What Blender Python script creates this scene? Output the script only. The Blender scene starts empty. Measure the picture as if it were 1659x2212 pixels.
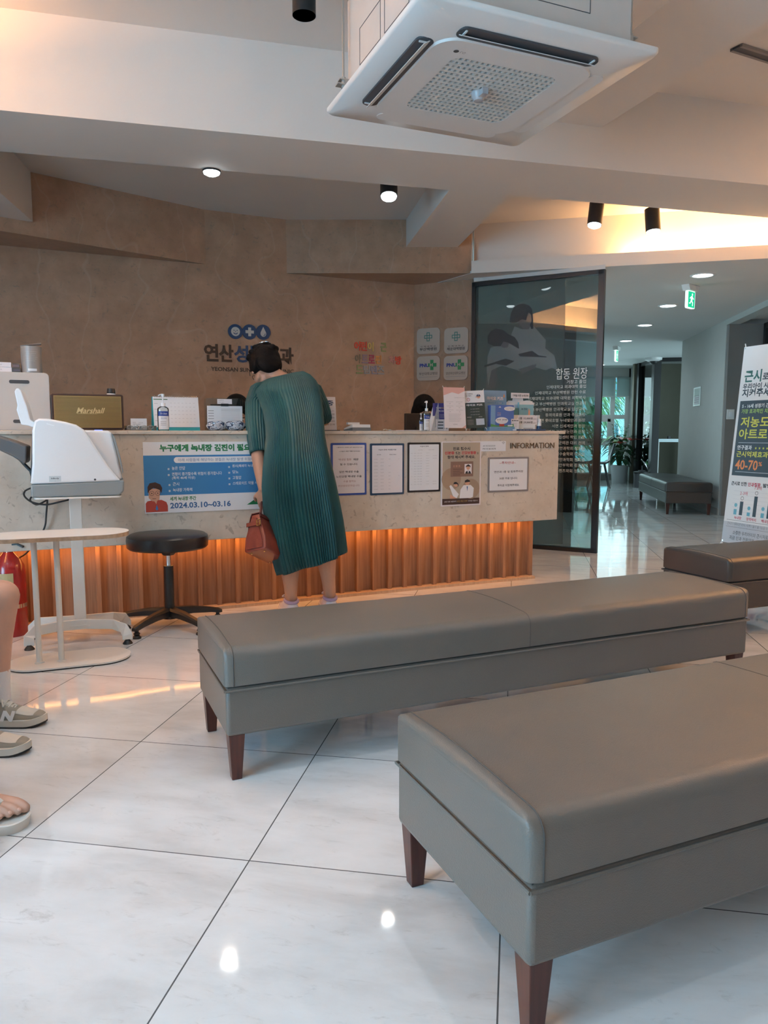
import bpy, bmesh, math, random
from mathutils import Vector, Matrix

# ---------------------------------------------------------------- camera
F_PX, PITCH, EYE = 1610.0, math.radians(6.09), 1.025
W_PX, H_PX = 1659, 2212
scene = bpy.context.scene
COL = scene.collection
cd = bpy.data.cameras.new('camera'); cam = bpy.data.objects.new('camera', cd); COL.objects.link(cam)
cd.sensor_fit = 'VERTICAL'; cd.sensor_height = 24.0; cd.lens = 24.0 * F_PX / H_PX
cd.clip_start = 0.02; cd.clip_end = 200
cam.location = (0, 0, EYE); cam.rotation_euler = (math.pi/2 - PITCH, 0, 0)
scene.camera = cam
scene.view_settings.view_transform = 'Standard'
scene.view_settings.look = 'None'
scene.view_settings.gamma = 1.0
scene.view_settings.use_curve_mapping = False
scene.view_settings.exposure = 0.22
# ---------------------------------------------------------------- world: bright overcast sky
wd = bpy.data.worlds.new('sky'); scene.world = wd; wd.use_nodes = True
bg = wd.node_tree.nodes['Background']
bg.inputs[0].default_value = (0.62, 0.90, 1.0, 1); bg.inputs[1].default_value = 2.8
# ---------------------------------------------------------------- lights
DAY = (0.36, 0.70, 1.0); WARM = (1.0, 0.47, 0.17); AMBER = (1.0, 0.36, 0.07); NEUT = (1.0, 0.86, 0.72); COOLW = (0.76, 0.89, 1.0)
def area(name, loc, aim, sx, sy, power, color, spread=180):
    l = bpy.data.lights.new(name, 'AREA'); l.shape = 'RECTANGLE'; l.size = sx; l.size_y = sy
    l.energy = power; l.color = color; l.spread = math.radians(spread)
    o = bpy.data.objects.new(name, l); COL.objects.link(o); o.location = loc
    d = Vector(aim) - Vector(loc); o.rotation_euler = d.to_track_quat('-Z', 'Y').to_euler(); return o
def lamp(name, loc, power, color, angle=120, blend=0.6, r=0.04, aim=None):
    l = bpy.data.lights.new(name, 'SPOT'); l.energy = power; l.color = color
    l.spot_size = math.radians(angle); l.spot_blend = blend; l.shadow_soft_size = r
    o = bpy.data.objects.new(name, l); COL.objects.link(o); o.location = loc
    if aim: o.rotation_euler = (Vector(aim) - Vector(loc)).to_track_quat('-Z', 'Y').to_euler()
    return o
P_WIN_LEFT = 200; P_WIN_FAR = 12; P_CEIL = 52
area('window_daylight', (-3.5, -1.1, 1.35), (0, 1.4, 0.3), 2.5, 2.1, P_WIN_LEFT, DAY)
area('far_window_daylight', (4.55, 15.7, 1.3), (3.6, 9.0, 0.6), 1.5, 1.7, P_WIN_FAR, (0.62, 0.92, 1.0))

# ---------------------------------------------------------------- picture geometry helpers
_c, _s = math.cos(PITCH), math.sin(PITCH)
def ray(px, py):
    x = (px - W_PX/2)/F_PX; y = -(py - H_PX/2)/F_PX
    return Vector((x, _c + y*_s, -_s + y*_c))
EYEP = Vector((0, 0, EYE))
def PZ(px, py, z=0.0):
    d = ray(px, py); return EYEP + d*((z-EYE)/d.z)
def PY(px, py, Y):
    d = ray(px, py); return EYEP + d*(Y/d.y)
def PV(px, py, a, b):
    d = ray(px, py); t = Vector((b[0]-a[0], b[1]-a[1])); n = Vector((-t.y, t.x))
    k = (Vector((a[0], a[1])).dot(n))/(d.x*n.x + d.y*n.y); return EYEP + d*k
def depth(p):
    return p[1]*_c - (p[2]-EYE)*_s
def S(p): return depth(p)/F_PX                       # metres per pixel there
def Wd(p, rot, px):                                  # width along direction rot that covers px pixels
    z = depth(p); return px*S(p)/(math.cos(rot) - p[0]/z*math.sin(rot)*_c)

# ---------------------------------------------------------------- materials
MATS = {}
def mat(name, col, rough=0.5, metal=0.0, emit=None, es=1.0, spec=0.5, var=0.06, vscale=6.0, bump=0.0, bscale=80.0, trans=0.0, alpha=1.0, coat=0.0, sheen=0.0):
    if name in MATS: return MATS[name]
    m = bpy.data.materials.new(name); m.use_nodes = True; nt = m.node_tree; N = nt.nodes; L = nt.links
    b = N['Principled BSDF']
    b.inputs['Roughness'].default_value = rough; b.inputs['Metallic'].default_value = metal
    b.inputs['Specular IOR Level'].default_value = spec
    b.inputs['Transmission Weight'].default_value = trans; b.inputs['Alpha'].default_value = alpha
    b.inputs['Coat Weight'].default_value = coat; b.inputs['Sheen Weight'].default_value = sheen
    c = (*col, 1)
    tc = N.new('ShaderNodeTexCoord')
    if var > 0:
        n = N.new('ShaderNodeTexNoise'); n.inputs['Scale'].default_value = vscale; n.inputs['Detail'].default_value = 4
        L.new(tc.outputs['Object'], n.inputs['Vector'])
        r = N.new('ShaderNodeValToRGB')
        r.color_ramp.elements[0].position = 0.3; r.color_ramp.elements[1].position = 0.7
        r.color_ramp.elements[0].color = (*[max(0, x*(1-var)) for x in col], 1)
        r.color_ramp.elements[1].color = (*[min(1, x*(1+var)) for x in col], 1)
        L.new(n.outputs['Fac'], r.inputs['Fac']); L.new(r.outputs['Color'], b.inputs['Base Color'])
    else: b.inputs['Base Color'].default_value = c
    if emit: b.inputs['Emission Color'].default_value = (*emit, 1); b.inputs['Emission Strength'].default_value = es
    if bump > 0:
        n2 = N.new('ShaderNodeTexNoise'); n2.inputs['Scale'].default_value = bscale; n2.inputs['Detail'].default_value = 3
        L.new(tc.outputs['Object'], n2.inputs['Vector'])
        bp = N.new('ShaderNodeBump'); bp.inputs['Strength'].default_value = bump; bp.inputs['Distance'].default_value = 0.004
        L.new(n2.outputs['Fac'], bp.inputs['Height']); L.new(bp.outputs['Normal'], b.inputs['Normal'])
    MATS[name] = m; return m

def floor_mat():
    m = bpy.data.materials.new('polished_tile'); m.use_nodes = True; N = m.node_tree.nodes; L = m.node_tree.links
    b = N['Principled BSDF']
    tc = N.new('ShaderNodeTexCoord'); mp = N.new('ShaderNodeMapping')
    a = 0.17443; ox, oy = -0.811, 2.390
    mp.inputs['Rotation'].default_value = (0, 0, a)
    mp.inputs['Location'].default_value = (-(math.cos(a)*ox - math.sin(a)*oy) + 30.0, -(math.sin(a)*ox + math.cos(a)*oy) + 30.0, 0)
    L.new(tc.outputs['Object'], mp.inputs['Vector'])
    sp = N.new('ShaderNodeSeparateXYZ'); L.new(mp.outputs['Vector'], sp.inputs[0])
    def mth(op, a, b2=None, c=None):
        n = N.new('ShaderNodeMath'); n.operation = op
        for i, v in enumerate((a, b2, c)):
            if v is None: continue
            if isinstance(v, (int, float)): n.inputs[i].default_value = v
            else: L.new(v, n.inputs[i])
        return n.outputs[0]
    masks = []; cells = []
    for ax in (0, 1):
        t = mth('DIVIDE', sp.outputs[ax], 0.6)
        fr = mth('FRACT', t); cells.append(mth('FLOOR', t))
        dd = mth('MINIMUM', fr, mth('SUBTRACT', 1.0, fr))
        masks.append(mth('LESS_THAN', dd, 0.0028))
    joint = mth('MAXIMUM', masks[0], masks[1])
    cell = mth('ADD', mth('MULTIPLY', cells[0], 3.7), mth('MULTIPLY', cells[1], 7.3))
    # streaky marble, shifted per tile
    off = N.new('ShaderNodeCombineXYZ'); L.new(cell, off.inputs[0]); L.new(mth('MULTIPLY', cell, 0.37), off.inputs[1])
    va = N.new('ShaderNodeVectorMath'); va.operation = 'ADD'; L.new(mp.outputs['Vector'], va.inputs[0]); L.new(off.outputs[0], va.inputs[1])
    mp2 = N.new('ShaderNodeMapping'); mp2.inputs['Rotation'].default_value = (0, 0, 0.5); mp2.inputs['Scale'].default_value = (1.6, 4.6, 1)
    L.new(va.outputs[0], mp2.inputs['Vector'])
    n1 = N.new('ShaderNodeTexNoise'); n1.inputs['Scale'].default_value = 1.3; n1.inputs['Detail'].default_value = 9; n1.inputs['Roughness'].default_value = 0.62; n1.inputs['Distortion'].default_value = 0.3
    L.new(mp2.outputs[0], n1.inputs['Vector'])
    r = N.new('ShaderNodeValToRGB'); e = r.color_ramp.elements
    e[0].position = 0.30; e[0].color = (0.54, 0.54, 0.535, 1); e[1].position = 0.72; e[1].color = (0.73, 0.735, 0.74, 1)
    x = r.color_ramp.elements.new(0.5); x.color = (0.66, 0.662, 0.66, 1)
    L.new(n1.outputs['Fac'], r.inputs['Fac'])
    n3 = N.new('ShaderNodeTexNoise'); n3.inputs['Scale'].default_value = 5.5; n3.inputs['Detail'].default_value = 10; n3.inputs['Roughness'].default_value = 0.75; n3.inputs['Distortion'].default_value = 1.4
    L.new(mp2.outputs[0], n3.inputs['Vector'])
    r3 = N.new('ShaderNodeValToRGB'); e3 = r3.color_ramp.elements
    e3[0].position = 0.57; e3[0].color = (0, 0, 0, 1); e3[1].position = 0.72; e3[1].color = (0.5, 0.5, 0.5, 1); L.new(n3.outputs['Fac'], r3.inputs['Fac'])
    m3 = N.new('ShaderNodeMixRGB'); m3.inputs[2].default_value = (0.38, 0.37, 0.35, 1); L.new(r3.outputs[0], m3.inputs[0]); L.new(r.outputs[0], m3.inputs[1])
    mx = N.new('ShaderNodeMixRGB'); mx.inputs[2].default_value = (0.10, 0.10, 0.10, 1)
    L.new(joint, mx.inputs[0]); L.new(m3.outputs[0], mx.inputs[1]); L.new(mx.outputs[0], b.inputs['Base Color'])
    rr = N.new('ShaderNodeMapRange'); rr.inputs[3].default_value = 0.03; rr.inputs[4].default_value = 0.08
    L.new(n1.outputs['Fac'], rr.inputs[0]); L.new(rr.outputs[0], b.inputs['Roughness'])
    b.inputs['IOR'].default_value = 1.55
    nb = N.new('ShaderNodeTexNoise'); nb.inputs['Scale'].default_value = 5.0; nb.inputs['Detail'].default_value = 1
    L.new(mp.outputs['Vector'], nb.inputs['Vector'])
    bp = N.new('ShaderNodeBump'); bp.inputs['Strength'].default_value = 0.04; bp.inputs['Distance'].default_value = 0.02
    L.new(nb.outputs['Fac'], bp.inputs['Height']); L.new(bp.outputs[0], b.inputs['Normal'])
    return m

def stone_mat(name, k=1.0, rough=0.28, c1=(0.50, 0.43, 0.355), c2=(0.66, 0.59, 0.505)):
    m = bpy.data.materials.new(name); m.use_nodes = True; N = m.node_tree.nodes; L = m.node_tree.links
    b = N['Principled BSDF']; b.inputs['Roughness'].default_value = rough
    tc = N.new('ShaderNodeTexCoord')
    n1 = N.new('ShaderNodeTexNoise'); n1.inputs['Scale'].default_value = 5; n1.inputs['Detail'].default_value = 8; n1.inputs['Roughness'].default_value = 0.65
    L.new(tc.outputs['Object'], n1.inputs['Vector'])
    r = N.new('ShaderNodeValToRGB'); e = r.color_ramp.elements
    e[0].position = 0.3; e[0].color = (*[v*k for v in c1], 1); e[1].position = 0.7; e[1].color = (*[v*k for v in c2], 1)
    L.new(n1.outputs['Fac'], r.inputs['Fac'])
    n2 = N.new('ShaderNodeTexNoise'); n2.inputs['Scale'].default_value = 26; n2.inputs['Detail'].default_value = 6; n2.inputs['Distortion'].default_value = 1.2
    L.new(tc.outputs['Object'], n2.inputs['Vector'])
    r2 = N.new('ShaderNodeValToRGB'); e = r2.color_ramp.elements
    e[0].position = 0.60; e[0].color = (0, 0, 0, 1); e[1].position = 0.70; e[1].color = (0.55, 0.55, 0.55, 1)
    L.new(n2.outputs['Fac'], r2.inputs['Fac'])
    mx = N.new('ShaderNodeMixRGB'); mx.inputs[2].default_value = (0.24*k, 0.20*k, 0.16*k, 1)
    L.new(r2.outputs[0], mx.inputs[0]); L.new(r.outputs[0], mx.inputs[1])
    # thin pale fossil veins
    w = N.new('ShaderNodeTexWave'); w.inputs['Scale'].default_value = 0.9; w.inputs['Distortion'].default_value = 14; w.inputs['Detail'].default_value = 3
    L.new(tc.outputs['Object'], w.inputs['Vector'])
    r3 = N.new('ShaderNodeValToRGB'); e = r3.color_ramp.elements
    e[0].position = 0.992; e[0].color = (0, 0, 0, 1); e[1].position = 1.0; e[1].color = (0.12, 0.12, 0.12, 1)
    L.new(w.outputs['Fac'], r3.inputs['Fac'])
    mx2 = N.new('ShaderNodeMixRGB'); mx2.inputs[2].default_value = (0.66*k, 0.60*k, 0.52*k, 1)
    L.new(r3.outputs[0], mx2.inputs[0]); L.new(mx.outputs[0], mx2.inputs[1]); L.new(mx2.outputs[0], b.inputs['Base Color'])
    return m

def wood_mat(name, c1, c2, rough=0.45, sc=(30, 30, 1.2)):
    m = bpy.data.materials.new(name); m.use_nodes = True; N = m.node_tree.nodes; L = m.node_tree.links
    b = N['Principled BSDF']; b.inputs['Roughness'].default_value = rough
    tc = N.new('ShaderNodeTexCoord'); mp = N.new('ShaderNodeMapping'); mp.inputs['Scale'].default_value = sc
    L.new(tc.outputs['Object'], mp.inputs[0])
    n = N.new('ShaderNodeTexNoise'); n.inputs['Scale'].default_value = 2.5; n.inputs['Detail'].default_value = 6
    L.new(mp.outputs[0], n.inputs['Vector'])
    r = N.new('ShaderNodeValToRGB'); e = r.color_ramp.elements
    e[0].position = 0.32; e[0].color = (*c1, 1); e[1].position = 0.68; e[1].color = (*c2, 1)
    L.new(n.outputs['Fac'], r.inputs['Fac']); L.new(r.outputs[0], b.inputs['Base Color'])
    return m

def glass_mat(name, tint, refl=0.06, rough=0.0):
    m = bpy.data.materials.new(name); m.use_nodes = True; N = m.node_tree.nodes; L = m.node_tree.links
    N.remove(N['Principled BSDF']); out = N['Material Output']
    t = N.new('ShaderNodeBsdfTransparent'); t.inputs[0].default_value = (*tint, 1)
    g = N.new('ShaderNodeBsdfGlossy'); g.inputs['Roughness'].default_value = rough
    fr = N.new('ShaderNodeFresnel'); fr.inputs[0].default_value = 1.5
    ad = N.new('ShaderNodeMath'); ad.operation = 'ADD'; ad.inputs[1].default_value = refl; L.new(fr.outputs[0], ad.inputs[0])
    mx = N.new('ShaderNodeMixShader'); L.new(ad.outputs[0], mx.inputs[0]); L.new(t.outputs[0], mx.inputs[1]); L.new(g.outputs[0], mx.inputs[2])
    L.new(mx.outputs[0], out.inputs[0]); return m

def pleat_mat():
    m = bpy.data.materials.new('pleated_green_fabric'); m.use_nodes = True; N = m.node_tree.nodes; L = m.node_tree.links
    b = N['Principled BSDF']; b.inputs['Roughness'].default_value = 0.55; b.inputs['Sheen Weight'].default_value = 0.05
    tc = N.new('ShaderNodeTexCoord'); n = N.new('ShaderNodeTexNoise'); n.inputs['Scale'].default_value = 4
    L.new(tc.outputs['Object'], n.inputs['Vector'])
    r = N.new('ShaderNodeValToRGB'); e = r.color_ramp.elements
    e[0].position = 0.35; e[0].color = (0.001, 0.046, 0.052, 1); e[1].position = 0.65; e[1].color = (0.002, 0.075, 0.082, 1)
    L.new(n.outputs['Fac'], r.inputs['Fac']); L.new(r.outputs[0], b.inputs['Base Color'])
    return m

PAINT = mat('ceiling_paint', (0.67, 0.640, 0.605), 0.75, var=0.015, vscale=2)
PAINTW = mat('corridor_paint', (0.60, 0.61, 0.60), 0.7, var=0.015, vscale=2)
GREYWALL = mat('grey_wall', (0.24, 0.22, 0.21), 0.6, var=0.03)
GREENWALL = mat('green_grey_wall', (0.30, 0.33, 0.31), 0.6, var=0.03)
BLACKF = mat('black_frame', (0.012, 0.011, 0.012), 0.35, var=0)
BLACK = mat('black_plastic', (0.015, 0.015, 0.016), 0.4, var=0)
DARKG = mat('dark_grey', (0.06, 0.06, 0.065), 0.45, var=0)
WHITE = mat('white_paint', (0.78, 0.78, 0.77), 0.4, var=0.01)
WHITEG = mat('white_gloss_plastic', (0.80, 0.81, 0.83), 0.2, var=0.01)
PAPER = mat('white_paper', (0.74, 0.74, 0.76), 0.6, var=0.01)
PAPERP = mat('pinkish_paper', (0.72, 0.68, 0.70), 0.6, var=0.01)
INK = mat('black_ink', (0.02, 0.02, 0.025), 0.6, var=0)
GINK = mat('grey_ink', (0.30, 0.29, 0.30), 0.6, var=0)
CHROME = mat('chrome', (0.75, 0.75, 0.76), 0.15, 1.0, var=0)
GALV = mat('galvanised_steel', (0.45, 0.43, 0.40), 0.35, 0.8, var=0.1)
STONE = stone_mat('beige_limestone'); STONEW = stone_mat('beige_limestone_wall', 0.85, 0.30, (0.37, 0.228, 0.145), (0.52, 0.335, 0.225))
WOOD = wood_mat('orange_wood', (0.26, 0.135, 0.075), (0.38, 0.21, 0.12))
DKWOOD = wood_mat('dark_cherry_wood', (0.045, 0.012, 0.009), (0.085, 0.024, 0.017), 0.3)
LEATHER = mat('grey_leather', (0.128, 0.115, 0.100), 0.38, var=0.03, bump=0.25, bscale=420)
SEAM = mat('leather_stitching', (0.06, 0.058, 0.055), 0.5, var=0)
FLOOR = floor_mat()
PLEAT = pleat_mat()

# ---------------------------------------------------------------- mesh builder
_tcache = {}
def text_mesh(s, bold):
    k = (s, bold)
    if k in _tcache: return _tcache[k]
    cu = bpy.data.curves.new('lettering', 'FONT'); cu.body = s; cu.size = 1.0; cu.offset = bold; cu.resolution_u = 2
    ob = bpy.data.objects.new('lettering', cu)
    me = bpy.data.meshes.new_from_object(ob)
    vs = [(v.co.x, v.co.y) for v in me.vertices]; fs = [tuple(p.vertices) for p in me.polygons]
    bpy.data.objects.remove(ob); bpy.data.curves.remove(cu); bpy.data.meshes.remove(me)
    if not vs: vs = [(0, 0)]
    x0 = min(v[0] for v in vs); x1 = max(v[0] for v in vs); y0 = min(v[1] for v in vs); y1 = max(v[1] for v in vs)
    _tcache[k] = (vs, fs, x0, x1, y0, y1); return _tcache[k]

class MB:
    def __init__(s): s.v = []; s.f = []; s.m = []; s.mats = []; s.M = Matrix(); s.sm = []
    def mi(s, m):
        if m not in s.mats: s.mats.append(m)
        return s.mats.index(m)
    def add(s, vs, fs, m, smooth=False):
        o = len(s.v); i = s.mi(m)
        for v in vs: s.v.append(s.M @ Vector(v))
        for f in fs: s.f.append([o+a for a in f]); s.m.append(i); s.sm.append(smooth)
        return s
    def box(s, x0, x1, y0, y1, z0, z1, m):
        vs = [(x, y, z) for z in (z0, z1) for y in (y0, y1) for x in (x0, x1)]
        return s.add(vs, [(0,2,3,1),(4,5,7,6),(0,1,5,4),(2,6,7,3),(0,4,6,2),(1,3,7,5)], m)
    def taperbox(s, c, w0, d0, w1, d1, z0, z1, m, sh=(0, 0)):   # bottom w0,d0 ; top w1,d1
        x, y = c
        vs = [(x+a*w0/2+sh[0], y+b*d0/2+sh[1], z0) for b in (-1, 1) for a in (-1, 1)] + [(x+a*w1/2, y+b*d1/2, z1) for b in (-1, 1) for a in (-1, 1)]
        return s.add(vs, [(0,2,3,1),(4,5,7,6),(0,1,5,4),(2,6,7,3),(0,4,6,2),(1,3,7,5)], m)
    def prism(s, poly, a0, a1, m, axis='z', smooth=False):
        def P(p, a):
            return {'z': (p[0], p[1], a), 'y': (p[0], a, p[1]), 'x': (a, p[0], p[1])}[axis]
        n = len(poly); vs = [P(p, a0) for p in poly] + [P(p, a1) for p in poly]
        fs = [tuple(range(n))[::-1], tuple(range(n, 2*n))] + [(i, (i+1) % n, n+(i+1) % n, n+i) for i in range(n)]
        return s.add(vs, fs, m, smooth)
    def flat(s, poly, y, m):                                   # printed shape on a face looking to -Y
        return s.add([(p[0], y, p[1]) for p in poly], [tuple(range(len(poly)))], m)
    def rect(s, x0, x1, z0, z1, y, m): return s.flat([(x0, z0), (x1, z0), (x1, z1), (x0, z1)], y, m)
    def disc(s, x, z, r, y, m, n=24, rz=None):
        rz = rz or r; return s.flat([(x+r*math.cos(2*math.pi*i/n), z+rz*math.sin(2*math.pi*i/n)) for i in range(n)], y, m)
    def ring(s, x, z, r, w, y, m, n=24):
        vs = []; fs = []
        for i in range(n):
            a = 2*math.pi*i/n; vs += [(x+r*math.cos(a), y, z+r*math.sin(a)), (x+(r-w)*math.cos(a), y, z+(r-w)*math.sin(a))]
            j = (i+1) % n; fs.append((2*i, 2*j, 2*j+1, 2*i+1))
        return s.add(vs, fs, m)
    def loft(s, rings, m, cap=True, smooth=True, close=True):
        n = len(rings[0]); vs = [p for r in rings for p in r]; fs = []
        for k in range(len(rings)-1):
            for i in range(n if close else n-1):
                j = (i+1) % n; fs.append((k*n+i, k*n+j, (k+1)*n+j, (k+1)*n+i))
        if cap: fs.append(tuple(range(n))[::-1]); fs.append(tuple(range((len(rings)-1)*n, len(rings)*n)))
        return s.add(vs, fs, m, smooth)
    def lathe(s, prof, m, c=(0, 0, 0), n=28, smooth=True):
        rings = [[(c[0]+r*math.cos(2*math.pi*i/n), c[1]+r*math.sin(2*math.pi*i/n), c[2]+z) for i in range(n)] for r, z in prof]
        return s.loft(rings, m, smooth=smooth)
    def cyl(s, p0, p1, r, m, r2=None, n=20, smooth=True):
        return s.tube([p0, p1], [r, r if r2 is None else r2], m, n, smooth)
    def tube(s, path, r, m, n=10, smooth=True, sub=0, flatz=1.0):
        P = [Vector(p) for p in path]; R = r if isinstance(r, (list, tuple)) else [r]*len(P)
        if sub:
            Q = []; T = []
            for i in range(len(P)-1):
                a = P[max(i-1, 0)]; b = P[i]; c = P[i+1]; d = P[min(i+2, len(P)-1)]
                for k in range(sub):
                    t = k/sub; t2 = t*t; t3 = t2*t
                    Q.append(0.5*((2*b) + (c-a)*t + (2*a-5*b+4*c-d)*t2 + (3*b-3*c+d-a)*t3)); T.append(R[i]*(1-t)+R[i+1]*t)
            Q.append(P[-1]); T.append(R[-1]); P = Q; R = T
        rings = []; up = None
        for i, p in enumerate(P):
            t = (P[min(i+1, len(P)-1)] - P[max(i-1, 0)]).normalized()
            if up is None: up = Vector((0, 0, 1)) if abs(t.z) < 0.9 else Vector((1, 0, 0))
            a = t.cross(up)
            if a.length < 1e-5: a = t.orthogonal()
            a.normalize(); b = a.cross(t).normalized(); up = b
            rings.append([p + a*R[i]*math.cos(2*math.pi*k/n) + b*R[i]*flatz*math.sin(2*math.pi*k/n) for k in range(n)])
        return s.loft(rings, m, smooth=smooth)
    def ellip(s, c, r, m, n=20, k=12, smooth=True):
        rings = []
        for j in range(1, k):
            t = math.pi*j/k
            rings.append([(c[0]+r[0]*math.sin(t)*math.cos(2*math.pi*i/n), c[1]+r[1]*math.sin(t)*math.sin(2*math.pi*i/n), c[2]-r[2]*math.cos(t)) for i in range(n)])
        return s.loft(rings, m, smooth=smooth)
    def text(s, t, x, z, h, m, w=None, y=0.0, align='L', bold=0.0, ext=0.0):
        vs, fs, x0, x1, y0, y1 = text_mesh(t, bold)
        sc = h/max(y1-y0, 1e-6); sx = sc if w is None else w/max(x1-x0, 1e-6)
        wid = (x1-x0)*sx; ox = {'L': 0, 'C': -wid/2, 'R': -wid}[align]
        V = [(x+ox+(a-x0)*sx, y, z+(b-y0)*sc) for a, b in vs]
        s.add(V, fs, m)
        if ext:
            n = len(V); V2 = [(a, b-ext, c) for a, b, c in V]
            from collections import Counter
            ed = Counter(); 
            for f in fs:
                for i in range(len(f)):
                    a, b = f[i], f[(i+1) % len(f)]; ed[(min(a, b), max(a, b))] += 1
            fs2 = [tuple(q+n for q in f) for f in fs] + [(a, b, b+n, a+n) for (a, b), c in ed.items() if c == 1]
            s.add(V+V2, fs2, m)
        return s
    def build(s, name, parent=None, loc=(0, 0, 0), rz=0.0, bevel=0.0, seg=2, angle=35, recalc=True, rot=None):
        me = bpy.data.meshes.new(name); me.from_pydata([tuple(v) for v in s.v], [], s.f)
        for m in s.mats: me.materials.append(m)
        me.polygons.foreach_set('material_index', s.m); me.polygons.foreach_set('use_smooth', s.sm)
        if recalc:
            bm = bmesh.new(); bm.from_mesh(me); bmesh.ops.recalc_face_normals(bm, faces=bm.faces); bm.to_mesh(me); bm.free()
        me.update()
        if any(s.sm) : me.set_sharp_from_angle(angle=math.radians(angle))
        o = bpy.data.objects.new(name, me); COL.objects.link(o); o.location = loc
        o.rotation_euler = rot if rot else (0, 0, rz)
        if parent: o.parent = parent
        if bevel:
            b = o.modifiers.new('bevel', 'BEVEL'); b.width = bevel; b.segments = seg; b.limit_method = 'ANGLE'; b.angle_limit = math.radians(40)
            if seg > 2:
                for p in me.polygons: p.use_smooth = True
                me.set_sharp_from_angle(angle=math.radians(80))
        return o

def rrect(x0, x1, y0, y1, r, n=5):
    pts = []
    for cx, cy, a in ((x1-r, y1-r, 0), (x0+r, y1-r, 90), (x0+r, y0+r, 180), (x1-r, y0+r, 270)):
        for i in range(n+1):
            t = math.radians(a + 90*i/n); pts.append((cx+r*math.cos(t), cy+r*math.sin(t)))
    return pts
def thing(name, label, cat, loc=(0, 0, 0), rz=0.0, group=None, rot=None):
    o = bpy.data.objects.new(name, None); COL.objects.link(o); o.empty_display_size = 0.1
    o.location = loc; o.rotation_euler = rot if rot else (0, 0, rz)
    o['label'] = label; o['category'] = cat
    if group: o['group'] = group
    return o
def tag(o, label, cat, group=None):
    o['label'] = label; o['category'] = cat
    if group: o['group'] = group
    return o
def struct(o, label=None):
    o['kind'] = 'structure'
    if label: o['label'] = label
    return o
def copy_tree(o, parent=None):
    c = o.copy(); COL.objects.link(c); c.parent = parent
    for ch in list(o.children): copy_tree(ch, c)
    return c
# ================================================================= room shell
CROT = math.radians(24.568)                      # direction of the counter
CD = Vector((math.cos(CROT), math.sin(CROT), 0)); CN = Vector((-math.sin(CROT), math.cos(CROT), 0))
CO = Vector((1.05, 5.21, 0))                     # right end of the counter's wooden base
Z_LOW, Z_MID, Z_BEAM, Z_HIGH = 2.39, 2.84, 2.61, 3.09

fl = MB(); fl.box(-5.5, 8.5, -3.5, 17.2, -0.1, 0.0, FLOOR); struct(fl.build('floor'))

def slab(poly, z0, z1, m): return MB().prism(poly, z0, z1, m)
def vwall(pts, z0, z1, m, t=0.12, side=1):
    """vertical wall along a list of floor points, thickness t to the left of the direction"""
    mb = MB()
    for a, b in zip(pts[:-1], pts[1:]):
        a = Vector((a[0], a[1])); b = Vector((b[0], b[1])); d = (b-a).normalized(); n = Vector((-d.y, d.x))*t*side
        mb.prism([a, b, b+n, a+n], z0, z1, m)
    return mb

WC = Vector((0.283, 7.133, 0))                   # corner of the stone wall
WLs = WC - CD*4.75                               # far left end of the lower stone wall
GR = math.radians(-28.655); GD = Vector((math.cos(GR), math.sin(GR), 0))
WE = WC + GD*0.585                               # where the stone ends and the glass starts
# lower stone wall: runs behind the counter, turns at the corner
struct(vwall([WLs, WC, WE], 0, 2.9, STONEW, 0.14, 1).build('wall_back'))
# upper stone cladding, left: leans out of the wall towards the camera
uL0 = WC - CD*1.93                               # point where the leaning cladding dies into the wall (px 445)
uLd = Vector((math.cos(math.radians(41.28)), math.sin(math.radians(41.28)), 0))
uL1 = uL0 - uLd*2.2
mb = MB(); back = uL0 - CD*2.3
mb.prism([tuple(uL0[:2]), tuple(uL1[:2]), tuple(back[:2])], 2.405, 2.86, STONEW)
struct(mb.build('wall_upper_left'))
uR0 = WC - CD*1.235
mb = MB(); mb.prism([(uR0.x, uR0.y), (0.752, uR0.y), (WE.x, WE.y+0.02), (WC.x, WC.y)], 2.393, 2.86, STONEW)
struct(mb.build('wall_upper_right'))
# left, rear and right walls of the waiting room
mb = MB(); WY0, WY1 = -2.4, 0.2
mb.box(-3.75, -3.6, -3.4, WY0, 0, 3.2, PAINT); mb.box(-3.75, -3.6, WY1, 5.4, 0, 3.2, PAINT)
mb.box(-3.75, -3.6, WY0, WY1, 0, 0.2, PAINT); mb.box(-3.75, -3.6, WY0, WY1, 2.45, 3.2, PAINT)
struct(mb.build('wall_left'))
struct(MB().box(-3.75, 6.2, -3.4, -3.25, 0, 3.2, PAINT).build('wall_rear'))
struct(MB().box(6.05, 6.2, -3.25, 9.2, 0, 3.2, PAINT).build('wall_right'))
# window in the left wall
wn = bpy.data.objects.new('window_1', None); COL.objects.link(wn); struct(wn)
mb = MB()
for y in (-2.4, -1.55, -0.7, 0.14): mb.box(-3.72, -3.66, y, y+0.06, 0.2, 2.45, WHITE)
for z in (0.2, 2.39): mb.box(-3.72, -3.66, WY0, WY1, z, z+0.06, WHITE)
mb.build('window_frame', wn)

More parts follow.
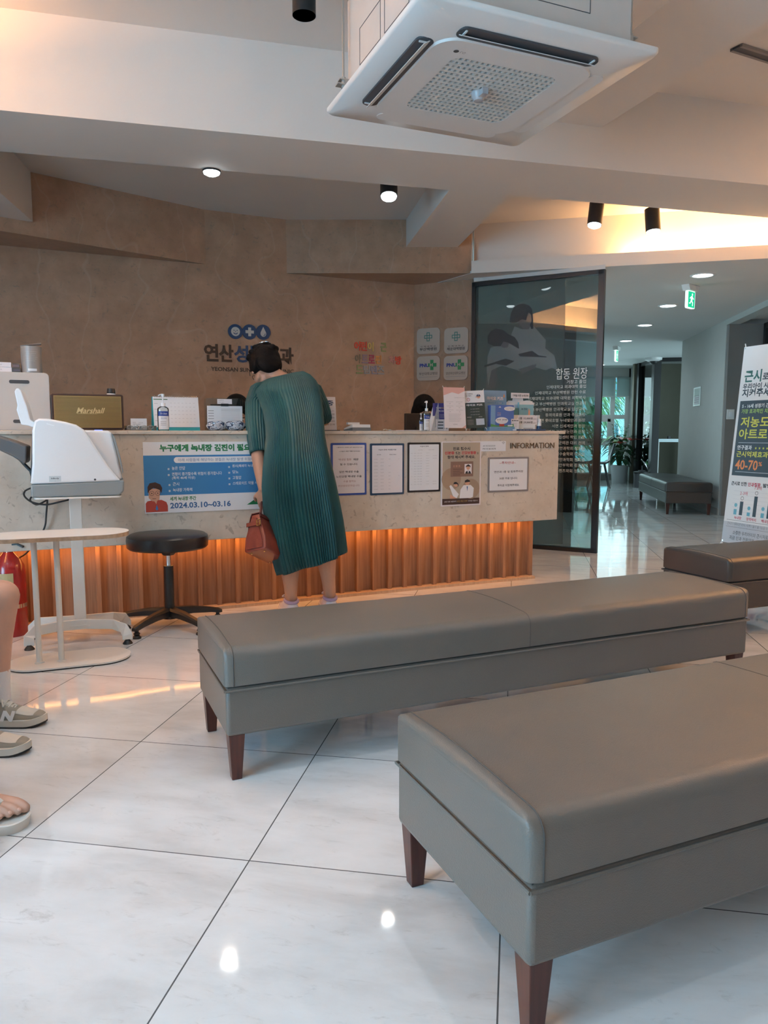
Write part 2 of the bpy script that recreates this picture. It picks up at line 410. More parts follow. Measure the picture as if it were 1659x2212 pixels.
# ceilings
struct(slab([(-4.0, -3.4), (6.2, -3.4), (6.2, 7.3), (2.0, 6.9), (-4.0, 6.0)], Z_HIGH, Z_HIGH+0.1, PAINT).build('ceiling'))
b0 = PZ(0, 327, Z_BEAM); b1 = PZ(1659, 470, Z_BEAM); n0 = PZ(0, 238, Z_BEAM); n1 = PZ(1659, 400, Z_BEAM)
def ext(a, b, ta, tb):
    d = b-a; return (a.x+d.x*ta, a.y+d.y*ta), (a.x+d.x*tb, a.y+d.y*tb)
F0, F1 = ext(b0, b1, -0.45, 1.7); N0, N1 = ext(n0, n1, -0.45, 1.7)
struct(slab([N0, N1, F1, F0], Z_BEAM, Z_HIGH+0.02, PAINT).build('trim_main_beam'))
struct(slab([F0, F1, (6.2, 7.4), (1.2, 7.3), (-4.6, 6.2)], Z_MID, Z_MID+0.08, PAINT).build('ceiling_counter'))
# short beam from the main beam to the stone wall
struct(slab([(0.175, 6.72), (0.455, 4.95), (0.86, 5.05), (0.62, 6.72)], Z_BEAM+0.002, Z_MID+0.02, PAINT).build('trim_cross_beam'))
# second short beam at the far left
struct(slab([(-2.470, 5.43), (-2.33, 4.5), (-3.2, 4.3), (-3.4, 5.2)], 2.50, Z_MID+0.02, PAINT).build('trim_left_beam'))
# diagonal beam between the two high trays
struct(slab([(0.79, 4.62), (1.303, 4.72), (4.1, -3.3), (3.5, -3.3)], 2.85, Z_HIGH+0.02, PAINT).build('trim_diagonal_beam'))
# linear air slot in the right tray
sl = thing('air_diffuser', 'dark narrow linear air slot let into the high ceiling beside the diagonal beam', 'air vent')
a = PZ(1580, 105, Z_HIGH-0.002); b = PZ(1659, 130, Z_HIGH-0.002); c = PZ(1601, 95, Z_HIGH-0.002); dd = (b-a)
mb = MB()
q = [a, a+dd*4, c+dd*4, c]
mb.prism([(p.x, p.y) for p in q], Z_HIGH-0.012, Z_HIGH-0.001, DARKG); mb.build('slot', sl)
mb = MB()
for k in (0.0, 1.0):
    p = a*(1-k)+c*k; w = (c-a).normalized()*0.008
    mb.prism([((p-w).x, (p-w).y), ((p-w+dd*4).x, (p-w+dd*4).y), ((p+w+dd*4).x, (p+w+dd*4).y), ((p+w).x, (p+w).y)], Z_HIGH-0.016, Z_HIGH-0.001, GREYWALL)
mb.build('slot_rim', sl)

# dropped fascia and cove over the glass partition
fa = Vector((0.752, 6.603, 0)); fd = (Vector((3.027, 6.053, 0))-fa).normalized(); fn = Vector((-fd.y, fd.x, 0))
fb = fa + fd*5.2
struct(slab([tuple(fa[:2]), tuple(fb[:2]), tuple((fb+fn*0.03)[:2]), tuple((fa+fn*0.03)[:2])], Z_LOW, 2.493, PAINT).build('trim_cove_fascia'))
ca = fa + fn*0.17; cb = fb + fn*0.17
struct(slab([tuple(ca[:2]), tuple(cb[:2]), tuple((cb+fn*0.08)[:2]), tuple((ca+fn*0.08)[:2])], Z_LOW, Z_MID+0.02, PAINT).build('wall_cove'))
struct(slab([tuple((fa+fn*0.003)[:2]), tuple((fb+fn*0.003)[:2]), (7.5, 17.2), (3.0, 17.2), (0.25, 7.4)], Z_LOW-0.001, Z_LOW+0.02, PAINTW).build('ceiling_corridor'))
struct(slab([tuple((fa+fn*0.22)[:2]), tuple((fb+fn*0.22)[:2]), (7.5, 17.2), (0.0, 17.2), (0.0, 7.3)], Z_LOW+0.05, Z_LOW+0.15, PAINTW).build('ceiling_roof'))

# warm cove strip behind the fascia
LEDW = mat('warm_led', (1, 0.8, 0.5), emit=(1.0, 0.72, 0.36), es=16, var=0)
st = MB(); s0 = fa + fd*1.28 + fn*0.085; s1 = fb - fd*0.1 + fn*0.085
st.prism([tuple((s0-fn*0.02)[:2]), tuple((s1-fn*0.02)[:2]), tuple((s1+fn*0.02)[:2]), tuple((s0+fn*0.02)[:2])], Z_LOW+0.022, Z_LOW+0.04, LEDW)
tag(st.build('cove_light_strip'), 'warm glowing strip light hidden in the cove above the corridor opening', 'strip light')
mid = (s0+s1)/2; L_ = (s1-s0).length
ar = area('cove_glow', (mid.x, mid.y, Z_LOW+0.06), (mid.x+fn.x*0.05, mid.y+fn.y*0.05, 2.9), L_, 0.05, 60, WARM)
ar.rotation_euler = (math.pi, 0, math.atan2(fd.y, fd.x)); 

# warm cove troughs along the left and the rear of the high tray
def trough(name, p, q, n, power, label):
    t = thing(name, label, 'strip light'); p = Vector(p); q = Vector(q); n = Vector(n); d = (q-p)
    mb = MB(); z = p.z
    mb.prism([tuple(p[:2]), tuple(q[:2]), tuple((q+n*0.16)[:2]), tuple((p+n*0.16)[:2])], z, z+0.02, PAINT)
    mb.prism([tuple((p+n*0.16)[:2]), tuple((q+n*0.16)[:2]), tuple((q+n*0.175)[:2]), tuple((p+n*0.175)[:2])], z, z+0.07, PAINT)
    mb.build('trough', t)
    mb = MB(); mb.prism([tuple((p+n*0.06)[:2]), tuple((q+n*0.06)[:2]), tuple((q+n*0.10)[:2]), tuple((p+n*0.10)[:2])], z+0.021, z+0.03, LEDW); mb.build('led_strip', t)
    c = (p+q)/2+n*0.08
    o = area(name+'_glow', (c.x, c.y, z+0.05), (c.x, c.y, z+1), d.length, 0.06, power, WARM); o.rotation_euler = (math.pi, 0, math.atan2(d.y, d.x)); return t
struct(MB().box(-2.90, -2.75, -1.2, 3.64, 2.55, Z_HIGH+0.02, PAINT).build('trim_left_cove'))
trough('cove_light', (-2.75, 1.3, 2.66), (-2.75, 3.60, 2.66), (1, 0, 0), 125, 'warm cove strip light in a ledge along the left edge of the high ceiling')
trough('cove_light', (-2.4, -2.6, 2.66), (3.0, -2.6, 2.66), (0, 1, 0), 26, 'warm cove strip light in a ledge across the rear of the high ceiling')
trough('cove_light', (4.3, 3.0, 2.66), (4.3, 5.2, 2.66), (-1, 0, 0), 150, 'warm cove strip light in a ledge along the right edge of the high ceiling')

# ================================================================= corridor
wl = [(-0.2, 9.6), (2.27, 9.6)]
struct(vwall(wl, 0, Z_LOW+0.05, GREENWALL, 0.12).build('wall_corridor_front'))
dr = bpy.data.objects.new('door_1', None); COL.objects.link(dr); struct(dr)
mb = MB(); mb.box(2.27, 2.42, 9.56, 9.72, 0, Z_LOW, BLACKF); mb.build('door_frame', dr)
struct(vwall([(2.42, 9.72), (2.6, 10.4), (3.66, 16.3)], 0, Z_LOW+0.05, PAINTW, 0.12).build('wall_corridor_left'))
# far window wall
YW = 16.2
def wx(px): return (px-W_PX/2)/F_PX*(YW*_c)
def wz(py): return PY(1290, py, YW).z
mb = MB()
mb.box(3.5, 5.4, YW, YW+0.2, wz(815), Z_LOW+0.05, PAINTW)
mb.box(3.5, 5.4, YW-0.02, YW+0.2, 0, wz(1024), GREYWALL)
mb.box(wx(1355), 5.45, YW, YW+0.2, 0, Z_LOW, PAINTW)
struct(mb.build('wall_far'))
wn = bpy.data.objects.new('window_2', None); COL.objects.link(wn); struct(wn)
mb = MB(); WF = WHITE
for a, b in ((1222, 1230), (1318, 1327), (1350, 1357)): mb.box(wx(a), wx(b), YW+0.02, YW+0.1, wz(1024), wz(815), WF)
for a, b in ((905, 896), (962, 951), (1026, 1021)): mb.box(wx(1222), wx(1357), YW+0.03, YW+0.09, wz(a), wz(b), WF)
for a, b in ((1230, 1236), (1312, 1318)): mb.box(wx(a), wx(b), YW, YW+0.05, wz(951), wz(905), WF)
mb.box(wx(1230), wx(1318), YW, YW+0.05, wz(911), wz(905), WF); mb.box(wx(1230), wx(1318), YW, YW+0.05, wz(951), wz(947), WF)
mb.build('window_frame', wn)
mb = MB(); mb.box(wx(1270), wx(1279), YW-0.03, YW, wz(957), wz(953), DARKG); mb.build('window_handle', wn)
GLW = glass_mat('window_glass', (0.86, 0.97, 0.97), 0.02)
MB().box(wx(1224), wx(1355), YW+0.055, YW+0.06, wz(1022), wz(818), GLW).build('window_pane', wn)
BL = mat('roller_blind_fabric', (0.62, 0.70, 0.70), 0.8, var=0.02)
_n = BL.node_tree.nodes; _t = _n.new('ShaderNodeBsdfTranslucent'); _t.inputs[0].default_value = (0.6, 0.68, 0.68, 1); _m = _n.new('ShaderNodeMixShader'); _m.inputs[0].default_value = 0.45
BL.node_tree.links.new(_n['Principled BSDF'].outputs[0], _m.inputs[1]); BL.node_tree.links.new(_t.outputs[0], _m.inputs[2]); BL.node_tree.links.new(_m.outputs[0], _n['Material Output'].inputs[0])
for k, (a, b, lab) in enumerate(((1195, 1322, 'wide pale roller blind half lowered over the far corridor window'), (1328, 1354, 'narrow pale roller blind half lowered at the right of the far corridor window'))):
    t = thing('roller_blind', lab, 'blind', (wx(a), YW-0.05, wz(815)))
    w = wx(b)-wx(a); h = wz(815)-wz(856)
    MB().box(0, w, 0, 0.004, -h, 0, BL).build('blind_fabric', t)
    MB().cyl((0, 0.01, -0.02), (w, 0.01, -0.02), 0.025, BL).build('roller', t)
    MB().box(0, w, -0.006, 0.01, -h-0.02, -h, WHITE).build('bottom_rail', t)
# right side of the corridor
struct(vwall([(5.30, 16.25), (5.10, 15.1)], 0, Z_LOW+0.03, PAINTW, 0.1).build('wall_corridor_far_right'))
wp = bpy.data.objects.new('window_3', None); COL.objects.link(wp); struct(wp)
GLT = glass_mat('partition_glass', (0.74, 0.82, 0.80), 0.05)
pA, pB, pC = Vector((5.10, 15.0, 0)), Vector((4.99, 13.93, 0)), Vector((5.75, 13.80, 0))
mb = MB()
def post(mb, p, w, z0, z1, m=BLACKF, ang=0.0):
    mb.box(p.x-w/2, p.x+w/2, p.y-w/2, p.y+w/2, z0, z1, m)
post(mb, pA, 0.13, 0, Z_LOW); post(mb, pB+Vector((0.03, 0, 0)), 0.13, 0, Z_LOW)
for z0, z1 in ((Z_LOW-0.07, Z_LOW), (0, 0.08)):
    for a, b in ((pA, pB), (pB, pC)):
        d = (b-a).normalized(); n = Vector((-d.y, d.x, 0))*0.03
        mb.prism([tuple((a-n)[:2]), tuple((b-n)[:2]), tuple((b+n)[:2]), tuple((a+n)[:2])], z0, z1, BLACKF)
mb.build('window_frame', wp)
mb = MB()
for a, b in ((pA, pB),):
    d = (b-a).normalized(); n = Vector((-d.y, d.x, 0))*0.004
    mb.prism([tuple((a-n)[:2]), tuple((b-n)[:2]), tuple((b+n)[:2]), tuple((a+n)[:2])], 0.08, Z_LOW-0.07, GLT)
mb.build('window_pane', wp)
OLIVE = mat('olive_wall', (0.16, 0.15, 0.11), 0.7, var=0.03)
struct(MB().box(5.0, 6.6, 15.1, 15.2, 0, Z_LOW, OLIVE).box(6.5, 6.6, 13.6, 15.2, 0, Z_LOW, OLIVE).build('wall_side_room'))
# grey lit wall block with the notice, then the recess with the switch
wa0, wa1 = Vector((4.49, 11.42, 0)), Vector((4.165, 9.245, 0))
ud = (wa1-wa0).normalized()
LGW = mat('pale_grey_wall', (0.46, 0.47, 0.45), 0.65, var=0.02)
struct(MB().prism([tuple(wa1[:2]), (6.2, 9.245), (6.2, 11.42), tuple(wa0[:2])], 0, Z_LOW+0.03, LGW).build('wall_corridor_right'))
struct(MB().prism([(wa1.x+0.005, 9.18), (4.62, 9.18), (4.62, 9.25), (wa1.x+0.015, 9.25)], 0, 2.33, GREYWALL).build('wall_recess'))
wq = wa1 + ud*4.2
struct(MB().prism([tuple((wa1)[:2]), tuple(wq[:2]), tuple((wq+Vector((0.14, 0, 0)))[:2]), tuple((wa1+Vector((0.14, 0, 0)))[:2])], 2.325, Z_LOW+0.03, LGW).build('trim_bulkhead'))
dr = bpy.data.objects.new('door_2', None); COL.objects.link(dr); struct(dr)
da, db = Vector((4.60, 9.15, 0)), Vector((4.32, 7.2, 0)); dd = (db-da).normalized(); n = Vector((-dd.y, dd.x, 0))*0.03
mb = MB()
for p in (da, da+dd*1.0, db):
    q = p+dd*0.07; mb.prism([tuple((p-n)[:2]), tuple((q-n)[:2]), tuple((q+n)[:2]), tuple((p+n)[:2])], 0, 2.33, BLACKF)
for z in (0, 2.27): mb.prism([tuple((da-n)[:2]), tuple((db-n)[:2]), tuple((db+n)[:2]), tuple((da+n)[:2])], z, z+0.06, BLACKF)
mb.build('door_frame', dr)
mb = MB(); n2 = n*0.1; mb.prism([tuple((da-n2)[:2]), tuple((db-n2)[:2]), tuple((db+n2)[:2]), tuple((da+n2)[:2])], 0.05, 2.28, GLT); mb.build('door_glass', dr)
struct(MB().box(5.6, 5.7, 6.0, 9.2, 0, 2.4, GREYWALL).build('wall_office'))
for nm, a, b, t in (('baseboard_corridor', wa0, wa1, 0.012),):
    d = (b-a).normalized(); nn = Vector((d.y, -d.x, 0))*t
    struct(MB().prism([tuple(a[:2]), tuple(b[:2]), tuple((b+nn)[:2]), tuple((a+nn)[:2])], 0, 0.08, GREYWALL).build(nm))

# ================================================================= glass partition beside the counter
gp = bpy.data.objects.new('window_4', None); COL.objects.link(gp); struct(gp)
GO = WE + GD*0.0; GL = ((Vector((1.81, 6.298, 0))-WE).dot(GD))
gp.location = (WE.x, WE.y, 0); gp.rotation_euler = (0, 0, GR)
ZG = 2.355
mb = MB()
mb.box(0.0, 0.035, -0.025, 0.025, 0, ZG, BLACKF); mb.box(GL-0.04, GL+0.01, -0.025, 0.025, 0, ZG, BLACKF)
mb.box(0, GL, -0.025, 0.025, ZG-0.035, ZG, BLACKF); mb.box(0, GL, -0.025, 0.025, 0, 0.035, BLACKF)
mb.build('window_frame', gp)
GLP = glass_mat('smoked_partition_glass', (0.50, 0.56, 0.55), 0.07)
MB().box(0.035, GL-0.04, -0.004, 0.004, 0.035, ZG-0.035, GLP).build('window_pane', gp)
struct(MB().prism([tuple((fa+fn*0.2)[:2]), (WE.x, WE.y-0.03), (WE.x+GD.x*GL, WE.y+GD.y*GL-0.03), tuple((fa+fd*1.1+fn*0.2)[:2])], ZG, Z_LOW, PAINT).build('trim_partition_head'))
def gl(px, py):
    p = PV(px, py, WE, WE+GD); return ((p-Vector((WE.x, WE.y, 0))).dot(GD), p.z)
def film(name, c, a):
    m = bpy.data.materials.new(name); m.use_nodes = True; N = m.node_tree.nodes; L = m.node_tree.links
    b = N['Principled BSDF']; b.inputs['Base Color'].default_value = (*c, 1); b.inputs['Alpha'].default_value = a; b.inputs['Roughness'].default_value = 0.5
    return m
FH = film('print_dark', (0.03, 0.025, 0.03), 0.78); FS = film('print_skin', (0.14, 0.13, 0.125), 0.6); FC = film('print_coat', (0.30, 0.34, 0.35), 0.42); FT = film('print_tint', (0.06, 0.075, 0.072), 0.45)
WL = mat('white_vinyl', (0.80, 0.78, 0.74), 0.5, var=0)
mb = MB()
def gpoly(pts, m, y): mb.flat([gl(*p) for p in pts], y, m)
gpoly([(1030, 612), (1222, 602), (1216, 1175), (1032, 1175)], FT, -0.0055)
gpoly([(1060, 752), (1075, 745), (1100, 742), (1122, 748), (1140, 742), (1168, 762), (1196, 770), (1203, 790), (1180, 800), (1150, 792), (1128, 803), (1085, 790), (1062, 800), (1055, 835), (1052, 800), (1054, 770)], FC, -0.0062)
gpoly([(1112, 705), (1130, 712), (1152, 703), (1180, 735), (1178, 752), (1198, 768), (1205, 800), (1170, 786), (1136, 770), (1108, 762), (1100, 735)], FC, -0.0065)
gpoly([(1118, 692), (1122, 700), (1131, 711), (1142, 712), (1148, 702), (1153, 690), (1150, 672), (1140, 668), (1128, 684)], FS, -0.0068)
gpoly([(1101, 696), (1104, 678), (1110, 665), (1120, 658), (1131, 656), (1143, 660), (1150, 668), (1151, 682), (1153, 710), (1148, 711), (1145, 702), (1149, 694), (1148, 680), (1142, 675), (1137, 692), (1128, 690), (1115, 697)], FH, -0.0071)
gpoly([(1055, 742), (1054, 728), (1060, 716), (1072, 710), (1088, 713), (1098, 722), (1112, 728), (1120, 740), (1122, 754), (1112, 748), (1098, 740), (1088, 738), (1082, 748), (1068, 748)], FH, -0.0074)
gpoly([(1082, 748), (1088, 738), (1100, 740), (1098, 750), (1088, 752)], FS, -0.0072)
gpoly([(1046, 790), (1070, 782), (1092, 775), (1112, 780), (1094, 790), (1072, 786), (1048, 793)], FH, -0.0076)
gpoly([(1120, 765), (1150, 758), (1164, 768), (1180, 770), (1182, 772), (1150, 771), (1124, 770)], FH, -0.0076)
gpoly([(1105, 802), (1130, 795), (1160, 786), (1156, 796), (1128, 808), (1122, 798)], FS, -0.0078)
gpoly([(1052, 790), (1070, 788), (1075, 815), (1070, 840), (1050, 842), (1052, 812)], FS, -0.0060)
mb.build('printed_figures', gp)
mb = MB()
x1, z1 = gl(1269, 818); x0, z0 = gl(1202, 796)
mb.text('합동 원장', x1, z1, (z0-z1), WL, w=x1-x0, align='R', y=-0.007)
x1, z1 = gl(1266, 828); x0, z0 = gl(1234, 820)
mb.text('거창고 졸업', x1, z1, (z0-z1)*0.9, WL, align='R', y=-0.007)
lines = ['인제대학교 의과대학 졸업', '인제대학교 부산백병원 인턴 수료', '인제대학교 의과대학 대학원 의학박사', '인제대학교 부산백병원 안과학교실 전공의', '인제대학교 부산백병원 안과학교실 임상교수', '동의의료원 안과 주임과장', '서면 롯데호텔 누네빛안과 원장', '서면 신세계안과 원장', '부산시민병원 건강한눈안과 원장', '임상시험센터 책임 원장', '군의관 대위 전역', '대한안과학회 정회원', '굴절수술학회 정회원', '성형안과학회 정회원', '외안부학회 정회원', '콘택트렌즈학회 정회원']
for i, s_ in enumerate(lines):
    py = 838 + i*12.25
    xr, zb = gl(1266-i*0.25, py); _, zt = gl(1266, py-7.6)
    mb.text(s_, xr, zb, zt-zb, WL, align='R', y=-0.007)
mb.build('printed_lettering', gp)
# ================================================================= reception counter
ct = thing('reception_counter', 'long beige stone reception counter on an orange-lit slatted wooden base', 'counter', CO, CROT)
mb = MB(); mb.box(-4.35, 0.09, -0.15, 0.42, 0.428, 1.0149, STONE); mb.build('stone_front', ct, bevel=0.004)
mb = MB(); mb.box(-4.35, 0.13, -0.166, 0.44, 1.015, 1.035, STONE); mb.build('countertop', ct, bevel=0.003)
mb = MB(); mb.box(-4.3, 0.0, 0.035, 0.36, 0.018, 0.428, WOOD)
for i in range(39):
    x = -0.012 - i*0.11; mb.box(x-0.012, x+0.012, 0.0, 0.036, 0.018, 0.427, WOOD)
mb.build('slatted_base', ct)
MB().box(-4.3, 0.0, -0.035, 0.36, 0.0, 0.018, wood_mat('pale_plinth', (0.50, 0.34, 0.22), (0.60, 0.42, 0.28))).build('plinth', ct)
LEDA = mat('amber_led', (1, 0.6, 0.3), emit=(1.0, 0.45, 0.12), es=6, var=0)
MB().box(-4.3, -0.02, -0.085, -0.07, 0.42, 0.4279, LEDA).build('led_strip', ct)
m_ = CO + CD*(-2.15) - CN*0.045
ar = area('counter_glow', (m_.x, m_.y, 0.419), (m_.x, m_.y, 0), 4.2, 0.015, 5.0, AMBER)
ar.rotation_euler = (math.radians(14), 0, CROT)
SP = (CO - CN*0.15, CO - CN*0.15 + CD)
def fr(px, py):                                   # pixel on the stone front -> counter-local x, z
    p = PV(px, py, SP[0], SP[1]); return ((p-CO).dot(CD), p.z)
def frp(x, z): return CO + CD*x - CN*0.151 + Vector((0, 0, z))
x0, z0 = fr(1102, 969); x1, z1 = fr(1197, 956)
BRONZE = mat('bronze_letters', (0.16, 0.09, 0.045), 0.35, 0.4, var=0)
MB().text('INFORMATION', x0, z0, z1-z0, BRONZE, w=x1-x0, y=-0.1535, ext=-0.0034).build('lettering', ct)

# ================================================================= benches
def make_bench(name, label, L_, D_, loc, rz, leather=LEATHER, group=None):
    """origin: left front corner on the floor, x along the bench, y into depth"""
    t = thing(name, label, 'bench', loc, rz, group)
    i = 0.004
    mb = MB(); mb.box(i, L_-i, i, D_-i, 0.14, 0.286, leather); mb.build('base', t, bevel=0.012, seg=3)
    # cushion: crowned top with rounded long edges
    h0, h1 = 0.292, 0.412; n = 14; prof = [(0.0, h0), (0.0, h0+0.02)]
    r = 0.038
    for k in range(7): a = math.radians(90*k/6); prof.append((r-r*math.cos(a), h1-0.008-r+r*math.sin(a)))
    for k in range(1, 9): u = k/9; prof.append((r+(D_-2*r)*u, h1-0.008+0.008*math.sin(math.pi*u)))
    for k in range(7): a = math.radians(90*(6-k)/6); prof.append((D_-r+r*math.cos(a), h1-0.008-r+r*math.sin(a)))
    prof += [(D_, h0+0.02), (D_, h0)]
    rings = []
    xs = [0.0, 0.004, 0.012, 0.024] + [0.024+(L_-0.048)*k/16 for k in range(1, 16)] + [L_-0.024, L_-0.012, L_-0.004, L_]
    ins = [0.016, 0.008, 0.003, 0.0] + [0]*15 + [0.0, 0.003, 0.008, 0.016]
    for x, q in zip(xs, ins):
        rings.append([(x, min(max(y, q), D_-q), min(z, h1-q) if z > 0.33 else z) for y, z in prof])
    mb = MB(); mb.loft(rings, leather); c = mb.build('cushion', t, angle=60)
    for x in (0.026, L_-0.026):
        MB().tube([(x, y, z+0.0005) for y, z in prof], 0.0016, SEAM, n=6).build('stitching', c)
    mb = MB(); mb.tube([(L_*0.5, y, z+0.0002) for y, z in prof], 0.0011, SEAM, n=6); mb.build('seam', c)
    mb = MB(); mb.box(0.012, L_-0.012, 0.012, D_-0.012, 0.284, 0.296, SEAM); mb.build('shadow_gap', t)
    mb = MB(); mb.tube([(0.001, 0.001, 0.279), (L_-0.001, 0.001, 0.279), (L_-0.001, D_-0.001, 0.279), (0.001, D_-0.001, 0.279), (0.001, 0.001, 0.279)], 0.004, leather, n=6); mb.build('piping', t)
    xx = [0.035, L_-0.035]
    for x in xx:
        for y in (0.035, D_-0.035):
            sx = 0 if 0.1 < x < L_-0.1 else 0.004; 
            mb = MB(); mb.taperbox((x, y), 0.030, 0.030, 0.048, 0.048, 0.0, 0.142, DKWOOD); mb.build('leg', t, bevel=0.002)
    return t
BR = math.radians(23.6); BD = Vector((math.cos(BR), math.sin(BR), 0)); BN = Vector((-BD.y, BD.x, 0))
mbp = PZ(488, 1596, 0.14); mbp.z = 0
make_bench('bench', 'grey leather bench with dark wooden legs in the middle, parallel to the counter', 2.1, 0.46, mbp, BR)
fbp = PZ(1141, 2103, 0.14); fbp.z = 0
make_bench('bench', 'nearest large grey leather bench with dark wooden legs at lower right', 1.9, 0.53, fbp, BR)
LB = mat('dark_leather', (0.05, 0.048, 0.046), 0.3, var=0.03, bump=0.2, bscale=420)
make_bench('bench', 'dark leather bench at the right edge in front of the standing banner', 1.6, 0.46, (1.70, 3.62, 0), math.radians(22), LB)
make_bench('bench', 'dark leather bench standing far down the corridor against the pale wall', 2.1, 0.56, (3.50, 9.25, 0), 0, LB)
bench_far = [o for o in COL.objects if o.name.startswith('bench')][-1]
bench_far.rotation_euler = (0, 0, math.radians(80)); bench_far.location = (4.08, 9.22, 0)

# ================================================================= oval side table
def oval(x0, x1, r, n=14):
    return [(x1-r+r*math.cos(a), r*math.sin(a)) for a in [math.radians(-90+180*i/n) for i in range(n+1)]] + \
           [(x0+r+r*math.cos(a), r*math.sin(a)) for a in [math.radians(90+180*i/n) for i in range(n+1)]]
TR = math.radians(22)
tb = thing('side_table', 'small white oval side table on two thin posts with an oval foot', 'table', (-1.415, 3.272, 0), TR)
WM = mat('white_powder_coat', (0.72, 0.70, 0.66), 0.35, var=0.01)
PLY = mat('plywood_edge', (0.42, 0.30, 0.20), 0.6, var=0.2, vscale=40)
MB().prism(oval(-0.26, 0.26, 0.125), 0.006, 0.013, WM).build('foot_plate', tb)
MB().prism(oval(-0.258, 0.258, 0.123), 0.0, 0.006, BLACK).build('foot_pad', tb)
zt = PY(90, 1165, 3.2).z
for x in (-0.125, -0.035):
    mb = MB(); mb.cyl((x, -0.02, 0.012), (x, -0.02, zt-0.002), 0.0125, WM); mb.cyl((x, -0.02, 0.013), (x, -0.02, 0.017), 0.02, WM); mb.build('post', tb)
tp = MB().prism(oval(-0.33, 0.27, 0.135), zt, zt+0.017, PLY).build('tabletop', tb)
MB().prism(oval(-0.33, 0.27, 0.135), zt+0.017, zt+0.0185, WHITE).build('laminate', tp)

# ================================================================= swivel stool
BLK = mat('black_vinyl', (0.012, 0.012, 0.013), 0.28, var=0, bump=0.1, bscale=200)
BPL = mat('black_nylon', (0.018, 0.017, 0.017), 0.38, var=0)
sp_ = PZ(368, 1352); sp_.z = 0
so = thing('stool', 'round black vinyl swivel stool on a five-legged black base', 'stool', sp_)
zs = PY(367, 1152, sp_.y).z; r = 86*S((sp_.x, sp_.y, 0.5))
MB().lathe([(0.001, zs-0.075), (r-0.012, zs-0.075), (r-0.002, zs-0.066), (r, zs-0.03), (r-0.003, zs-0.012), (r-0.018, zs-0.002), (r*0.6, zs+0.004), (0.001, zs+0.006)], BLK, n=40).build('seat', so)
MB().lathe([(0.03, zs-0.115), (0.062, zs-0.075), (0.0, zs-0.074)], BPL, n=6).build('seat_mount', so)
MB().cyl((0, 0, 0.30), (0, 0, zs-0.075), 0.0125, CHROME).build('gas_lift', so)
MB().cyl((0, 0, 0.06), (0, 0, 0.325), 0.025, BPL).cyl((0, 0, 0.045), (0, 0, 0.10), 0.042, BPL, r2=0.028).build('column', so)
for k in range(5):
    a = math.radians(-112 + 72*k); c, s_ = math.cos(a), math.sin(a)
    mb = MB()
    rings = []
    for t, w, zc, hh in ((0.02, 0.026, 0.078, 0.024), (0.12, 0.022, 0.075, 0.020), (0.22, 0.018, 0.062, 0.015), (0.27, 0.017, 0.052, 0.013), (0.285, 0.010, 0.048, 0.009)):
        rings.append([(c*t - s_*w*x, s_*t + c*w*x, zc + hh*z) for x, z in ((-1, -0.8), (-1, 0.5), (-0.6, 1), (0.6, 1), (1, 0.5), (1, -0.8))])
    mb.loft(rings, BPL); lg = mb.build('base_leg', so)
    MB().lathe([(0.022, 0.0), (0.022, 0.008), (0.012, 0.016), (0.018, 0.024), (0.010, 0.032), (0.010, 0.045)], BPL, (c*0.262, s_*0.262, 0), 16).build('glide', lg)

# ================================================================= blood pressure monitor on its stand
YM = 3.62; MR = math.radians(20)
p = PY(168, 1200, YM)
ms = thing('monitor_stand', 'white metal stand with curved feet carrying the blood pressure monitor', 'stand', (p.x, p.y, 0), MR)
zt = PY(172, 1070, YM).z
def X(px): return (px-170)*S((p.x, YM, 0.7))*1.02
MB().box(-0.028, 0.028, -0.012, 0.012, 0.055, zt-0.004, WM).build('post', ms, bevel=0.003)
for sgn, nm in ((-1, 'front'), (1, 'rear')):
    yy = 0.10*sgn
    path = [(-0.225, yy*1.0, 0.018), (-0.225, yy, 0.06), (-0.20, yy*0.9, 0.085), (-0.1, yy*0.55, 0.09), (0.03, yy*0.5, 0.09), (0.15, yy*0.8, 0.085), (0.20, yy*1.2, 0.07), (0.215, yy*1.45, 0.04), (0.215, yy*1.5, 0.018)]
    rings = []
    for i, q in enumerate(path):
        v = Vector(path[min(i+1, len(path)-1)])-Vector(path[max(i-1, 0)]); v.normalize(); u = Vector((0, 1, 0)); w = v.cross(u).normalized(); u = w.cross(v)
        rings.append([Vector(q)+u*a*0.006+w*b*0.024 for a, b in ((-1, -1), (1, -1), (1, 1), (-1, 1))])
    f = MB().loft(rings, WM, smooth=False).build('foot_rail', ms, bevel=0.002)
    for q in (path[0], path[-1]):
        MB().lathe([(0.024, 0), (0.022, 0.006), (0.012, 0.018), (0.012, 0.022)], BLACK, (q[0], q[1], 0), 14).build('rubber_foot', f)
MB().box(-0.05, 0.05, -0.06, 0.06, 0.08, 0.088, WM).build('foot_bracket', ms)
MB().prism(rrect(X(96), X(262), -0.15, 0.13, 0.03), zt-0.004, zt+0.004, WM).build('tray', ms)

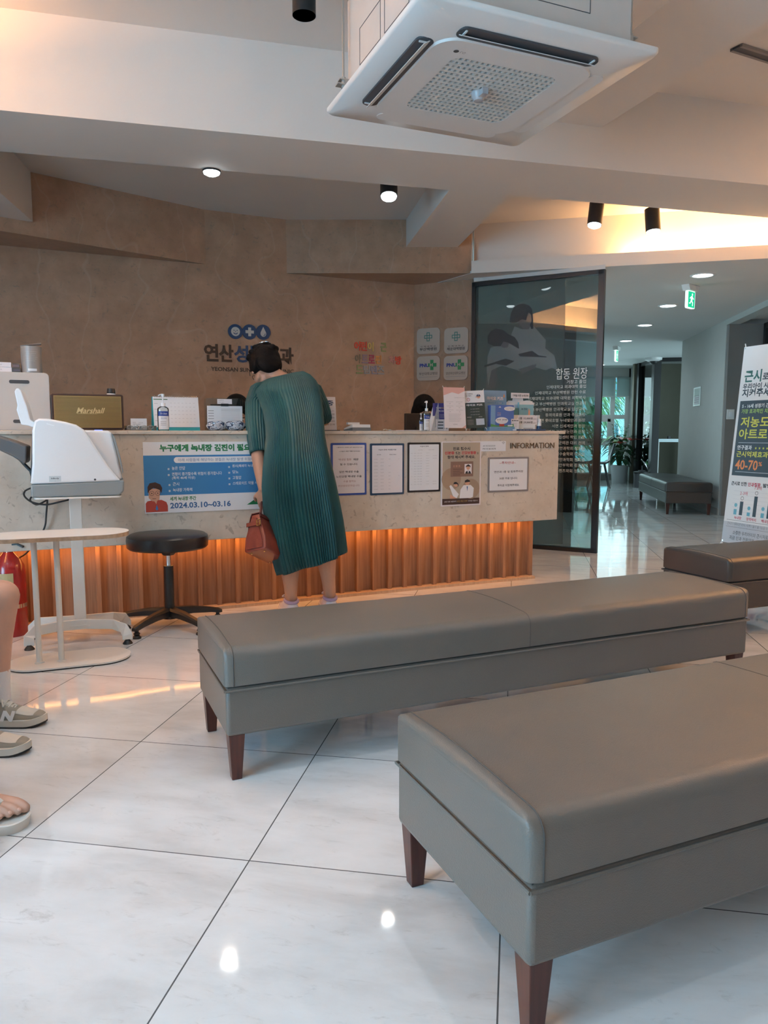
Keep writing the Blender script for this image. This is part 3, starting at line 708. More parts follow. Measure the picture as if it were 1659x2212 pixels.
bp_ = thing('blood_pressure_monitor', 'white automatic blood pressure monitor with grey base and tilted cuff lid', 'medical device', (p.x, p.y, 0), MR)
def Z(py): return PY(170, py, YM).z
GB = mat('grey_device_base', (0.24, 0.27, 0.28), 0.4, var=0)
zb = zt+0.005
MB().prism([(X(92), zb), (X(258), zb), (X(267), zb+0.02), (X(268), Z(1036)), (X(91), Z(1041)), (X(91), zb+0.01)], -0.145, 0.125, GB, 'y').build('device_base', bp_, bevel=0.008, seg=3)
sh = [(91, 1040), (96, 1000), (99, 930), (104, 910), (112, 905.5), (130, 906), (160, 912), (180, 918), (195, 929), (214, 962), (238, 1005), (262, 1037)]
MB().prism([(X(a), Z(b)) for a, b in sh], -0.148, -0.075, WHITEG, 'y').build('shell', bp_, bevel=0.010, seg=3)
sh = [(93, 1040), (98, 1000), (101, 932), (150, 922), (195, 929), (240, 930), (248, 935), (256, 975), (266, 1036)]
MB().prism([(X(a), Z(b)) for a, b in sh], -0.08, 0.125, WHITEG, 'y').build('body', bp_, bevel=0.012, seg=3)
sh = [(245, 934), (252, 945), (262, 990), (266, 1020), (264, 1022), (258, 990), (249, 950)]
MB().prism([(X(a)+0.004, Z(b)) for a, b in sh], -0.10, 0.11, GB, 'y').build('side_grille', bp_, bevel=0.002)
BLUEL = mat('blue_indicator', (0.05, 0.1, 0.9), 0.3, emit=(0.1, 0.2, 1.0), es=2.5, var=0)
MB().box(X(214), X(229), -0.05, 0.03, Z(930.5), Z(928.5), BLUEL).build('indicator_light', bp_)
MB().prism([(X(98), Z(935)), (X(93), Z(1000)), (X(90), Z(1036)), (X(94), Z(1036)), (X(101), Z(940))], -0.12, 0.10, DARKG, 'y').build('rear_edge', bp_)
lid = [(69, 850), (72, 843.5), (77, 843), (81, 848), (90, 880), (95, 908), (103, 914), (100, 924), (90, 920), (78, 918), (75, 905), (71, 888), (73, 878)]
MB().prism([(X(a), Z(b)) for a, b in lid], -0.10, 0.06, WHITEG, 'y').build('cuff_lid', bp_, bevel=0.004)
tr_ = [(0, 942), (4, 937), (18, 936), (60, 951), (86, 963), (84, 994), (80, 1000), (60, 984), (30, 967), (2, 952)]
GT = mat('grey_arm_rest', (0.10, 0.105, 0.11), 0.5, var=0)
MB().prism([(X(a), Z(b)) for a, b in tr_], -0.10, 0.09, GT, 'y').build('arm_rest', bp_, bevel=0.008, seg=3)
MB().tube([(X(63), -0.02, Z(982)), (X(78), -0.02, Z(1003)), (X(88), -0.02, Z(1015)), (X(91), -0.02, Z(1030))], 0.008, BLACK).build('arm_rest_hinge', bp_)
mb = MB(); mb.rect(X(126), X(148), Z(1036), Z(1024), -0.1485, mat('pale_label', (0.55, 0.60, 0.62), var=0)); mb.text('InBody', X(137), Z(1031), 0.008, INK, w=0.034, y=-0.149, align='C', bold=0.02)
mb.text('△', X(137), Z(1035), 0.004, GINK, y=-0.149, align='C'); mb.build('label_sticker', bp_)
MB().disc(X(212), Z(1033), 0.005, -0.1485, DARKG).build('screw', bp_)
mb = MB(); mb.flat([(X(126), Z(915)), (X(140), Z(919.5)), (X(140), Z(921)), (X(126), Z(917))], -0.1486, mat('clear_slot', (0.9, 0.92, 0.95), 0.1, var=0)); mb.build('card_slot', bp_)
# cable from the monitor to the extinguisher corner
q = Vector((p.x, p.y, 0))
cb_ = MB(); R3 = Matrix.Rotation(MR, 3, 'Z')
def W3(px, py, dy=0.0): v = PY(px, py, YM+dy); return v
path = [W3(90, 1054), W3(76, 1052, .02), W3(55, 1060, .04), W3(53, 1072, .05), W3(70, 1085, .05), W3(100, 1090, .04), W3(130, 1084, .03), W3(150, 1078, .04), W3(130, 1072, .06), W3(95, 1072, .06), W3(70, 1073, .06), W3(66, 1082, .06), W3(80, 1090, .06), W3(98, 1082, .08), W3(102, 1078, .10), W3(100, 1110, .12), W3(96, 1140, .13), W3(78, 1170, .14), W3(50, 1200, .16), W3(20, 1208, .18), W3(-10, 1204, .2), W3(-60, 1205, .2)]
cb_.tube(path, 0.0045, BLACK, n=8, sub=6)
pw = cb_.build('power_cable'); tag(pw, 'thin black power cable hanging in loops behind the blood pressure monitor', 'cable')
# ================================================================= ceiling cassette air conditioner
L0 = PZ(695, 255, 2.365); F0_ = PZ(1100, 323, 2.365); R0 = PZ(1440, 120, 2.365)
ang = math.atan2(F0_.y-L0.y, F0_.x-L0.x); cen = (L0+R0)/2
ac = thing('air_conditioner', 'square white ceiling cassette air conditioner hanging from threaded rods, with open louvres', 'air conditioner', (cen.x, cen.y, 2.365), ang)
A = 0.475
ACW = mat('ac_white_plastic', (0.66, 0.66, 0.65), 0.35, var=0.01)
CARD = mat('ac_body_casing', (0.55, 0.50, 0.46), 0.7, var=0.04)
# panel: thin slanted rim around the central raised face
mb = MB()
def sq(h, z, r=0.02): return [(x, y, z) for x, y in rrect(-h, h, -h, h, r)]
mb.loft([sq(A, 0.030), sq(A, 0.018), sq(A-0.006, 0.008, 0.03), sq(A-0.09, 0.0, 0.10), sq(A-0.11, -0.006, 0.10), sq(A-0.17, -0.006, 0.10)], ACW, cap=False)
o = mb.build('panel', ac, angle=50, recalc=False)
# outlet slots: flat plates, two painted dark for the shade inside the openings
mb = MB()
for k in range(4):
    mb.M = Matrix.Rotation(math.pi/2*k, 4, 'Z')
    pts = rrect(-0.285, 0.285, A-0.150, A-0.085, 0.032, 6)
    mb.prism(pts, -0.0075, 0.0, DARKG if k in (1, 2) else ACW)
    if k in (0, 3): pass
mb.build('outlet_slot', ac)
for k in (1, 2):
    mb = MB(); mb.M = Matrix.Rotation(math.pi/2*k, 4, 'Z')
    tilt = 0.55
    mb.loft([[(x, A-0.120+v*0.012, -0.010-(0.012 if v > 0 else -0.002)*1.0+w) for v, w in ((-1, 0), (1, 0), (1, 0.003), (-1, 0.003))] for x in (-0.272, -0.25, 0.25, 0.272)], ACW, smooth=False)
    for x in (-0.26, 0.26): mb.box(x-0.003, x+0.003, A-0.125, A-0.095, -0.012, -0.004, ACW)
    mb.build('louvre', ac)
# centre plate with a grille opening
mb = MB()
pl = rrect(-0.325, 0.325, -0.325, 0.325, 0.09, 8); op = rrect(-0.225, 0.225, -0.225, 0.225, 0.05, 8)
n = len(pl)
for z in (-0.014,):
    vs = [(x, y, z) for x, y in pl] + [(x, y, z) for x, y in op]
    mb.add(vs, [(i, (i+1) % n, n+(i+1) % n, n+i) for i in range(n)], ACW)
mb.loft([[(x, y, -0.014) for x, y in pl], [(x*1.02, y*1.02, 0.002) for x, y in pl]], ACW, cap=False)
mb.loft([[(x, y, -0.014) for x, y in op], [(x, y, 0.010) for x, y in op]], ACW, cap=False)
mb.text('LG', 0.0, 0, 0.018, GINK, y=0) if False else None
cp = mb.build('centre_plate', ac, recalc=False)
# logo under the plate: disc and two letters lying in the plate's plane
mb = MB(); mb.M = Matrix.Translation((-0.12, 0.262, -0.0146)) @ Matrix.Rotation(math.radians(180), 4, 'Z') @ Matrix.Rotation(math.radians(90), 4, 'X')
mb.M = Matrix.Translation((-0.235, -0.262, -0.0146)) @ Matrix.Rotation(math.radians(-90), 4, 'X') @ Matrix.Identity(4)
mb.disc(0, 0.006, 0.010, 0, DARKG); mb.text('LG', 0.016, 0, 0.013, GINK, y=0, bold=0.01)
lg_ = mb.build('brand_mark', cp, recalc=False)
mb = MB(); mb.box(-0.235, 0.235, -0.235, 0.235, 0.010, 0.014, DARKG); mb.build('filter', ac)
mb = MB(); GRL = mat('ac_grille', (0.60, 0.60, 0.58), 0.4, var=0)
for i in range(21):
    x = -0.225+0.45*i/20; mb.box(x-0.0045, x+0.0045, -0.226, 0.226, -0.013, 0.006, GRL)
for i in range(17):
    y = -0.225+0.45*i/16; mb.box(-0.226, 0.226, y-0.006, y+0.006, -0.0135, 0.004, GRL)
mb.build('grille', ac)
mb = MB(); mb.lathe([(0.001, -0.045), (0.018, -0.043), (0.026, -0.030), (0.030, -0.014), (0.030, -0.010)], mat('smoky_plastic', (0.42, 0.42, 0.44), 0.25, var=0)); mb.box(-0.012, 0.012, -0.055, 0.01, -0.036, -0.014, mat('smoky_plastic', (0.4, 0.4, 0.4)))
mb.build('sensor_dome', ac)
mb = MB(); mb.box(-0.40, 0.40, -0.40, 0.40, 0.028, 0.44, CARD)
for z0, z1, xs in ((0.13, 0.27, ((-0.26, -0.04), (0.0, 0.22))),):
    for k in range(4):
        mb.M = Matrix.Rotation(math.pi/2*k, 4, 'Z')
        for a, b in xs:
            for q in ((a, a+0.002, z0, z1), (b-0.002, b, z0, z1), (a, b, z0, z0+0.002), (a, b, z1-0.002, z1)):
                mb.box(q[0], q[1], -0.4015, -0.399, q[2], q[3], DARKG)
mb.build('casing', ac)
for x, y in ((-1, -1), (1, -1), (1, 1), (-1, 1)):
    h = MB().cyl((x*0.435, y*0.36, 0.045), (x*0.435, y*0.36, Z_HIGH-2.365), 0.005, GALV, n=8).build('hanger_rod', ac)
    MB().box(x*0.435-0.03, x*0.435+0.03, y*0.36-0.018, y*0.36+0.018, 0.085, 0.09, GALV).box(x*0.435-0.02, x*0.435+0.02, y*0.36-0.015, y*0.36+0.015, 0.105, 0.109, GALV).cyl((x*0.435, y*0.36, 0.075), (x*0.435, y*0.36, 0.12), 0.010, GALV, n=6).box(x*0.405-0.006, x*0.435, y*0.36-0.016, y*0.36+0.016, 0.04, 0.11, GALV).build('bracket', h)

# ================================================================= spotlights and downlights
LENS = mat('lit_lens', (0.9, 0.95, 1.0), emit=(0.85, 0.95, 1.0), es=14, var=0)
REFL = mat('lamp_reflector', (0.8, 0.8, 0.8), 0.2, 0.6, var=0)
def can(loc, r, h, label, lit=LENS, tilt=(0, 0), stem=True, power=8, deep=False):
    """surface spotlight: loc is the rim centre (lowest point)"""
    t = thing('spotlight', label, 'ceiling lamp', loc)
    t.rotation_euler = (tilt[0], tilt[1], 0)
    MB().lathe([(r, 0.0), (r, h), (0.001, h), (0.001, h-0.004), (r-0.004, h-0.004), (r-0.004, 0.0), (r, 0.0)], BLACK, n=28).build('housing', t)
    MB().lathe([(r-0.005, 0.004), (r*0.6, 0.034), (0.001, 0.036)], DARKG if deep else REFL, n=24).build('reflector', t)
    MB().lathe([(r*0.55, 0.030), (r*0.4, 0.022), (0.001, 0.020)] if deep else [(r*0.93, 0.002), (r*0.85, -0.010), (r*0.5, -0.020), (0.001, -0.023)], lit, n=24).build('lens', t)
    return t
p = PZ(840, 424, 2.60)
def yoke(t, h, up):
    MB().box(-0.004, 0.004, -0.012, 0.012, h-0.01, up, BLACK).cyl((0, 0, up-0.012), (0, 0, up), 0.035, BLACK).build('stem', t)
t = can(p, 0.058, 0.10, 'black cylinder spotlight glowing white under the ceiling, right one over the counter', tilt=(-0.3,0)); yoke(t, 0.10, Z_MID-2.60)
q = PZ(457, 372, 2.60); t = can(q, 0.055, 0.10, 'black cylinder spotlight over the counter, left one, half cut off by the white beam'); yoke(t, 0.10, Z_MID-2.60)
P_SPOT = 36
lamp('counter_spot_light', (p.x, p.y, 2.59), P_SPOT, NEUT, 140, 0.8)
lamp('counter_spot_light', (q.x, q.y, 2.59), P_SPOT, NEUT, 140, 0.8)
a = PV(1284, 486, (0, 6.05), (1, 5.95)); t = can(a, 0.055, 0.17, 'left of two black cylinder spotlights hanging before the warm lit cove', tilt=(-0.12, 0.12)); yoke(t, 0.17, Z_MID-a.z+0.0)
lamp('cove_spot_light', (a.x, a.y-0.03, a.z-0.02), 14, COOLW, 100, 0.8)
b = PV(1411, 500, (0, 6.05), (1, 5.95)); t = can(b, 0.055, 0.17, 'right of two black cylinder spotlights hanging before the warm lit cove', tilt=(-0.12, -0.05)); yoke(t, 0.17, Z_MID-b.z)
lamp('cove_spot_light', (b.x, b.y-0.03, b.z-0.02), 14, COOLW, 100, 0.8)
c = PZ(657, 34, 2.86); t = can(c, 0.052, 0.22, 'black cylinder spotlight on the high ceiling at the top edge beside the air conditioner', deep=True)
lamp('tray_spot_light', (c.x, c.y, c.z-0.02), 12, COOLW, 60, 0.5)
# four added spotlights, unseen above the frame, to light floor and bench tops
LENS2 = LENS
for x, y in ((-1.3, 1.3), (0.4, 1.9), (2.0, 1.8), (-1.0, 3.0)):
    t = can((x, y, 2.86), 0.052, 0.225, 'black cylinder spotlight on the high ceiling of the waiting room, out of the picture'); t['group'] = 'added waiting room ceiling spotlights'
    lamp('tray_spot_light', (x, y, 2.84), P_CEIL, COOLW, 120, 0.8)
# recessed corridor downlights
cor = [((1518, 594), 'nearest recessed round corridor downlight, above the green exit sign'), ((1443, 660), 'second nearest recessed round corridor downlight'), ((1393, 702), 'third recessed round corridor downlight from the front'), ((1352, 736), 'fourth recessed round corridor downlight from the front'), ((1297, 788), 'farthest recessed round downlight near the corridor window')]
for (px, py), lab in cor:
    p = PZ(px, py, Z_LOW); t = thing('downlight', lab, 'ceiling lamp', (p.x, p.y, Z_LOW), group='recessed corridor downlights')
    MB().lathe([(0.105, 0.0), (0.105, -0.004), (0.085, -0.008), (0.080, -0.003), (0.080, 0.0)], WHITE, n=32).build('trim_ring', t)
    MB().lathe([(0.080, -0.002), (0.001, -0.0025)], LENS, n=28).build('lens', t)
    lamp('downlight_light', (p.x, p.y, Z_LOW-0.03), 9, COOLW, 150, 0.9)

# ================================================================= exit signs and camera
GRN = mat('exit_green', (0.0, 0.35, 0.18), 0.3, emit=(0.0, 0.55, 0.28), es=0.9, var=0)
EWH = mat('exit_white', (0.8, 0.9, 0.85), 0.3, emit=(0.8, 1.0, 0.9), es=0.9, var=0)
def exit_sign(px, py, s_, lab, rz):
    p = PZ(px, py, Z_LOW); t = thing('exit_sign', lab, 'sign', (p.x, p.y, Z_LOW), rz)
    MB().prism([(-0.15*s_, 0), (0.15*s_, 0), (0.11*s_, -0.07*s_), (-0.11*s_, -0.07*s_)], -0.05*s_, 0.05*s_, WHITE, 'y').build('ceiling_box', t)
    MB().prism(rrect(-0.10*s_, 0.10*s_, -0.29*s_, -0.07*s_, 0.015), -0.018*s_, 0.018*s_, EWH, 'y').build('sign_plate', t)
    mb = MB(); y = -0.0185*s_
    mb.rect(-0.09*s_, 0.09*s_, -0.28*s_, -0.08*s_, y, GRN)
    w = y-0.001; k = s_
    mb.disc(0.02*k, -0.115*k, 0.016*k, w, EWH)
    mb.flat([(-0.01*k, -0.135*k), (0.03*k, -0.135*k), (0.02*k, -0.195*k), (-0.02*k, -0.19*k)], w, EWH)
    mb.flat([(0.02*k, -0.14*k), (0.06*k, -0.165*k), (0.055*k, -0.178*k), (0.015*k, -0.160*k)], w-0.0002, EWH)
    mb.flat([(-0.01*k, -0.14*k), (-0.05*k, -0.16*k), (-0.05*k, -0.175*k), (-0.01*k, -0.158*k)], w-0.0002, EWH)
    mb.flat([(0.0, -0.185*k), (0.045*k, -0.215*k), (0.035*k, -0.26*k), (0.018*k, -0.26*k), (0.022*k, -0.222*k), (-0.018*k, -0.20*k)], w-0.0003, EWH)
    mb.flat([(-0.02*k, -0.19*k), (0.0, -0.195*k), (-0.03*k, -0.235*k), (-0.065*k, -0.235*k), (-0.065*k, -0.222*k), (-0.04*k, -0.222*k)], w-0.0004, EWH)
    mb.build('running_figure', t)
exit_sign(1492, 617, 0.72, 'green lit exit sign with a running figure hanging by the nearest corridor downlight', math.radians(42))
exit_sign(1332, 749, 0.8, 'small distant green exit sign hanging far down the corridor', math.radians(62))
p = PZ(1403, 777, Z_LOW)
t = thing('security_camera', 'white dome security camera on the corridor ceiling above the black glass partition', 'camera', (p.x-0.05, p.y-0.35, Z_LOW))
MB().lathe([(0.001, -0.07), (0.10, -0.065), (0.15, -0.04), (0.155, 0.0)], WHITE).build('housing', t); MB().ellip((0, -0.02, -0.065), (0.075, 0.075, 0.06), BLACK).build('dome', t)
# wall items in the corridor
def onwall(px, py): return PV(px, py, wa0, wa1)
a_ = onwall(1500, 838); b_ = onwall(1513, 876); wr = math.atan2(wa1.y-wa0.y, wa1.x-wa0.x)
fr_ = thing('wall_notice', 'narrow framed notice in a clear holder on the pale corridor wall', 'notice', (a_.x, a_.y, 0), wr)
L_ = (b_-a_).dot(ud); mb = MB(); mb.box(0, L_, -0.008, 0, b_.z, a_.z, mat('acrylic_edge', (0.5, 0.55, 0.53), 0.2, var=0)); mb.build('holder', fr_)
mb = MB(); mb.rect(L_*.12, L_*.88, b_.z+0.02, (a_.z+b_.z)/2, -0.009, PAPER); mb.rect(L_*.12, L_*.88, (a_.z+b_.z)/2+.005, a_.z-0.02, -0.009, mat('pale_green_paper', (0.5, 0.6, 0.55), var=0))
for k in range(4): mb.rect(L_*.2, L_*.8, b_.z+0.05+k*0.03, b_.z+0.056+k*0.03, -0.010, GINK)
mb.build('sheet', fr_)
p = PY(1578, 895, 9.17); tag(MB().box(-0.045, 0.045, -0.014, 0, -0.06, 0.06, WHITE).box(-0.02, 0.02, -0.018, -0.014, -0.03, 0.03, WHITEG).build('light_switch', loc=(p.x, 9.18, p.z), bevel=0.004), 'white light switch on the dark recess wall left of the banner', 'switch')
# ================================================================= signs on the stone wall
NAVY = mat('navy_sign', (0.018, 0.055, 0.14), 0.35, var=0); BROWN = mat('brown_sign', (0.055, 0.030, 0.018), 0.4, var=0)
BLUE = mat('blue_sign', (0.02, 0.09, 0.24), 0.4, var=0); SIGNW = mat('sign_white', (0.55, 0.52, 0.48), 0.4, var=0)
WP = (WC, WC+CD)
def wl_(px, py): p = PV(px, py, *WP); return ((p-WC).dot(CD), p.z)
def onw(name, label, cat, group=None): return thing(name, label, cat, (WC.x, WC.y, 0), CROT, group)
EPS = -0.012
for k, (px, lab) in enumerate(((508, 'navy round wall badge with a smiling face, left of three'), (538.5, 'navy round wall badge with a white cross, middle of three'), (568, 'navy round wall badge with a water drop, right of three'))):
    x, z = wl_(px, 716.5 + k*0.8); r = wl_(px+15.5, 716)[0]-x
    t = onw('logo_badge', lab, 'sign', None)
    MB().cyl((x, 0.0, z), (x, EPS, z), r, NAVY, n=36).build('disc', t)
    mb = MB(); y = EPS-0.001
    if k == 0:
        mb.disc(x, z, r*0.62, y, SIGNW, 28)
        for s_ in (-1, 1): mb.disc(x+s_*r*0.22, z+r*0.15, r*0.07, y-0.001, NAVY, 10)
        mb.flat([(x+r*0.34*math.cos(math.radians(a)), z-r*0.05+r*0.34*math.sin(math.radians(a))) for a in range(200, 341, 20)] + [(x+r*0.24*math.cos(math.radians(a)), z-r*0.05+r*0.22*math.sin(math.radians(a))) for a in range(340, 199, -20)], y-0.001, NAVY)
        mb.box(x-r*0.03, x+r*0.03, y-0.001, y, z-r*0.1, z+r*0.1, NAVY)
    elif k == 1:
        mb.rect(x-r*0.2, x+r*0.2, z-r*0.58, z+r*0.58, y, SIGNW); mb.rect(x-r*0.58, x+r*0.58, z-r*0.2, z+r*0.2, y-0.0005, SIGNW)
    else:
        pts = [(x+r*0.40*math.cos(math.radians(a)), z-r*0.18+r*0.42*math.sin(math.radians(a))) for a in range(-210, 31, 15)] + [(x, z+r*0.72)]
        mb.flat(pts, y, SIGNW)
        mb.flat([(x+r*0.28*math.cos(math.radians(a)), z-r*0.2+r*0.30*math.sin(math.radians(a))) for a in range(-90, 11, 20)] + [(x+r*0.20*math.cos(math.radians(a)), z-r*0.2+r*0.22*math.sin(math.radians(a))) for a in range(10, -91, -20)], y-0.001, NAVY)
    mb.build('emblem', t)
def letters(chars, px0, px1, py0, py1, colors, label, nm='sign_lettering', bold=0.03, ext=0.007, w=None):
    """one letter sign made of separately coloured runs between two pixels"""
    t = onw(nm, label, 'sign'); n = len(chars)
    for i, (c, m) in enumerate(zip(chars, colors)):
        if c == ' ': continue
        a = px0 + (px1-px0)*i/n; b = px0 + (px1-px0)*(i+0.92)/n
        sk = (py1-py0)
        x0 = wl_(a, py1)[0]; x1 = wl_(b, py0)[0]; z0 = wl_(px0, py1)[1]; z1 = wl_(px0, py0)[1]
        MB().text(c, x0, z0, z1-z0, m, w=x1-x0, y=-ext, bold=bold, ext=-ext).build('letter', t)
    return t
def word(s_, px0, px1, py0, py1, m, t, bold=0.0, ext=0.006):
    x0, z0 = wl_(px0, py1); x1 = wl_(px1, py0)[0]; z1 = wl_(px0, py0)[1]
    MB().text(s_, x0, z0, z1-z0, m, w=x1-x0, y=-ext, bold=bold, ext=-ext).build('lettering', t)
letters('연산성모안과', 441, 636, 742, 780, [BROWN, BROWN, NAVY, NAVY, BROWN, BROWN], 'large brown and navy Korean clinic name in raised letters on the stone wall')
t = onw('sign_lettering', 'small brown English clinic name under the large Korean name on the stone wall', 'sign')
word('YEONSAN SUNGMO EYE CLINIC', 456, 634, 792, 801, BROWN, t, 0.012, 0.003)
def c_(n, c): return mat(n, c, 0.45, var=0)
RED, ORG, YEL, OLG, PUR, MAG, BRN = c_('letter_red', (.60, .06, .03)), c_('letter_orange', (.62, .26, .07)), c_('letter_yellow', (.60, .40, .12)), c_('letter_olive', (.22, .26, .10)), c_('letter_purple', (.24, .17, .22)), c_('letter_crimson', (.40, .05, .09)), c_('letter_brown', (.20, .16, .10))
GRY, LIL, ROS = c_('letter_grey', (.30, .29, .28)), c_('letter_lilac', (.24, .24, .30)), c_('letter_rose', (.50, .24, .20))
letters('어린이 근', 765, 836, 737, 757, [RED, RED, YEL, RED, OLG], 'top line of small coloured Korean letters on the stone wall', bold=0.03, ext=0.006)
letters('아트로핀 처방', 767, 868, 765, 784, [BRN, PUR, MAG, ORG, RED, ROS, RED], 'middle line of small coloured Korean letters on the stone wall', bold=0.03, ext=0.006)
letters('드림렌즈', 769, 831, 788, 807, [OLG, GRY, LIL, GRY], 'bottom line of small coloured Korean letters on the stone wall', bold=0.03, ext=0.006)

# four acrylic hospital plaques on the short wall beside the glass
ACR = mat('frosted_acrylic', (0.47, 0.42, 0.37), 0.12, var=0); TEAL = c_('teal_print', (.05, .20, .17)); GRNP = c_('green_print', (.02, .22, .08)); BLUP = c_('blue_print', (.03, .05, .28))
def gw(px, py): p = PV(px, py, WC, WC+GD); return ((p-WC).dot(GD), p.z)
pl = [(902, 951, 711, 763, 0, 'upper left frosted acrylic hospital plaque with a teal interlaced cross', '인 제 대 학 교', '부산백병원'), (961, 1012, 710, 762, 0, 'upper right frosted acrylic hospital plaque with a teal interlaced cross', '인 제 대 학 교', '해운대백병원'),
      (902, 951, 771, 821, 1, 'lower left frosted acrylic hospital plaque with blue letters and a green cross', '', '부산대학교병원'), (960, 1011, 770, 820, 1, 'lower right frosted acrylic hospital plaque with blue letters and a green cross', '', '양산부산대학교병원')]
for a, b, c, d, kind, lab, s1, s2 in pl:
    x0, z1 = gw(a, c); x1, z0 = gw(b, d); w = x1-x0; h = z1-z0; t = thing('hospital_plaque', lab, 'plaque', (WC.x, WC.y, 0), GR)
    MB().prism(rrect(x0, x1, z0, z1, w*0.16), -0.014, -0.004, ACR, 'y').build('acrylic_plate', t)
    mb = MB(); xc = (x0+x1)/2; y = -0.015
    if kind == 0:
        u = w*0.045; zc = z0+h*0.66
        for (ax, az) in ((-1, 0), (1, 0), (0, -1), (0, 1)):
            cx, cz = xc+ax*u*2.3, zc+az*u*2.3
            for q in ((-1.9, 1.9, 1.1, 1.9), (-1.9, 1.9, -1.9, -1.1), (-1.9, -1.1, -1.9, 1.9), (1.1, 1.9, -1.9, 1.9)):
                mb.rect(cx+q[0]*u*.8, cx+q[1]*u*.8, cz+q[2]*u*.8, cz+q[3]*u*.8, y, TEAL); y -= 0.00005
        mb.text(s1, xc, z0+h*0.26, h*0.06, INK, w=w*0.66, y=y, align='C'); mb.text(s2, xc, z0+h*0.12, h*0.12, INK, w=w*0.74, y=y, align='C', bold=0.01)
    else:
        mb.text('PNU', x0+w*0.12, z0+h*0.55, h*0.15, BLUP, w=w*0.42, y=y, bold=0.05)
        gx, gz = x0+w*0.66, z0+h*0.63
        mb.rect(gx-w*0.07, gx+w*0.07, gz-h*0.21, gz+h*0.21, y, GRNP); mb.rect(gx-w*0.16, gx+w*0.2, gz-h*0.075, gz+h*0.075, y-0.0003, GRNP)
        mb.text('H', gx-w*0.09, gz-h*0.06, h*0.13, ACR, w=w*0.13, y=y-0.001, bold=0.05)
        mb.text(s2, xc, z0+h*0.22, h*0.12, INK, w=w*0.8, y=y, align='C'); mb.rect(x0+w*0.1, x1-w*0.1, z0+h*0.13, z0+h*0.15, y, GINK)
    mb.build('print', t)

# ================================================================= notices on the counter front
def notice(nm, lab, cat, px0, py0, px1, py1, t_=0.003):
    x0, z1 = fr(px0, py0); x1 = fr(px1, py1)[0]; z0 = fr(px0, py1)[1]
    t = thing(nm, lab, cat, frp(x0, z0), CROT)
    return t, x1-x0, z1-z0
PBLUE = c_('poster_blue', (.035, .20, .46)); PGREEN = c_('poster_green', (.02, .19, .07)); PNAVY = c_('poster_navy', (.05, .14, .32)); SKINP = c_('poster_skin', (.62, .33, .22)); REDP = c_('poster_red', (.45, .06, .04)); BRNP = c_('poster_brown', (.055, .025, .02))
LGREY = c_('poster_light_grey', (.50, .55, .62))
t, w, h = notice('glaucoma_poster', 'wide blue and white glaucoma week poster with a worried man in red', 'poster', 308, 955, 604, 1110)
mb = MB(); mb.box(0, w, -0.002, 0, 0, h, PAPER); mb.build('sheet', t)
mb = MB(); y = -0.0024
def q_(px): return (fr(px, 1000)[0]-fr(308, 1000)[0])
def zz(py): return h*(1110-py)/155.0
mb.rect(0, w, zz(1071), zz(984), y, PBLUE)
mb.text('누구에게 녹내장 검진이 필요할까요?', q_(344), zz(976), zz(960)-zz(976), PGREEN, w=q_(588)-q_(344), y=y, bold=0.05)
mb.prism([(a, b) for a, b in rrect(q_(374), q_(590), zz(1001), zz(988), 0.016)], y-0.0003, y-0.0002, PAPER, 'y')
mb.text('아래 사람들에 해당하는 분들은 녹내장 발생 위험이 높습니다.', q_(383), zz(998), zz(991)-zz(998), PNAVY, w=q_(578)-q_(383), y=y-0.0006)
for s_, px, py, wd in (('높은 안압', 369, 1016, 29), ('연령이 증가할수록 위험이 증가합니다', 369, 1029, 108), ('(특히 40세 이상)', 369, 1038, 50), ('근시', 370, 1051, 14), ('녹내장 가족력', 370, 1064, 42), ('원시(폐쇄각 녹내장)', 500, 1014, 52), ('당뇨', 500, 1027, 13), ('고혈압', 500, 1040, 19), ('스테로이드 약물 사용', 500, 1053, 60)):
    mb.text(s_, q_(px), zz(py), zz(0)-zz(7.6), PAPER, w=q_(px+wd)-q_(px), y=y-0.0004, bold=0.01)
    if '특히' not in s_: mb.text('✓', q_(px-9), zz(py), zz(0)-zz(6), LGREY, y=y-0.0004) if False else mb.rect(q_(px-9), q_(px-5), zz(py), zz(py-4), y-0.0004, LGREY)
mb.text('세계 녹내장 주간', q_(363), zz(1084), zz(0)-zz(9), PGREEN, w=q_(420)-q_(363), y=y, bold=0.03)
mb.text('2024.03.10~03.16', q_(363), zz(1101), zz(0)-zz(13), PNAVY, w=q_(495)-q_(363), y=y, bold=0.03)
mb.flat([(q_(530), zz(1099)), (q_(555), zz(1082)), (q_(571), zz(1099))], y, PGREEN)
# drawn man
def pm(pts, m, dy): mb.flat([(q_(a), zz(b)) for a, b in pts], y-dy, m)
pm([(310, 1107), (310, 1088), (314, 1083), (327, 1081), (345, 1081), (355, 1086), (358, 1094), (358, 1107)], REDP, 0.0008)
pm([(317, 1063), (317, 1076), (324, 1083), (332, 1084), (340, 1080), (342, 1063), (341, 1056), (318, 1056)], SKINP, 0.0010)
pm([(327, 1080), (336, 1080), (333, 1090)], SKINP, 0.0011)
pm([(315, 1064), (315, 1052), (320, 1044), (332, 1042), (343, 1047), (347, 1055), (345, 1066), (342, 1062), (341, 1059), (328, 1054), (319, 1060), (317, 1065)], BRNP, 0.0012)
for cx in (324, 337):
    mb.ring(q_(cx), zz(1066), 0.013, 0.002, y-0.0013, BRNP, 16); mb.disc(q_(cx), zz(1066), 0.0035, y-0.0013, BRNP, 8)
pm([(325, 1077.5), (333, 1077.5), (333, 1078.5), (325, 1078.5)], BRNP, 0.0013)
pm([(331, 1101), (334, 1091), (337, 1101), (334, 1104)], PBLUE, 0.0013)
mb.build('print', t)

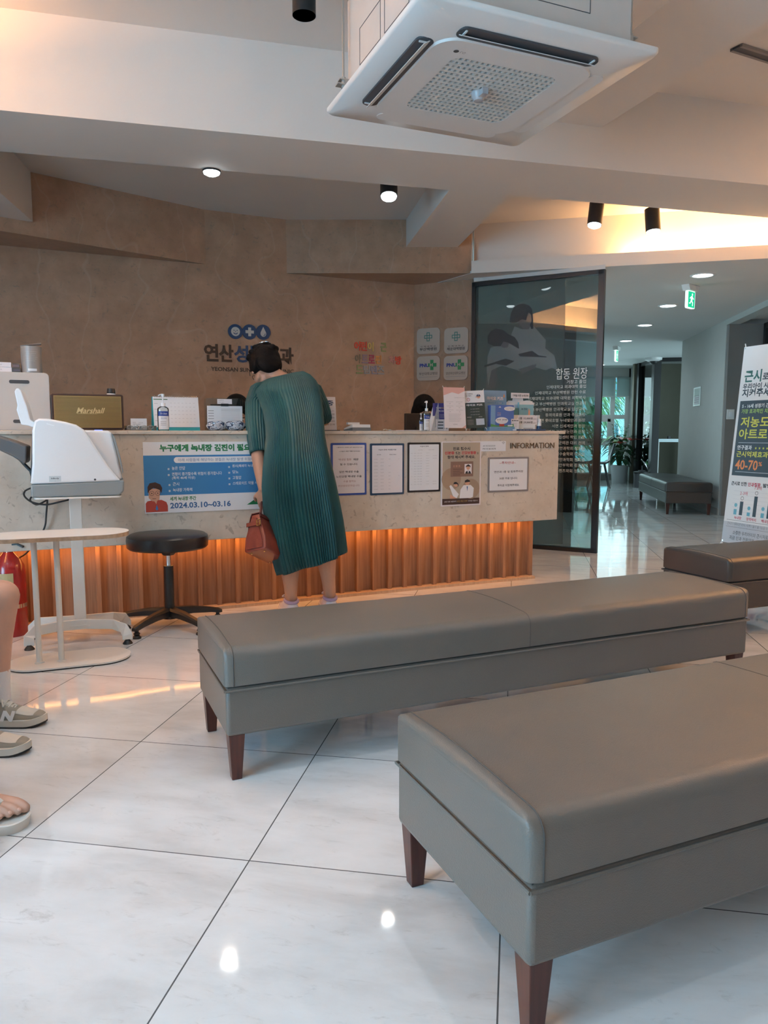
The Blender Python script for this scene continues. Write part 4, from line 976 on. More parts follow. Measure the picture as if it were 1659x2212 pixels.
def framed(lab, px0, py0, px1, py1, fc, lines, nm='framed_notice', bw=0.012, paper=PAPERP):
    t, w, h = notice(nm, lab, 'notice', px0, py0, px1, py1)
    mb = MB(); mb.prism(rrect(0, w, 0, h, 0.006), -0.004, 0, fc, 'y'); mb.build('frame', t)
    mb = MB(); mb.prism(rrect(bw, w-bw, bw, h-bw, 0.004), -0.0048, -0.0038, paper, 'y')
    for s_, fx, fz, fh, m, fw in lines:
        mb.text(s_, w*fx, h*fz, h*fh, m, w=(w*fw if fw else None), y=-0.0052, align='C', bold=0.012)
    mb.build('sheet', t); return t, w, h
FBLUE = c_('frame_blue', (.02, .07, .33)); FNAVY = c_('frame_navy', (.02, .05, .10)); FBLK = c_('frame_black', (.012, .008, .008)); FGREY = c_('frame_grey', (.22, .20, .20))
REDN = c_('red_ink', (.45, .05, .05)); ROSE = c_('faded_rose_ink', (.42, .27, .28))
framed('blue framed cataract surgery notice beside the woman, leftmost of the tall notices', 714, 957, 791, 1071, FBLUE,
       [('✓혼자이어 어떠한 심각 필요하신가요?', .52, .905, .022, INK, .74), ('✓시술이 매번 적용 되시나요?', .52, .83, .022, INK, .6), ('백내장 질환', .39, .665, .04, ROSE, .36), ('때문', .70, .665, .04, INK, .14), ('일 수 있습니다.', .5, .575, .04, INK, .5),
        ('일반 백내장 수술', .5, .43, .042, INK, .55), ('노안교정 백내장 수술', .5, .34, .042, INK, .72), ('수술 잘하는', .52, .25, .038, ROSE, .36), ('연산성모안과입니다.', .5, .165, .038, ROSE, .62)])
rows = [('비급여 항목/ 처음할 비용', .5, .865, .024, INK, .52), ('검사 항목', .25, .775, .016, INK, .12), ('행위별 가격정보', .66, .775, .016, INK, .2)]
for k in range(10):
    z = .69-k*.065
    rows += [('검사항목'[:4], .16, z, .011, GINK, .11), ('개당금액', .34, z+.002, .011, GINK, .09)] + ([('비급여', .56, z, .011, GINK, .06)] if k % 2 == 0 or k > 3 else []) + ([('비고', .84, z, .010, GINK, .04)] if k in (0, 5) else [])
framed('navy framed price list with two columns, between the blue and the black framed notices', 799, 958, 872, 1070, FNAVY, rows)
rows = [('비급여 항목', .5, .91, .026, INK, .26), ('검사내용', .38, .845, .012, GINK, .12), ('진료비 가격정보', .72, .845, .012, GINK, .18)]
for k in range(13):
    z = .78-k*.052
    rows += [('항목', .12, z, .010, GINK, .04)] * (k % 3 == 0) + [('진단검사', .22, z, .010, GINK, .07), ('안저검사', .32, z, .010, GINK, .07), ('20,000', .40, z, .010, GINK, .06)] + [('30,000 원', .60, z+.003, .009, GINK, .10)]*(k != 10) + [('비급여 항목', .82, z, .010, GINK, .12)]*(k in (1, 2, 11, 12))
framed('black framed price list crowded with fine grey print', 880, 956, 950, 1064, FBLK, rows, paper=PAPER)
# identity card poster
t, w, h = notice('identity_card_poster', 'beige poster asking for an identity card, with a drawn card and two doctors', 'poster', 953, 954, 1037, 1094)
BEI = c_('poster_beige', (.40, .34, .27)); BEI2 = c_('poster_tan', (.33, .24, .17)); CARDB = c_('poster_card', (.22, .13, .10))
mb = MB(); mb.box(0, w, -0.003, 0, 0, h, PAPERP); mb.build('sheet', t)
mb = MB(); y = -0.0034
mb.rect(w*.03, w*.97, h*.115, h*.985, y, BEI); mb.rect(w*.03, w*.97, h*.02, h*.115, y, BRNP)
mb.text('진료 접수시', w*.5, h*.865, h*.05, INK, w=w*.43, y=y-.0004, align='C', bold=.03)
mb.text('신분증', w*.08, h*.80, h*.05, REDN, w=w*.24, y=y-.0004, bold=.04); mb.text('또는', w*.35, h*.80, h*.045, INK, w=w*.12, y=y-.0004, bold=.03); mb.text('건강보험증', w*.5, h*.80, h*.05, REDN, w=w*.37, y=y-.0004, bold=.04); mb.text('을', w*.89, h*.80, h*.035, INK, y=y-.0004)
mb.text('함께 제시해 주세요.', w*.5, h*.735, h*.05, INK, w=w*.7, y=y-.0004, align='C', bold=.03)
mb.disc(w*.25, h*.42, w*.24, y-.0003, BEI2, 24); mb.disc(w*.75, h*.26, w*.22, y-.0003, BEI2, 24)
mb.rect(w*.23, w*.80, h*.455, h*.69, y-.0006, CARDB); mb.rect(w*.58, w*.76, h*.50, h*.65, y-.0008, PAPERP)
mb.text('신 분 증', w*.29, h*.605, h*.03, SKINP, w=w*.18, y=y-.0009)
for k in range(4): mb.rect(w*.29, w*(.47 if k % 2 else .53), h*(.57-k*.03), h*(.576-k*.03), y-.0009, BRNP)
mb.disc(w*.67, h*.59, w*.045, y-.0011, SKINP, 16); mb.flat([(w*.61, h*.59), (w*.61, h*.62), (w*.67, h*.645), (w*.73, h*.62), (w*.73, h*.59), (w*.71, h*.61), (w*.63, h*.61)], y-.0013, INK); mb.flat([(w*.595, h*.50), (w*.61, h*.53), (w*.67, h*.55), (w*.73, h*.53), (w*.745, h*.50)], y-.0012, INK); mb.flat([(w*.65, h*.545), (w*.69, h*.545), (w*.67, h*.50)], y-.0014, PAPERP)
mb.flat([(w*.46, h*.115), (w*.48, h*.25), (w*.56, h*.32), (w*.74, h*.32), (w*.82, h*.27), (w*.80, h*.13), (w*.74, h*.115)], y-.001, PAPER)
mb.disc(w*.655, h*.36, w*.06, y-.0012, SKINP, 16); mb.flat([(w*.59, h*.36), (w*.59, h*.39), (w*.65, h*.41), (w*.72, h*.39), (w*.72, h*.37)], y-.0014, INK); mb.flat([(w*.635, h*.30), (w*.67, h*.30), (w*.655, h*.22)], y-.0014, PNAVY)
mb.flat([(w*.20, h*.31), (w*.24, h*.33), (w*.44, h*.18), (w*.38, h*.115), (w*.32, h*.115)], y-.0016, PAPER); mb.flat([(w*.22, h*.115), (w*.22, h*.18), (w*.40, h*.115)], y-.0018, SKINP)
mb.disc(w*.365, h*.335, w*.052, y-.0012, SKINP, 16); mb.flat([(w*.30, h*.34), (w*.32, h*.37), (w*.37, h*.375), (w*.42, h*.35), (w*.43, h*.29), (w*.40, h*.34)], y-.0014, INK)
mb.text('24년 5월 20일부터', w*.08, h*.058, h*.024, PAPER, w=w*.30, y=y-.0004); mb.text('본인 확인 강화', w*.40, h*.058, h*.024, YEL, w=w*.26, y=y-.0004); mb.text('의무화를 시행합니다.', w*.68, h*.058, h*.022, PAPER, w=w*.25, y=y-.0004)
mb.build('print', t)
# wifi card and parking note
t, w, h = notice('wifi_card', 'small white wireless network card beside the INFORMATION lettering', 'notice', 1037, 953, 1092, 975)
mb = MB(); mb.box(0, w, -0.002, 0, 0, h, PAPER)
mb.text('AP 연산성모안과', w*.1, h*.45, h*.16, INK, w=w*.48, y=-.0025); mb.text('PW 0518518278', w*.1, h*.16, h*.16, INK, w=w*.5, y=-.0025)
for r in (.018, .012, .006):
    mb.flat([(w*.9+r*math.cos(math.radians(a)), h*.66+r*math.sin(math.radians(a))) for a in range(45, 136, 15)] + [(w*.9+(r-.003)*math.cos(math.radians(a)), h*.66+(r-.003)*math.sin(math.radians(a))) for a in range(135, 44, -15)], -.0025, GINK)
mb.build('card', t)
framed('grey framed handwritten parking note under the INFORMATION lettering', 1054, 988, 1140, 1064, FGREY,
       [('~주차안내~', .47, .80, .075, REDN, .40), ('연안과 1층 앞 동화주차장', .50, .55, .065, INK, .72), ('30분 무료 입니다.', .50, .36, .065, INK, .45), ('주차권 지참해주세요.', .50, .16, .065, INK, .54)], 'parking_note', bw=0.012, paper=PAPER)

# ================================================================= big standing banner at the right
p0 = PZ(1558, 1180); bdir = (PZ(1659, 1199) - p0).normalized(); brz = math.atan2(bdir.y, bdir.x)
bn = Vector((-bdir.y, bdir.x, 0))
ztop = 1.80
bt = thing('banner_stand', 'tall white and navy myopia banner with yellow Korean headlines on an X-shaped stand', 'banner', (p0.x, p0.y, 0), brz)
BW, BH = 0.62, 1.74
lean = math.atan2(0.16, 1.8)
sh = bpy.data.objects.new('banner_sheet_mount', None)
bpy.data.objects.remove(sh)
mb = MB(); mb.M = Matrix.Translation((0, 0, 0.045)) @ Matrix.Rotation(-lean, 4, 'X')
mb.box(0, BW, -0.0015, 0, 0, BH, PAPER); 
DNAV = c_('banner_navy', (.012, .025, .045)); BYEL = c_('banner_yellow', (.62, .60, .06)); BORG = c_('banner_orange', (.75, .22, .05)); BTEAL = c_('banner_teal', (.02, .12, .11)); BGR = c_('banner_lime', (.30, .48, .10)); BCRI = c_('banner_crimson', (.50, .03, .08)); BCY = c_('banner_cyan', (.12, .38, .50)); BLG = c_('banner_pale', (.48, .50, .56))
y = -0.002
def bz(py): return BH*(1178-py)/433.0
mb.rect(BW*.045, BW*.955, bz(1028), bz(864), y, DNAV); mb.rect(0, BW, 0, bz(1131), y, BLG)
for s_, x, py, hp, m, w_ in (('근시', .07, 824, 27, BTEAL, .30), ('로부터', .39, 822, 17, DNAV, .30), ('우리아이 시력을', .06, 839, 13, DNAV, .62), ('지켜주세요', .06, 856, 18, DNAV, .62)):
    mb.text(s_, BW*x, bz(py), bz(0)-bz(hp), m, w=BW*w_, y=y, bold=.03)
for s_, x, py, hp, m, w_ in (('5 - 16세 성장기 근시', .09, 880, 9, PAPER, .52), ('가장 효과적인 치료', .09, 892, 10, BGR, .52), ('저농도', .10, 922, 23, BYEL, .50), ('아트로핀', .09, 948, 23, BYEL, .66), ('연구결과', .09, 971, 10, PAPER, .26), ('근시억제효과', .09, 987, 13, BYEL, .55), ('40-70', .09, 1015, 22, BORG, .40), ('%', .50, 1005, 9, BORG, .06)):
    mb.text(s_, BW*x, bz(py), bz(0)-bz(hp), m, w=BW*w_, y=y-.0005, bold=.02)
for k in range(5):
    cx, cz, r = BW*(.42+.065*k), bz(967), .013
    mb.flat([(cx+(r if i % 2 == 0 else r*.4)*math.cos(math.radians(90+36*i)), cz+(r if i % 2 == 0 else r*.4)*math.sin(math.radians(90+36*i))) for i in range(10)], y-.0005, BYEL)
for py in (956, 1020): mb.rect(BW*.1, BW*.9, bz(py), bz(py-1), y-.0005, BLG)
mb.text('근시로 인한', BW*.06, bz(1050), bz(0)-bz(9), INK, w=BW*.28, y=y, bold=.03); mb.text('안과질환', BW*.36, bz(1050), bz(0)-bz(9), BCRI, w=BW*.22, y=y, bold=.03); mb.text('발병 위험', BW*.62, bz(1050), bz(0)-bz(9), INK, w=BW*.28, y=y, bold=.03)
for k, (s_, lab_, h1, h2) in enumerate((('2-3배', '녹내장', 12, 30), ('7.8배', '망막박리', 8, 44), ('3배', '백내장', 10, 34))):
    x = BW*(.16+.24*k)
    mb.rect(x, x+.034, bz(1114), bz(1114-h1), y, BCY); mb.disc(x+.017, bz(1111-h1-6), .017, y, BCY, 16)
    mb.rect(x+.062, x+.098, bz(1114), bz(1114-h2), y, DNAV); mb.ring(x+.08, bz(1114-h2-7), .018, .006, y, GINK, 16)
    mb.text(s_, x+.05, bz(1114-h2-14), .035, BCRI, y=y); mb.text(lab_, x+.055, bz(1124), .028, BCRI, y=y, align='C', bold=.02)
for k in range(6): mb.rect(BW*.12, BW*.95, bz(1062+9*k), bz(1061.7+9*k), y+.0001, BLG)
for q in ((.05, .95, 1127, 1126.4), (.05, .95, 1142, 1141.4)): mb.rect(BW*q[0], BW*q[1], bz(q[2]), bz(q[3]), y, INK)
mb.text('근시가 악화되면 라식 / 라섹수술이 불가능할 수 있습니다', BW*.07, bz(1138), bz(0)-bz(7), INK, w=BW*.86, y=y)
mb.text('소중한 우리아이의 근시치료', BW*.5, bz(1158), bz(0)-bz(9), INK, w=BW*.62, y=y, align='C', bold=.02); mb.text('지금 안과 전문의와 상담하세요', BW*.5, bz(1170), bz(0)-bz(9), INK, w=BW*.72, y=y, align='C', bold=.02)
mb.disc(BW*.62, bz(790), .09, y, BORG, 24, rz=.12)
mb.build('banner_sheet', bt)
mb = MB(); mb.M = Matrix.Translation((0, 0, 0.045)) @ Matrix.Rotation(-lean, 4, 'X')
mb.tube([(-.004, 0.01, -.02), (BW/2, 0.06, .75), (BW+.004, 0.01, BH+.03)], .005, WHITE); mb.tube([(BW+.004, 0.01, -.02), (BW/2, 0.06, .75), (-.004, 0.01, BH+.03)], .005, WHITE)
for x in (.012, BW-.012):
    for z in (.012, BH-.012): mb.cyl((x, -.003, z), (x, .002, z), .007, CHROME, n=12)
mb.build('stand_frame', bt)
mb = MB(); mb.tube([(BW/2, .09, .75), (BW/2, .55, .01)], .006, WHITE)
mb.build('rear_leg', bt)
mb = MB(); mb.tube([(-.006, .01, .04), (-.012, -.01, .01)], .007, WHITE); mb.build('front_foot', bt)
mb = MB(); mb.tube([(BW+.006, .01, .04), (BW+.012, -.01, .01)], .007, WHITE); mb.build('front_foot', bt)
# ================================================================= things on the counter
ZT = 1.0355
def cnt(px, v, z=ZT):
    """point on the countertop under picture column px, v metres behind the stone front"""
    o = CO - CN*0.15 + CN*v; p = PV(px, 930, o, o+CD); return Vector((p.x, p.y, z))
def item(name, label, cat, px0, px1, v, group=None, rz=CROT):
    p = cnt((px0+px1)/2, v); q = cnt(px1, v); w = abs(Wd(p, rz, px1-px0))
    t = thing(name, label, cat, p, rz, group); s_ = S(p)
    def zz_(py): return max(0.0, PY((px0+px1)/2, py, p.y).z - ZT)
    return t, w, zz_, s_
CBOX = mat('cream_plastic', (0.50, 0.47, 0.44), 0.5, var=0.01)
# white storage cabinet / carry case with hand slots
t, w, zf, s_ = item('storage_case', 'large cream storage case with two long slots at the left end of the counter', 'storage case', -70, 113, 0.22)
h = zf(803)
body = rrect(-w/2, w/2, 0, h, 0.022)
MB().prism(body, -0.0, 0.13, CBOX, 'y').build('case_body', t, bevel=0.003)
for py, x_ in ((824, 44), (910, 48)):
    xc = (x_-21.5)*s_*1.02; zc = zf(py)
    MB().prism(rrect(xc-0.048, xc+0.048, zc-0.009, zc+0.009, 0.0085), -0.0015, 0.0, DARKG, 'y').build('hand_slot', t)
hz = h; ROT = CROT
GBX = mat('box_dark', (0.10, 0.085, 0.08), 0.5, var=0); GBT = mat('silver_tin', (0.30, 0.29, 0.28), 0.4, 0.2, var=0.05)
def on_top(px0, px1, py0, py1, v):
    p = cnt((px0+px1)/2, v); w_ = Wd(p, CROT, px1-px0)
    z0 = PY((px0+px1)/2, py1, p.y).z; z1 = PY((px0+px1)/2, py0, p.y).z; return p, w_, z0, z1
zb = ZT + hz
for i, (a, b, hh, m, lab) in enumerate(((-4, 33, 0.0245, PAPERP, 'white carton lying on the cream storage case, lower of two'), (-4, 32, 0.0245, PAPERP, 'white carton lying on the cream storage case, upper of two'), (34, 52, 0.022, GBX, 'small dark carton on the cream storage case, lower of two'), (34, 50, 0.022, GBX, 'small dark carton on the cream storage case, upper of two'))):
    p, w_, z0, z1 = on_top(a, b, 790, 803, 0.27); k = i % 2
    t = thing('carton', lab, 'box', (p.x, p.y, zb+0.0005+k*(hh+0.0005)), CROT, 'cartons on the storage case')
    MB().box(-w_/2, w_/2, -0.03, 0.04, 0, hh, m).build('carton_body', t, bevel=0.001)
    mb = MB()
    if i < 2: mb.text('안약용품', -w_*.36, hh*.4, 0.006, GINK, y=-0.0305)
    else: mb.rect(-w_*.4, w_*.4, hh*.3, hh*.6, -0.0305, c_('box_purple', (.14, .12, .16)))
    mb.build('print', t)
p, w_, z0, z1 = on_top(53, 98, 746, 803, 0.27); hh = z1-z0
t = thing('paper_canister', 'tall silver grey printed canister with an open lid flap on the storage case', 'canister', (p.x, p.y, zb+0.0005), CROT)
MB().lathe([(w_/2, 0), (w_/2, hh), (w_/2-.003, hh), (w_/2-.003, hh-.02), (.001, hh-.02)], GBT).build('canister_body', t)
mb = MB(); 
def curved(x0, x1, z0, z1, m): 
    r = w_/2+.0008; n = 5; A = [math.asin(max(-1, min(1, (x0+(x1-x0)*k/n)/r))) for k in range(n+1)]
    mb.add([(r*math.sin(a), -r*math.cos(a), z) for z in (z0, z1) for a in A], [(k, k+1, n+2+k, n+1+k) for k in range(n)], m)
curved(-.028, .03, hh*.86, hh*.89, GINK); curved(-.018, .024, .008, .020, PAPER)
for k in range(6): curved(-.03+.004*(k % 2), .03-.006*(k % 3), hh*(.78-.07*k), hh*(.79-.07*k), mat('tin_print', (.42, .41, .40), var=0))
mb.build('print', t)
MB().add([(-w_/2, -.03, hh), (w_/2, -.02, hh+.018), (w_/2, .04, hh+.014), (-w_*.1, .03, hh+.002), (-w_/2, -.03, hh+.001), (w_/2, -.02, hh+.019), (w_/2, .04, hh+.015), (-w_*.1, .03, hh+.003)], [(0, 1, 2, 3), (7, 6, 5, 4), (0, 4, 5, 1), (1, 5, 6, 2), (2, 6, 7, 3), (3, 7, 4, 0)], PAPERP).build('lid_flap', t)

# retro loudspeaker
SPB = mat('brown_vinyl', (0.050, 0.022, 0.015), 0.45, var=0, bump=.1, bscale=300); GOLD = c_('gold_cloth', (.34, .25, .10)); GOLD2 = c_('gold_script', (.62, .52, .28)); SBG = c_('grille_back', (.12, .085, .03))
t, w, zf, s_ = item('loudspeaker', 'brown retro loudspeaker with a striped gold grille and gold script lettering', 'speaker', 114, 270, 0.20)
h = zf(851)
MB().prism(rrect(-w/2, w/2, 0.003, h, 0.012), -0.0, 0.14, SPB, 'y').build('cabinet', t, bevel=0.003)
mb = MB(); mb.rect(-w/2+.014, w/2-.012, .016, h-.011, -0.001, SBG)
for k in range(24):
    z = .019+(h-.035)*k/23; mb.box(-w/2+.016, w/2-.014, -.003, -.001, z-.0022, z+.0012, GOLD)
for q in ((-w/2+.014, -w/2+.0165, .016, h-.011), (w/2-.0145, w/2-.012, .016, h-.011), (-w/2+.014, w/2-.012, .016, .0185), (-w/2+.014, w/2-.012, h-.0135, h-.011)): mb.box(q[0], q[1], -.004, -.001, q[2], q[3], GOLD)
mb.build('grille', t)
mb = MB(); x = -.062
# script lettering drawn slanted
sh_ = Matrix.Identity(4); sh_[0][2] = 0.35; mb.M = Matrix.Translation((-0.004, 0, 0)) @ sh_
mb.text('Marshall', 0.0-.02, h*.47, .030, GOLD2, w=.135, y=-.005, bold=0.02, align='C')
mb.M = Matrix.Identity(4); mb.box(-.055, .045, -.006, -.005, h*.455, h*.463, GOLD2)
mb.build('script_lettering', t)
mb = MB(); 
for k in range(5): mb.cyl((w*.1+k*.03, .05, h), (w*.1+k*.03, .05, h+.006), .007, GOLD2, n=12)
mb.build('control_knobs', t) if False else None
p = cnt(243, .25); t = thing('jar', 'small black jar with a white base standing on the loudspeaker', 'jar', (p.x, p.y, ZT+h), CROT)
MB().lathe([(.001, 0), (.024, 0), (.022, .006), (.020, .007)], WHITE).build('jar_base', t); MB().lathe([(.021, .007), (.023, .010), (.020, .034), (.001, .034)], BLACK).build('jar_lid', t)

# tray with spectacles and card holder
CLR = glass_mat('clear_acrylic', (0.90, 0.92, 0.92), 0.03)
t, w, zf, s_ = item('spectacles_tray', 'low clear acrylic tray holding pairs of reading glasses', 'tray', 271, 336, 0.10)
MB().box(-w/2, w/2, -.05, .05, 0.0005, .003, CLR).box(-w/2, w/2, -.05, -.047, .003, .026, CLR).box(-w/2, w/2, .047, .05, .003, .026, CLR).box(-w/2, -w/2+.003, -.047, .047, .003, .026, CLR).box(w/2-.003, w/2, -.047, .047, .003, .026, CLR).build('tray_body', t)
base = cnt(303, .10)
for k, (dx, lab) in enumerate(((-.038, 'left pair of dark reading glasses in the clear tray'), (.034, 'right pair of dark reading glasses in the clear tray'))):
    g = thing('reading_glasses', lab, 'glasses', base+CD*dx+Vector((0, 0, .0035)), CROT+.1*k, None)
    mb = MB()
    for sx in (-1, 1): mb.tube([(sx*.017+.013*math.cos(a), -.02, .014+.010*math.sin(a)) for a in [2*math.pi*i/14 for i in range(15)]], .0012, CHROME, n=6)
    mb.tube([(-.004, -.02, .016), (.004, -.02, .016)], .0012, CHROME, n=6); mb.build('rim', g)
    for sx in (-1, 1): MB().tube([(sx*.031, -.02, .018), (sx*.031, .02, .016), (sx*.028, .035, .008)], .0014, DARKG, n=6).build('temple', g)
t, w, zf, s_ = item('card_holder', 'small stack of white name cards standing behind the spectacles tray', 'card holder', 282, 319, 0.19)
h = zf(904); MB().box(-w/2, w/2, -.01, .03, 0, .02, CLR).build('holder', t)
mb = MB(); mb.box(-w/2+.003, w/2-.003, 0, .012, .003, h, PAPER); mb.text('연산', -w*.35, h*.6, .008, GINK, y=-.0008); mb.text('성모안과', -w*.02, h*.6, .006, GINK, y=-.0008); mb.rect(-w*.35, w*.1, h*.5, h*.53, -.0008, GINK); mb.build('cards', t)

# desk calendar
TEALP = c_('teal_card', (.03, .33, .38)); GRNB = c_('calendar_green', (.06, .16, .07))
t, w, zf, s_ = item('desk_calendar', 'white spiral desk calendar on a teal stand, behind the sanitiser bottle', 'calendar', 333, 433, 0.22)
h = zf(856)
mb = MB(); mb.M = Matrix.Rotation(-.22, 4, 'X'); mb.box(-w/2, w/2, .001, .004, 0, h*1.01, TEALP); mb.build('front_board', t)
mb = MB(); mb.M = Matrix.Translation((0, .10, 0)) @ Matrix.Rotation(.24, 4, 'X'); mb.box(-w/2, w/2, .0, .003, 0, h*1.0, TEALP); mb.build('back_board', t)
mb = MB(); mb.M = Matrix.Rotation(-.22, 4, 'X'); mb.box(-w/2+.004, w/2, -.002, .0008, .020, h*1.01, PAPER)
mb.rect(-w/2+.008, -w/2+.085, h*.92, h*.945, -.0025, GRNB)
for r in range(6):
    for c in range(7): mb.rect(-w*.12+w*.083*c, -w*.12+w*.083*c+.010, h*(.82-.115*r), h*(.832-.115*r), -.0025, c_('faint_print', (.55, .54, .56)))
for r in range(4): mb.rect(-w/2+.010, -w/2+.030, h*(.80-.17*r), h*(.81-.17*r), -.0025, GINK)
mb.build('page', t)
mb = MB()
for k in range(26):
    x = -w/2+.012+(w-.024)*k/25; mb.tube([(x, .023+.006*math.cos(a), h*.995+.006*math.sin(a)) for a in [2*math.pi*i/8 for i in range(9)]], .0009, CHROME, n=5)
mb.build('spiral_binding', t)

# sanitiser bottles
BOTB = c_('label_blue', (.015, .05, .27)); CLB = glass_mat('clear_gel_bottle', (0.80, 0.86, 0.88), 0.05)
def pump_bottle(lab, px0, px1, py0, v, label_=True, bw=1.0, cap=WHITEG, group=None):
    t, w, zf, s_ = item('pump_bottle', lab, 'bottle', px0, px1, v, group); h = zf(py0); r = w/2
    hb = h*.66
    rings = []
    for rr, z in ((.9, 0), (1, .004), (1, hb*.86), (.93, hb*.93), (.6, hb*.985), (.42, hb), (.40, hb*1.03)):
        rings.append([(r*rr*math.cos(a)*1.0, r*.62*rr*math.sin(a) if rr > .7 else r*.8*rr*math.sin(a), z) for a in [2*math.pi*i/24 for i in range(24)]])
    MB().loft(rings, CLB if bw == 1 else WHITEG).build('bottle_body', t)
    mb = MB()
    A = [math.radians(-62+124*k/8) for k in range(9)]
    def patch(z0, z1, m, e): mb.add([(r*1.005*math.sin(a), -(r*.62+e)*math.cos(a)-.0004, z) for z in (z0, z1) for a in A], [(k, k+1, 10+k, 9+k) for k in range(8)], m)
    patch(hb*.05, hb*.60, PAPER, .001); patch(hb*.60, hb*.80, BOTB, .001)
    mb.text('Dr.clean', 0, hb*.67, hb*.07, PAPER, w=r*1.1, y=-(r*.62+.0030), align='C'); mb.text('손소독제', 0, hb*.48, hb*.06, BOTB, w=r*.9, y=-(r*.62+.0026), align='C')
    for k in range(3): mb.rect(-r*.6, r*.4, hb*(.36-.07*k), hb*(.375-.07*k), -(r*.62+.0026), GINK)
    mb.build('label', t)
    mb = MB(); mb.cyl((0, 0, hb*1.0), (0, 0, hb*1.14), r*.42, cap, n=18); mb.cyl((0, 0, hb*1.14), (0, 0, h*.94), r*.13, cap, n=10); mb.cyl((0, 0, h*.93), (0, 0, h), r*.30, cap, n=14); mb.tube([(0, 0, h*.975), (-r*.5, -r*.3, h*.975), (-r*.8, -r*.5, h*.95)], r*.12, cap, n=8); mb.build('pump', t)
    return t
pump_bottle('clear pump sanitiser bottle with a blue and white label in front of the calendar', 341, 366, 851, .09)
pump_bottle('clear pump sanitiser bottle with a white pump at the left of the purple leaflets', 914, 928, 866, .07)
pump_bottle('second clear sanitiser bottle standing behind the white pump bottle', 905, 914, 893, .16)

# clipboard display stand and crinkled bag
t, w, zf, s_ = item('clipboard_stand', 'clear acrylic stand with a clipboard form behind the crinkled bag', 'display stand', 447, 526, 0.20)
h = zf(860)
mb = MB(); mb.prism(rrect(-w/2, w/2, 0, h, .01), 0.0, .003, CLR, 'y'); mb.prism(rrect(-w/2, w/2, 0, h, .01), 0.05, .053, CLR, 'y'); mb.box(-w/2, w/2, 0, .05, 0, .003, CLR); mb.build('acrylic_stand', t)
mb = MB(); mb.rect(-w*.48, w*.48, h*.10, h*.76, -.001, PAPER)
mb.rect(-w*.2, w*.2, h*.82, h*.97, -.0012, PAPERP); mb.text('분실방지', -w*.17, h*.91, .008, GINK, y=-.0016); mb.text('번호 확인', -w*.17, h*.84, .008, GINK, y=-.0016)
for k in range(9): mb.rect(-w*.1, w*.42, h*(.66-.05*k), h*(.67-.05*k), -.0014, GINK if k < 2 else c_('faint_print', (.5, .5, .5)))
for k in range(4): mb.rect(-w*.45, -w*.30, h*(.6-.08*k), h*(.62-.08*k), -.0014, GINK)
mb.build('form', t)
mb = MB(); mb.box(-w*.38, w*.38, .002, .008, h*.77, h*.81, BLACK); mb.box(-w*.1, w*.1, -.004, .010, h*.75, h*.83, BLACK); mb.build('clip', t)
# crinkled patterned bag
bagm = bpy.data.materials.new('crinkled_plastic'); bagm.use_nodes = True; N = bagm.node_tree.nodes; L = bagm.node_tree.links
tc = N.new('ShaderNodeTexCoord'); nn = N.new('ShaderNodeTexNoise'); nn.inputs['Scale'].default_value = 22; nn.inputs['Detail'].default_value = 3; nn.inputs['Distortion'].default_value = 3
rp = N.new('ShaderNodeValToRGB'); rp.color_ramp.interpolation = 'CONSTANT'; e = rp.color_ramp.elements; e[0].color = (.03, .045, .09, 1); e[0].position = 0; e[1].position = .44; e[1].color = (.50, .54, .60, 1)
x_ = e.new(.60); x_.color = (.16, .19, .27, 1); x_ = e.new(.64); x_.color = (.62, .65, .70, 1)
L.new(tc.outputs['Object'], nn.inputs['Vector']); L.new(nn.outputs['Fac'], rp.inputs['Fac']); L.new(rp.outputs[0], N['Principled BSDF'].inputs['Base Color']); N['Principled BSDF'].inputs['Roughness'].default_value = .22
random.seed(4)
for k, (a, b, lab) in enumerate(((447, 489, 'left crinkled clear bag with a dark blue pattern in front of the clipboard stand'), (487, 531, 'right crinkled clear bag with a dark blue pattern in front of the clipboard stand'))):
    t, w, zf, s_ = item('patterned_bag', lab, 'bag', a, b, 0.10); h = zf(909)
    rings = []
    for j in range(9):
        th = math.pi*(j+.5)/9; rings.append([((w/2*math.sin(th)**.6)*math.cos(ph)*(1+.09*math.sin(7*ph+3*j)), .035*math.sin(th)**.6*math.sin(ph)*(1+.2*math.sin(5*ph+2*j)), h/2-h/2*math.cos(th)*(1+.05*math.sin(4*ph+j))) for ph in [2*math.pi*i/30 for i in range(30)]])
    MB().loft(rings, bagm).build('bag_body', t)

# surgery notice, card terminal
t, w, zf, s_ = item('surgery_notice', 'white standing notice in large navy letters beside the woman\'s right elbow', 'notice', 664, 728, 0.17)
h = zf(856); mb = MB(); mb.M = Matrix.Rotation(-.12, 4, 'X'); mb.box(-w/2, w/2, 0, .003, 0, h, PAPERP)
mb.text('수술중', 0-.0, h*.74, h*.16, NAVY, w=w*.86, y=-.001, align='C', bold=.02)
for k, s2 in enumerate(('수술시간은 평균 필요합니다', '조금만 기다려 주시면', '원장님 진료를 보실수', '있으십니다. 감사합니다!', '연산성모안과')):
    mb.text(s2, w*.44, h*(.56-.10*k), h*.05, ROSE if k == 0 else INK, w=w*(.8-.06*k), y=-.001, align='R')
mb.build('sheet', t)
mb = MB(); mb.box(-w/2, w/2+.02, .0, .06, 0, .004, BLACK); mb.build('stand_base', t)
t, w, zf, s_ = item('card_terminal', 'small white card payment terminal with a grey screen', 'card terminal', 751, 793, 0.12)
h = zf(912)
MB().prism([(-.05, 0), (.055, 0), (.055, .016), (-.05, h*.75)], -w/2, w/2, WHITEG, 'x').build('terminal_body', t, bevel=.004, seg=3)
mb = MB(); mb.prism([(-.052, 0), (.056, 0), (.056, .006), (-.052, .02)], -w/2-.001, w/2+.001, mat('terminal_grey', (.18, .20, .22), var=0), 'x'); mb.build('terminal_base', t)
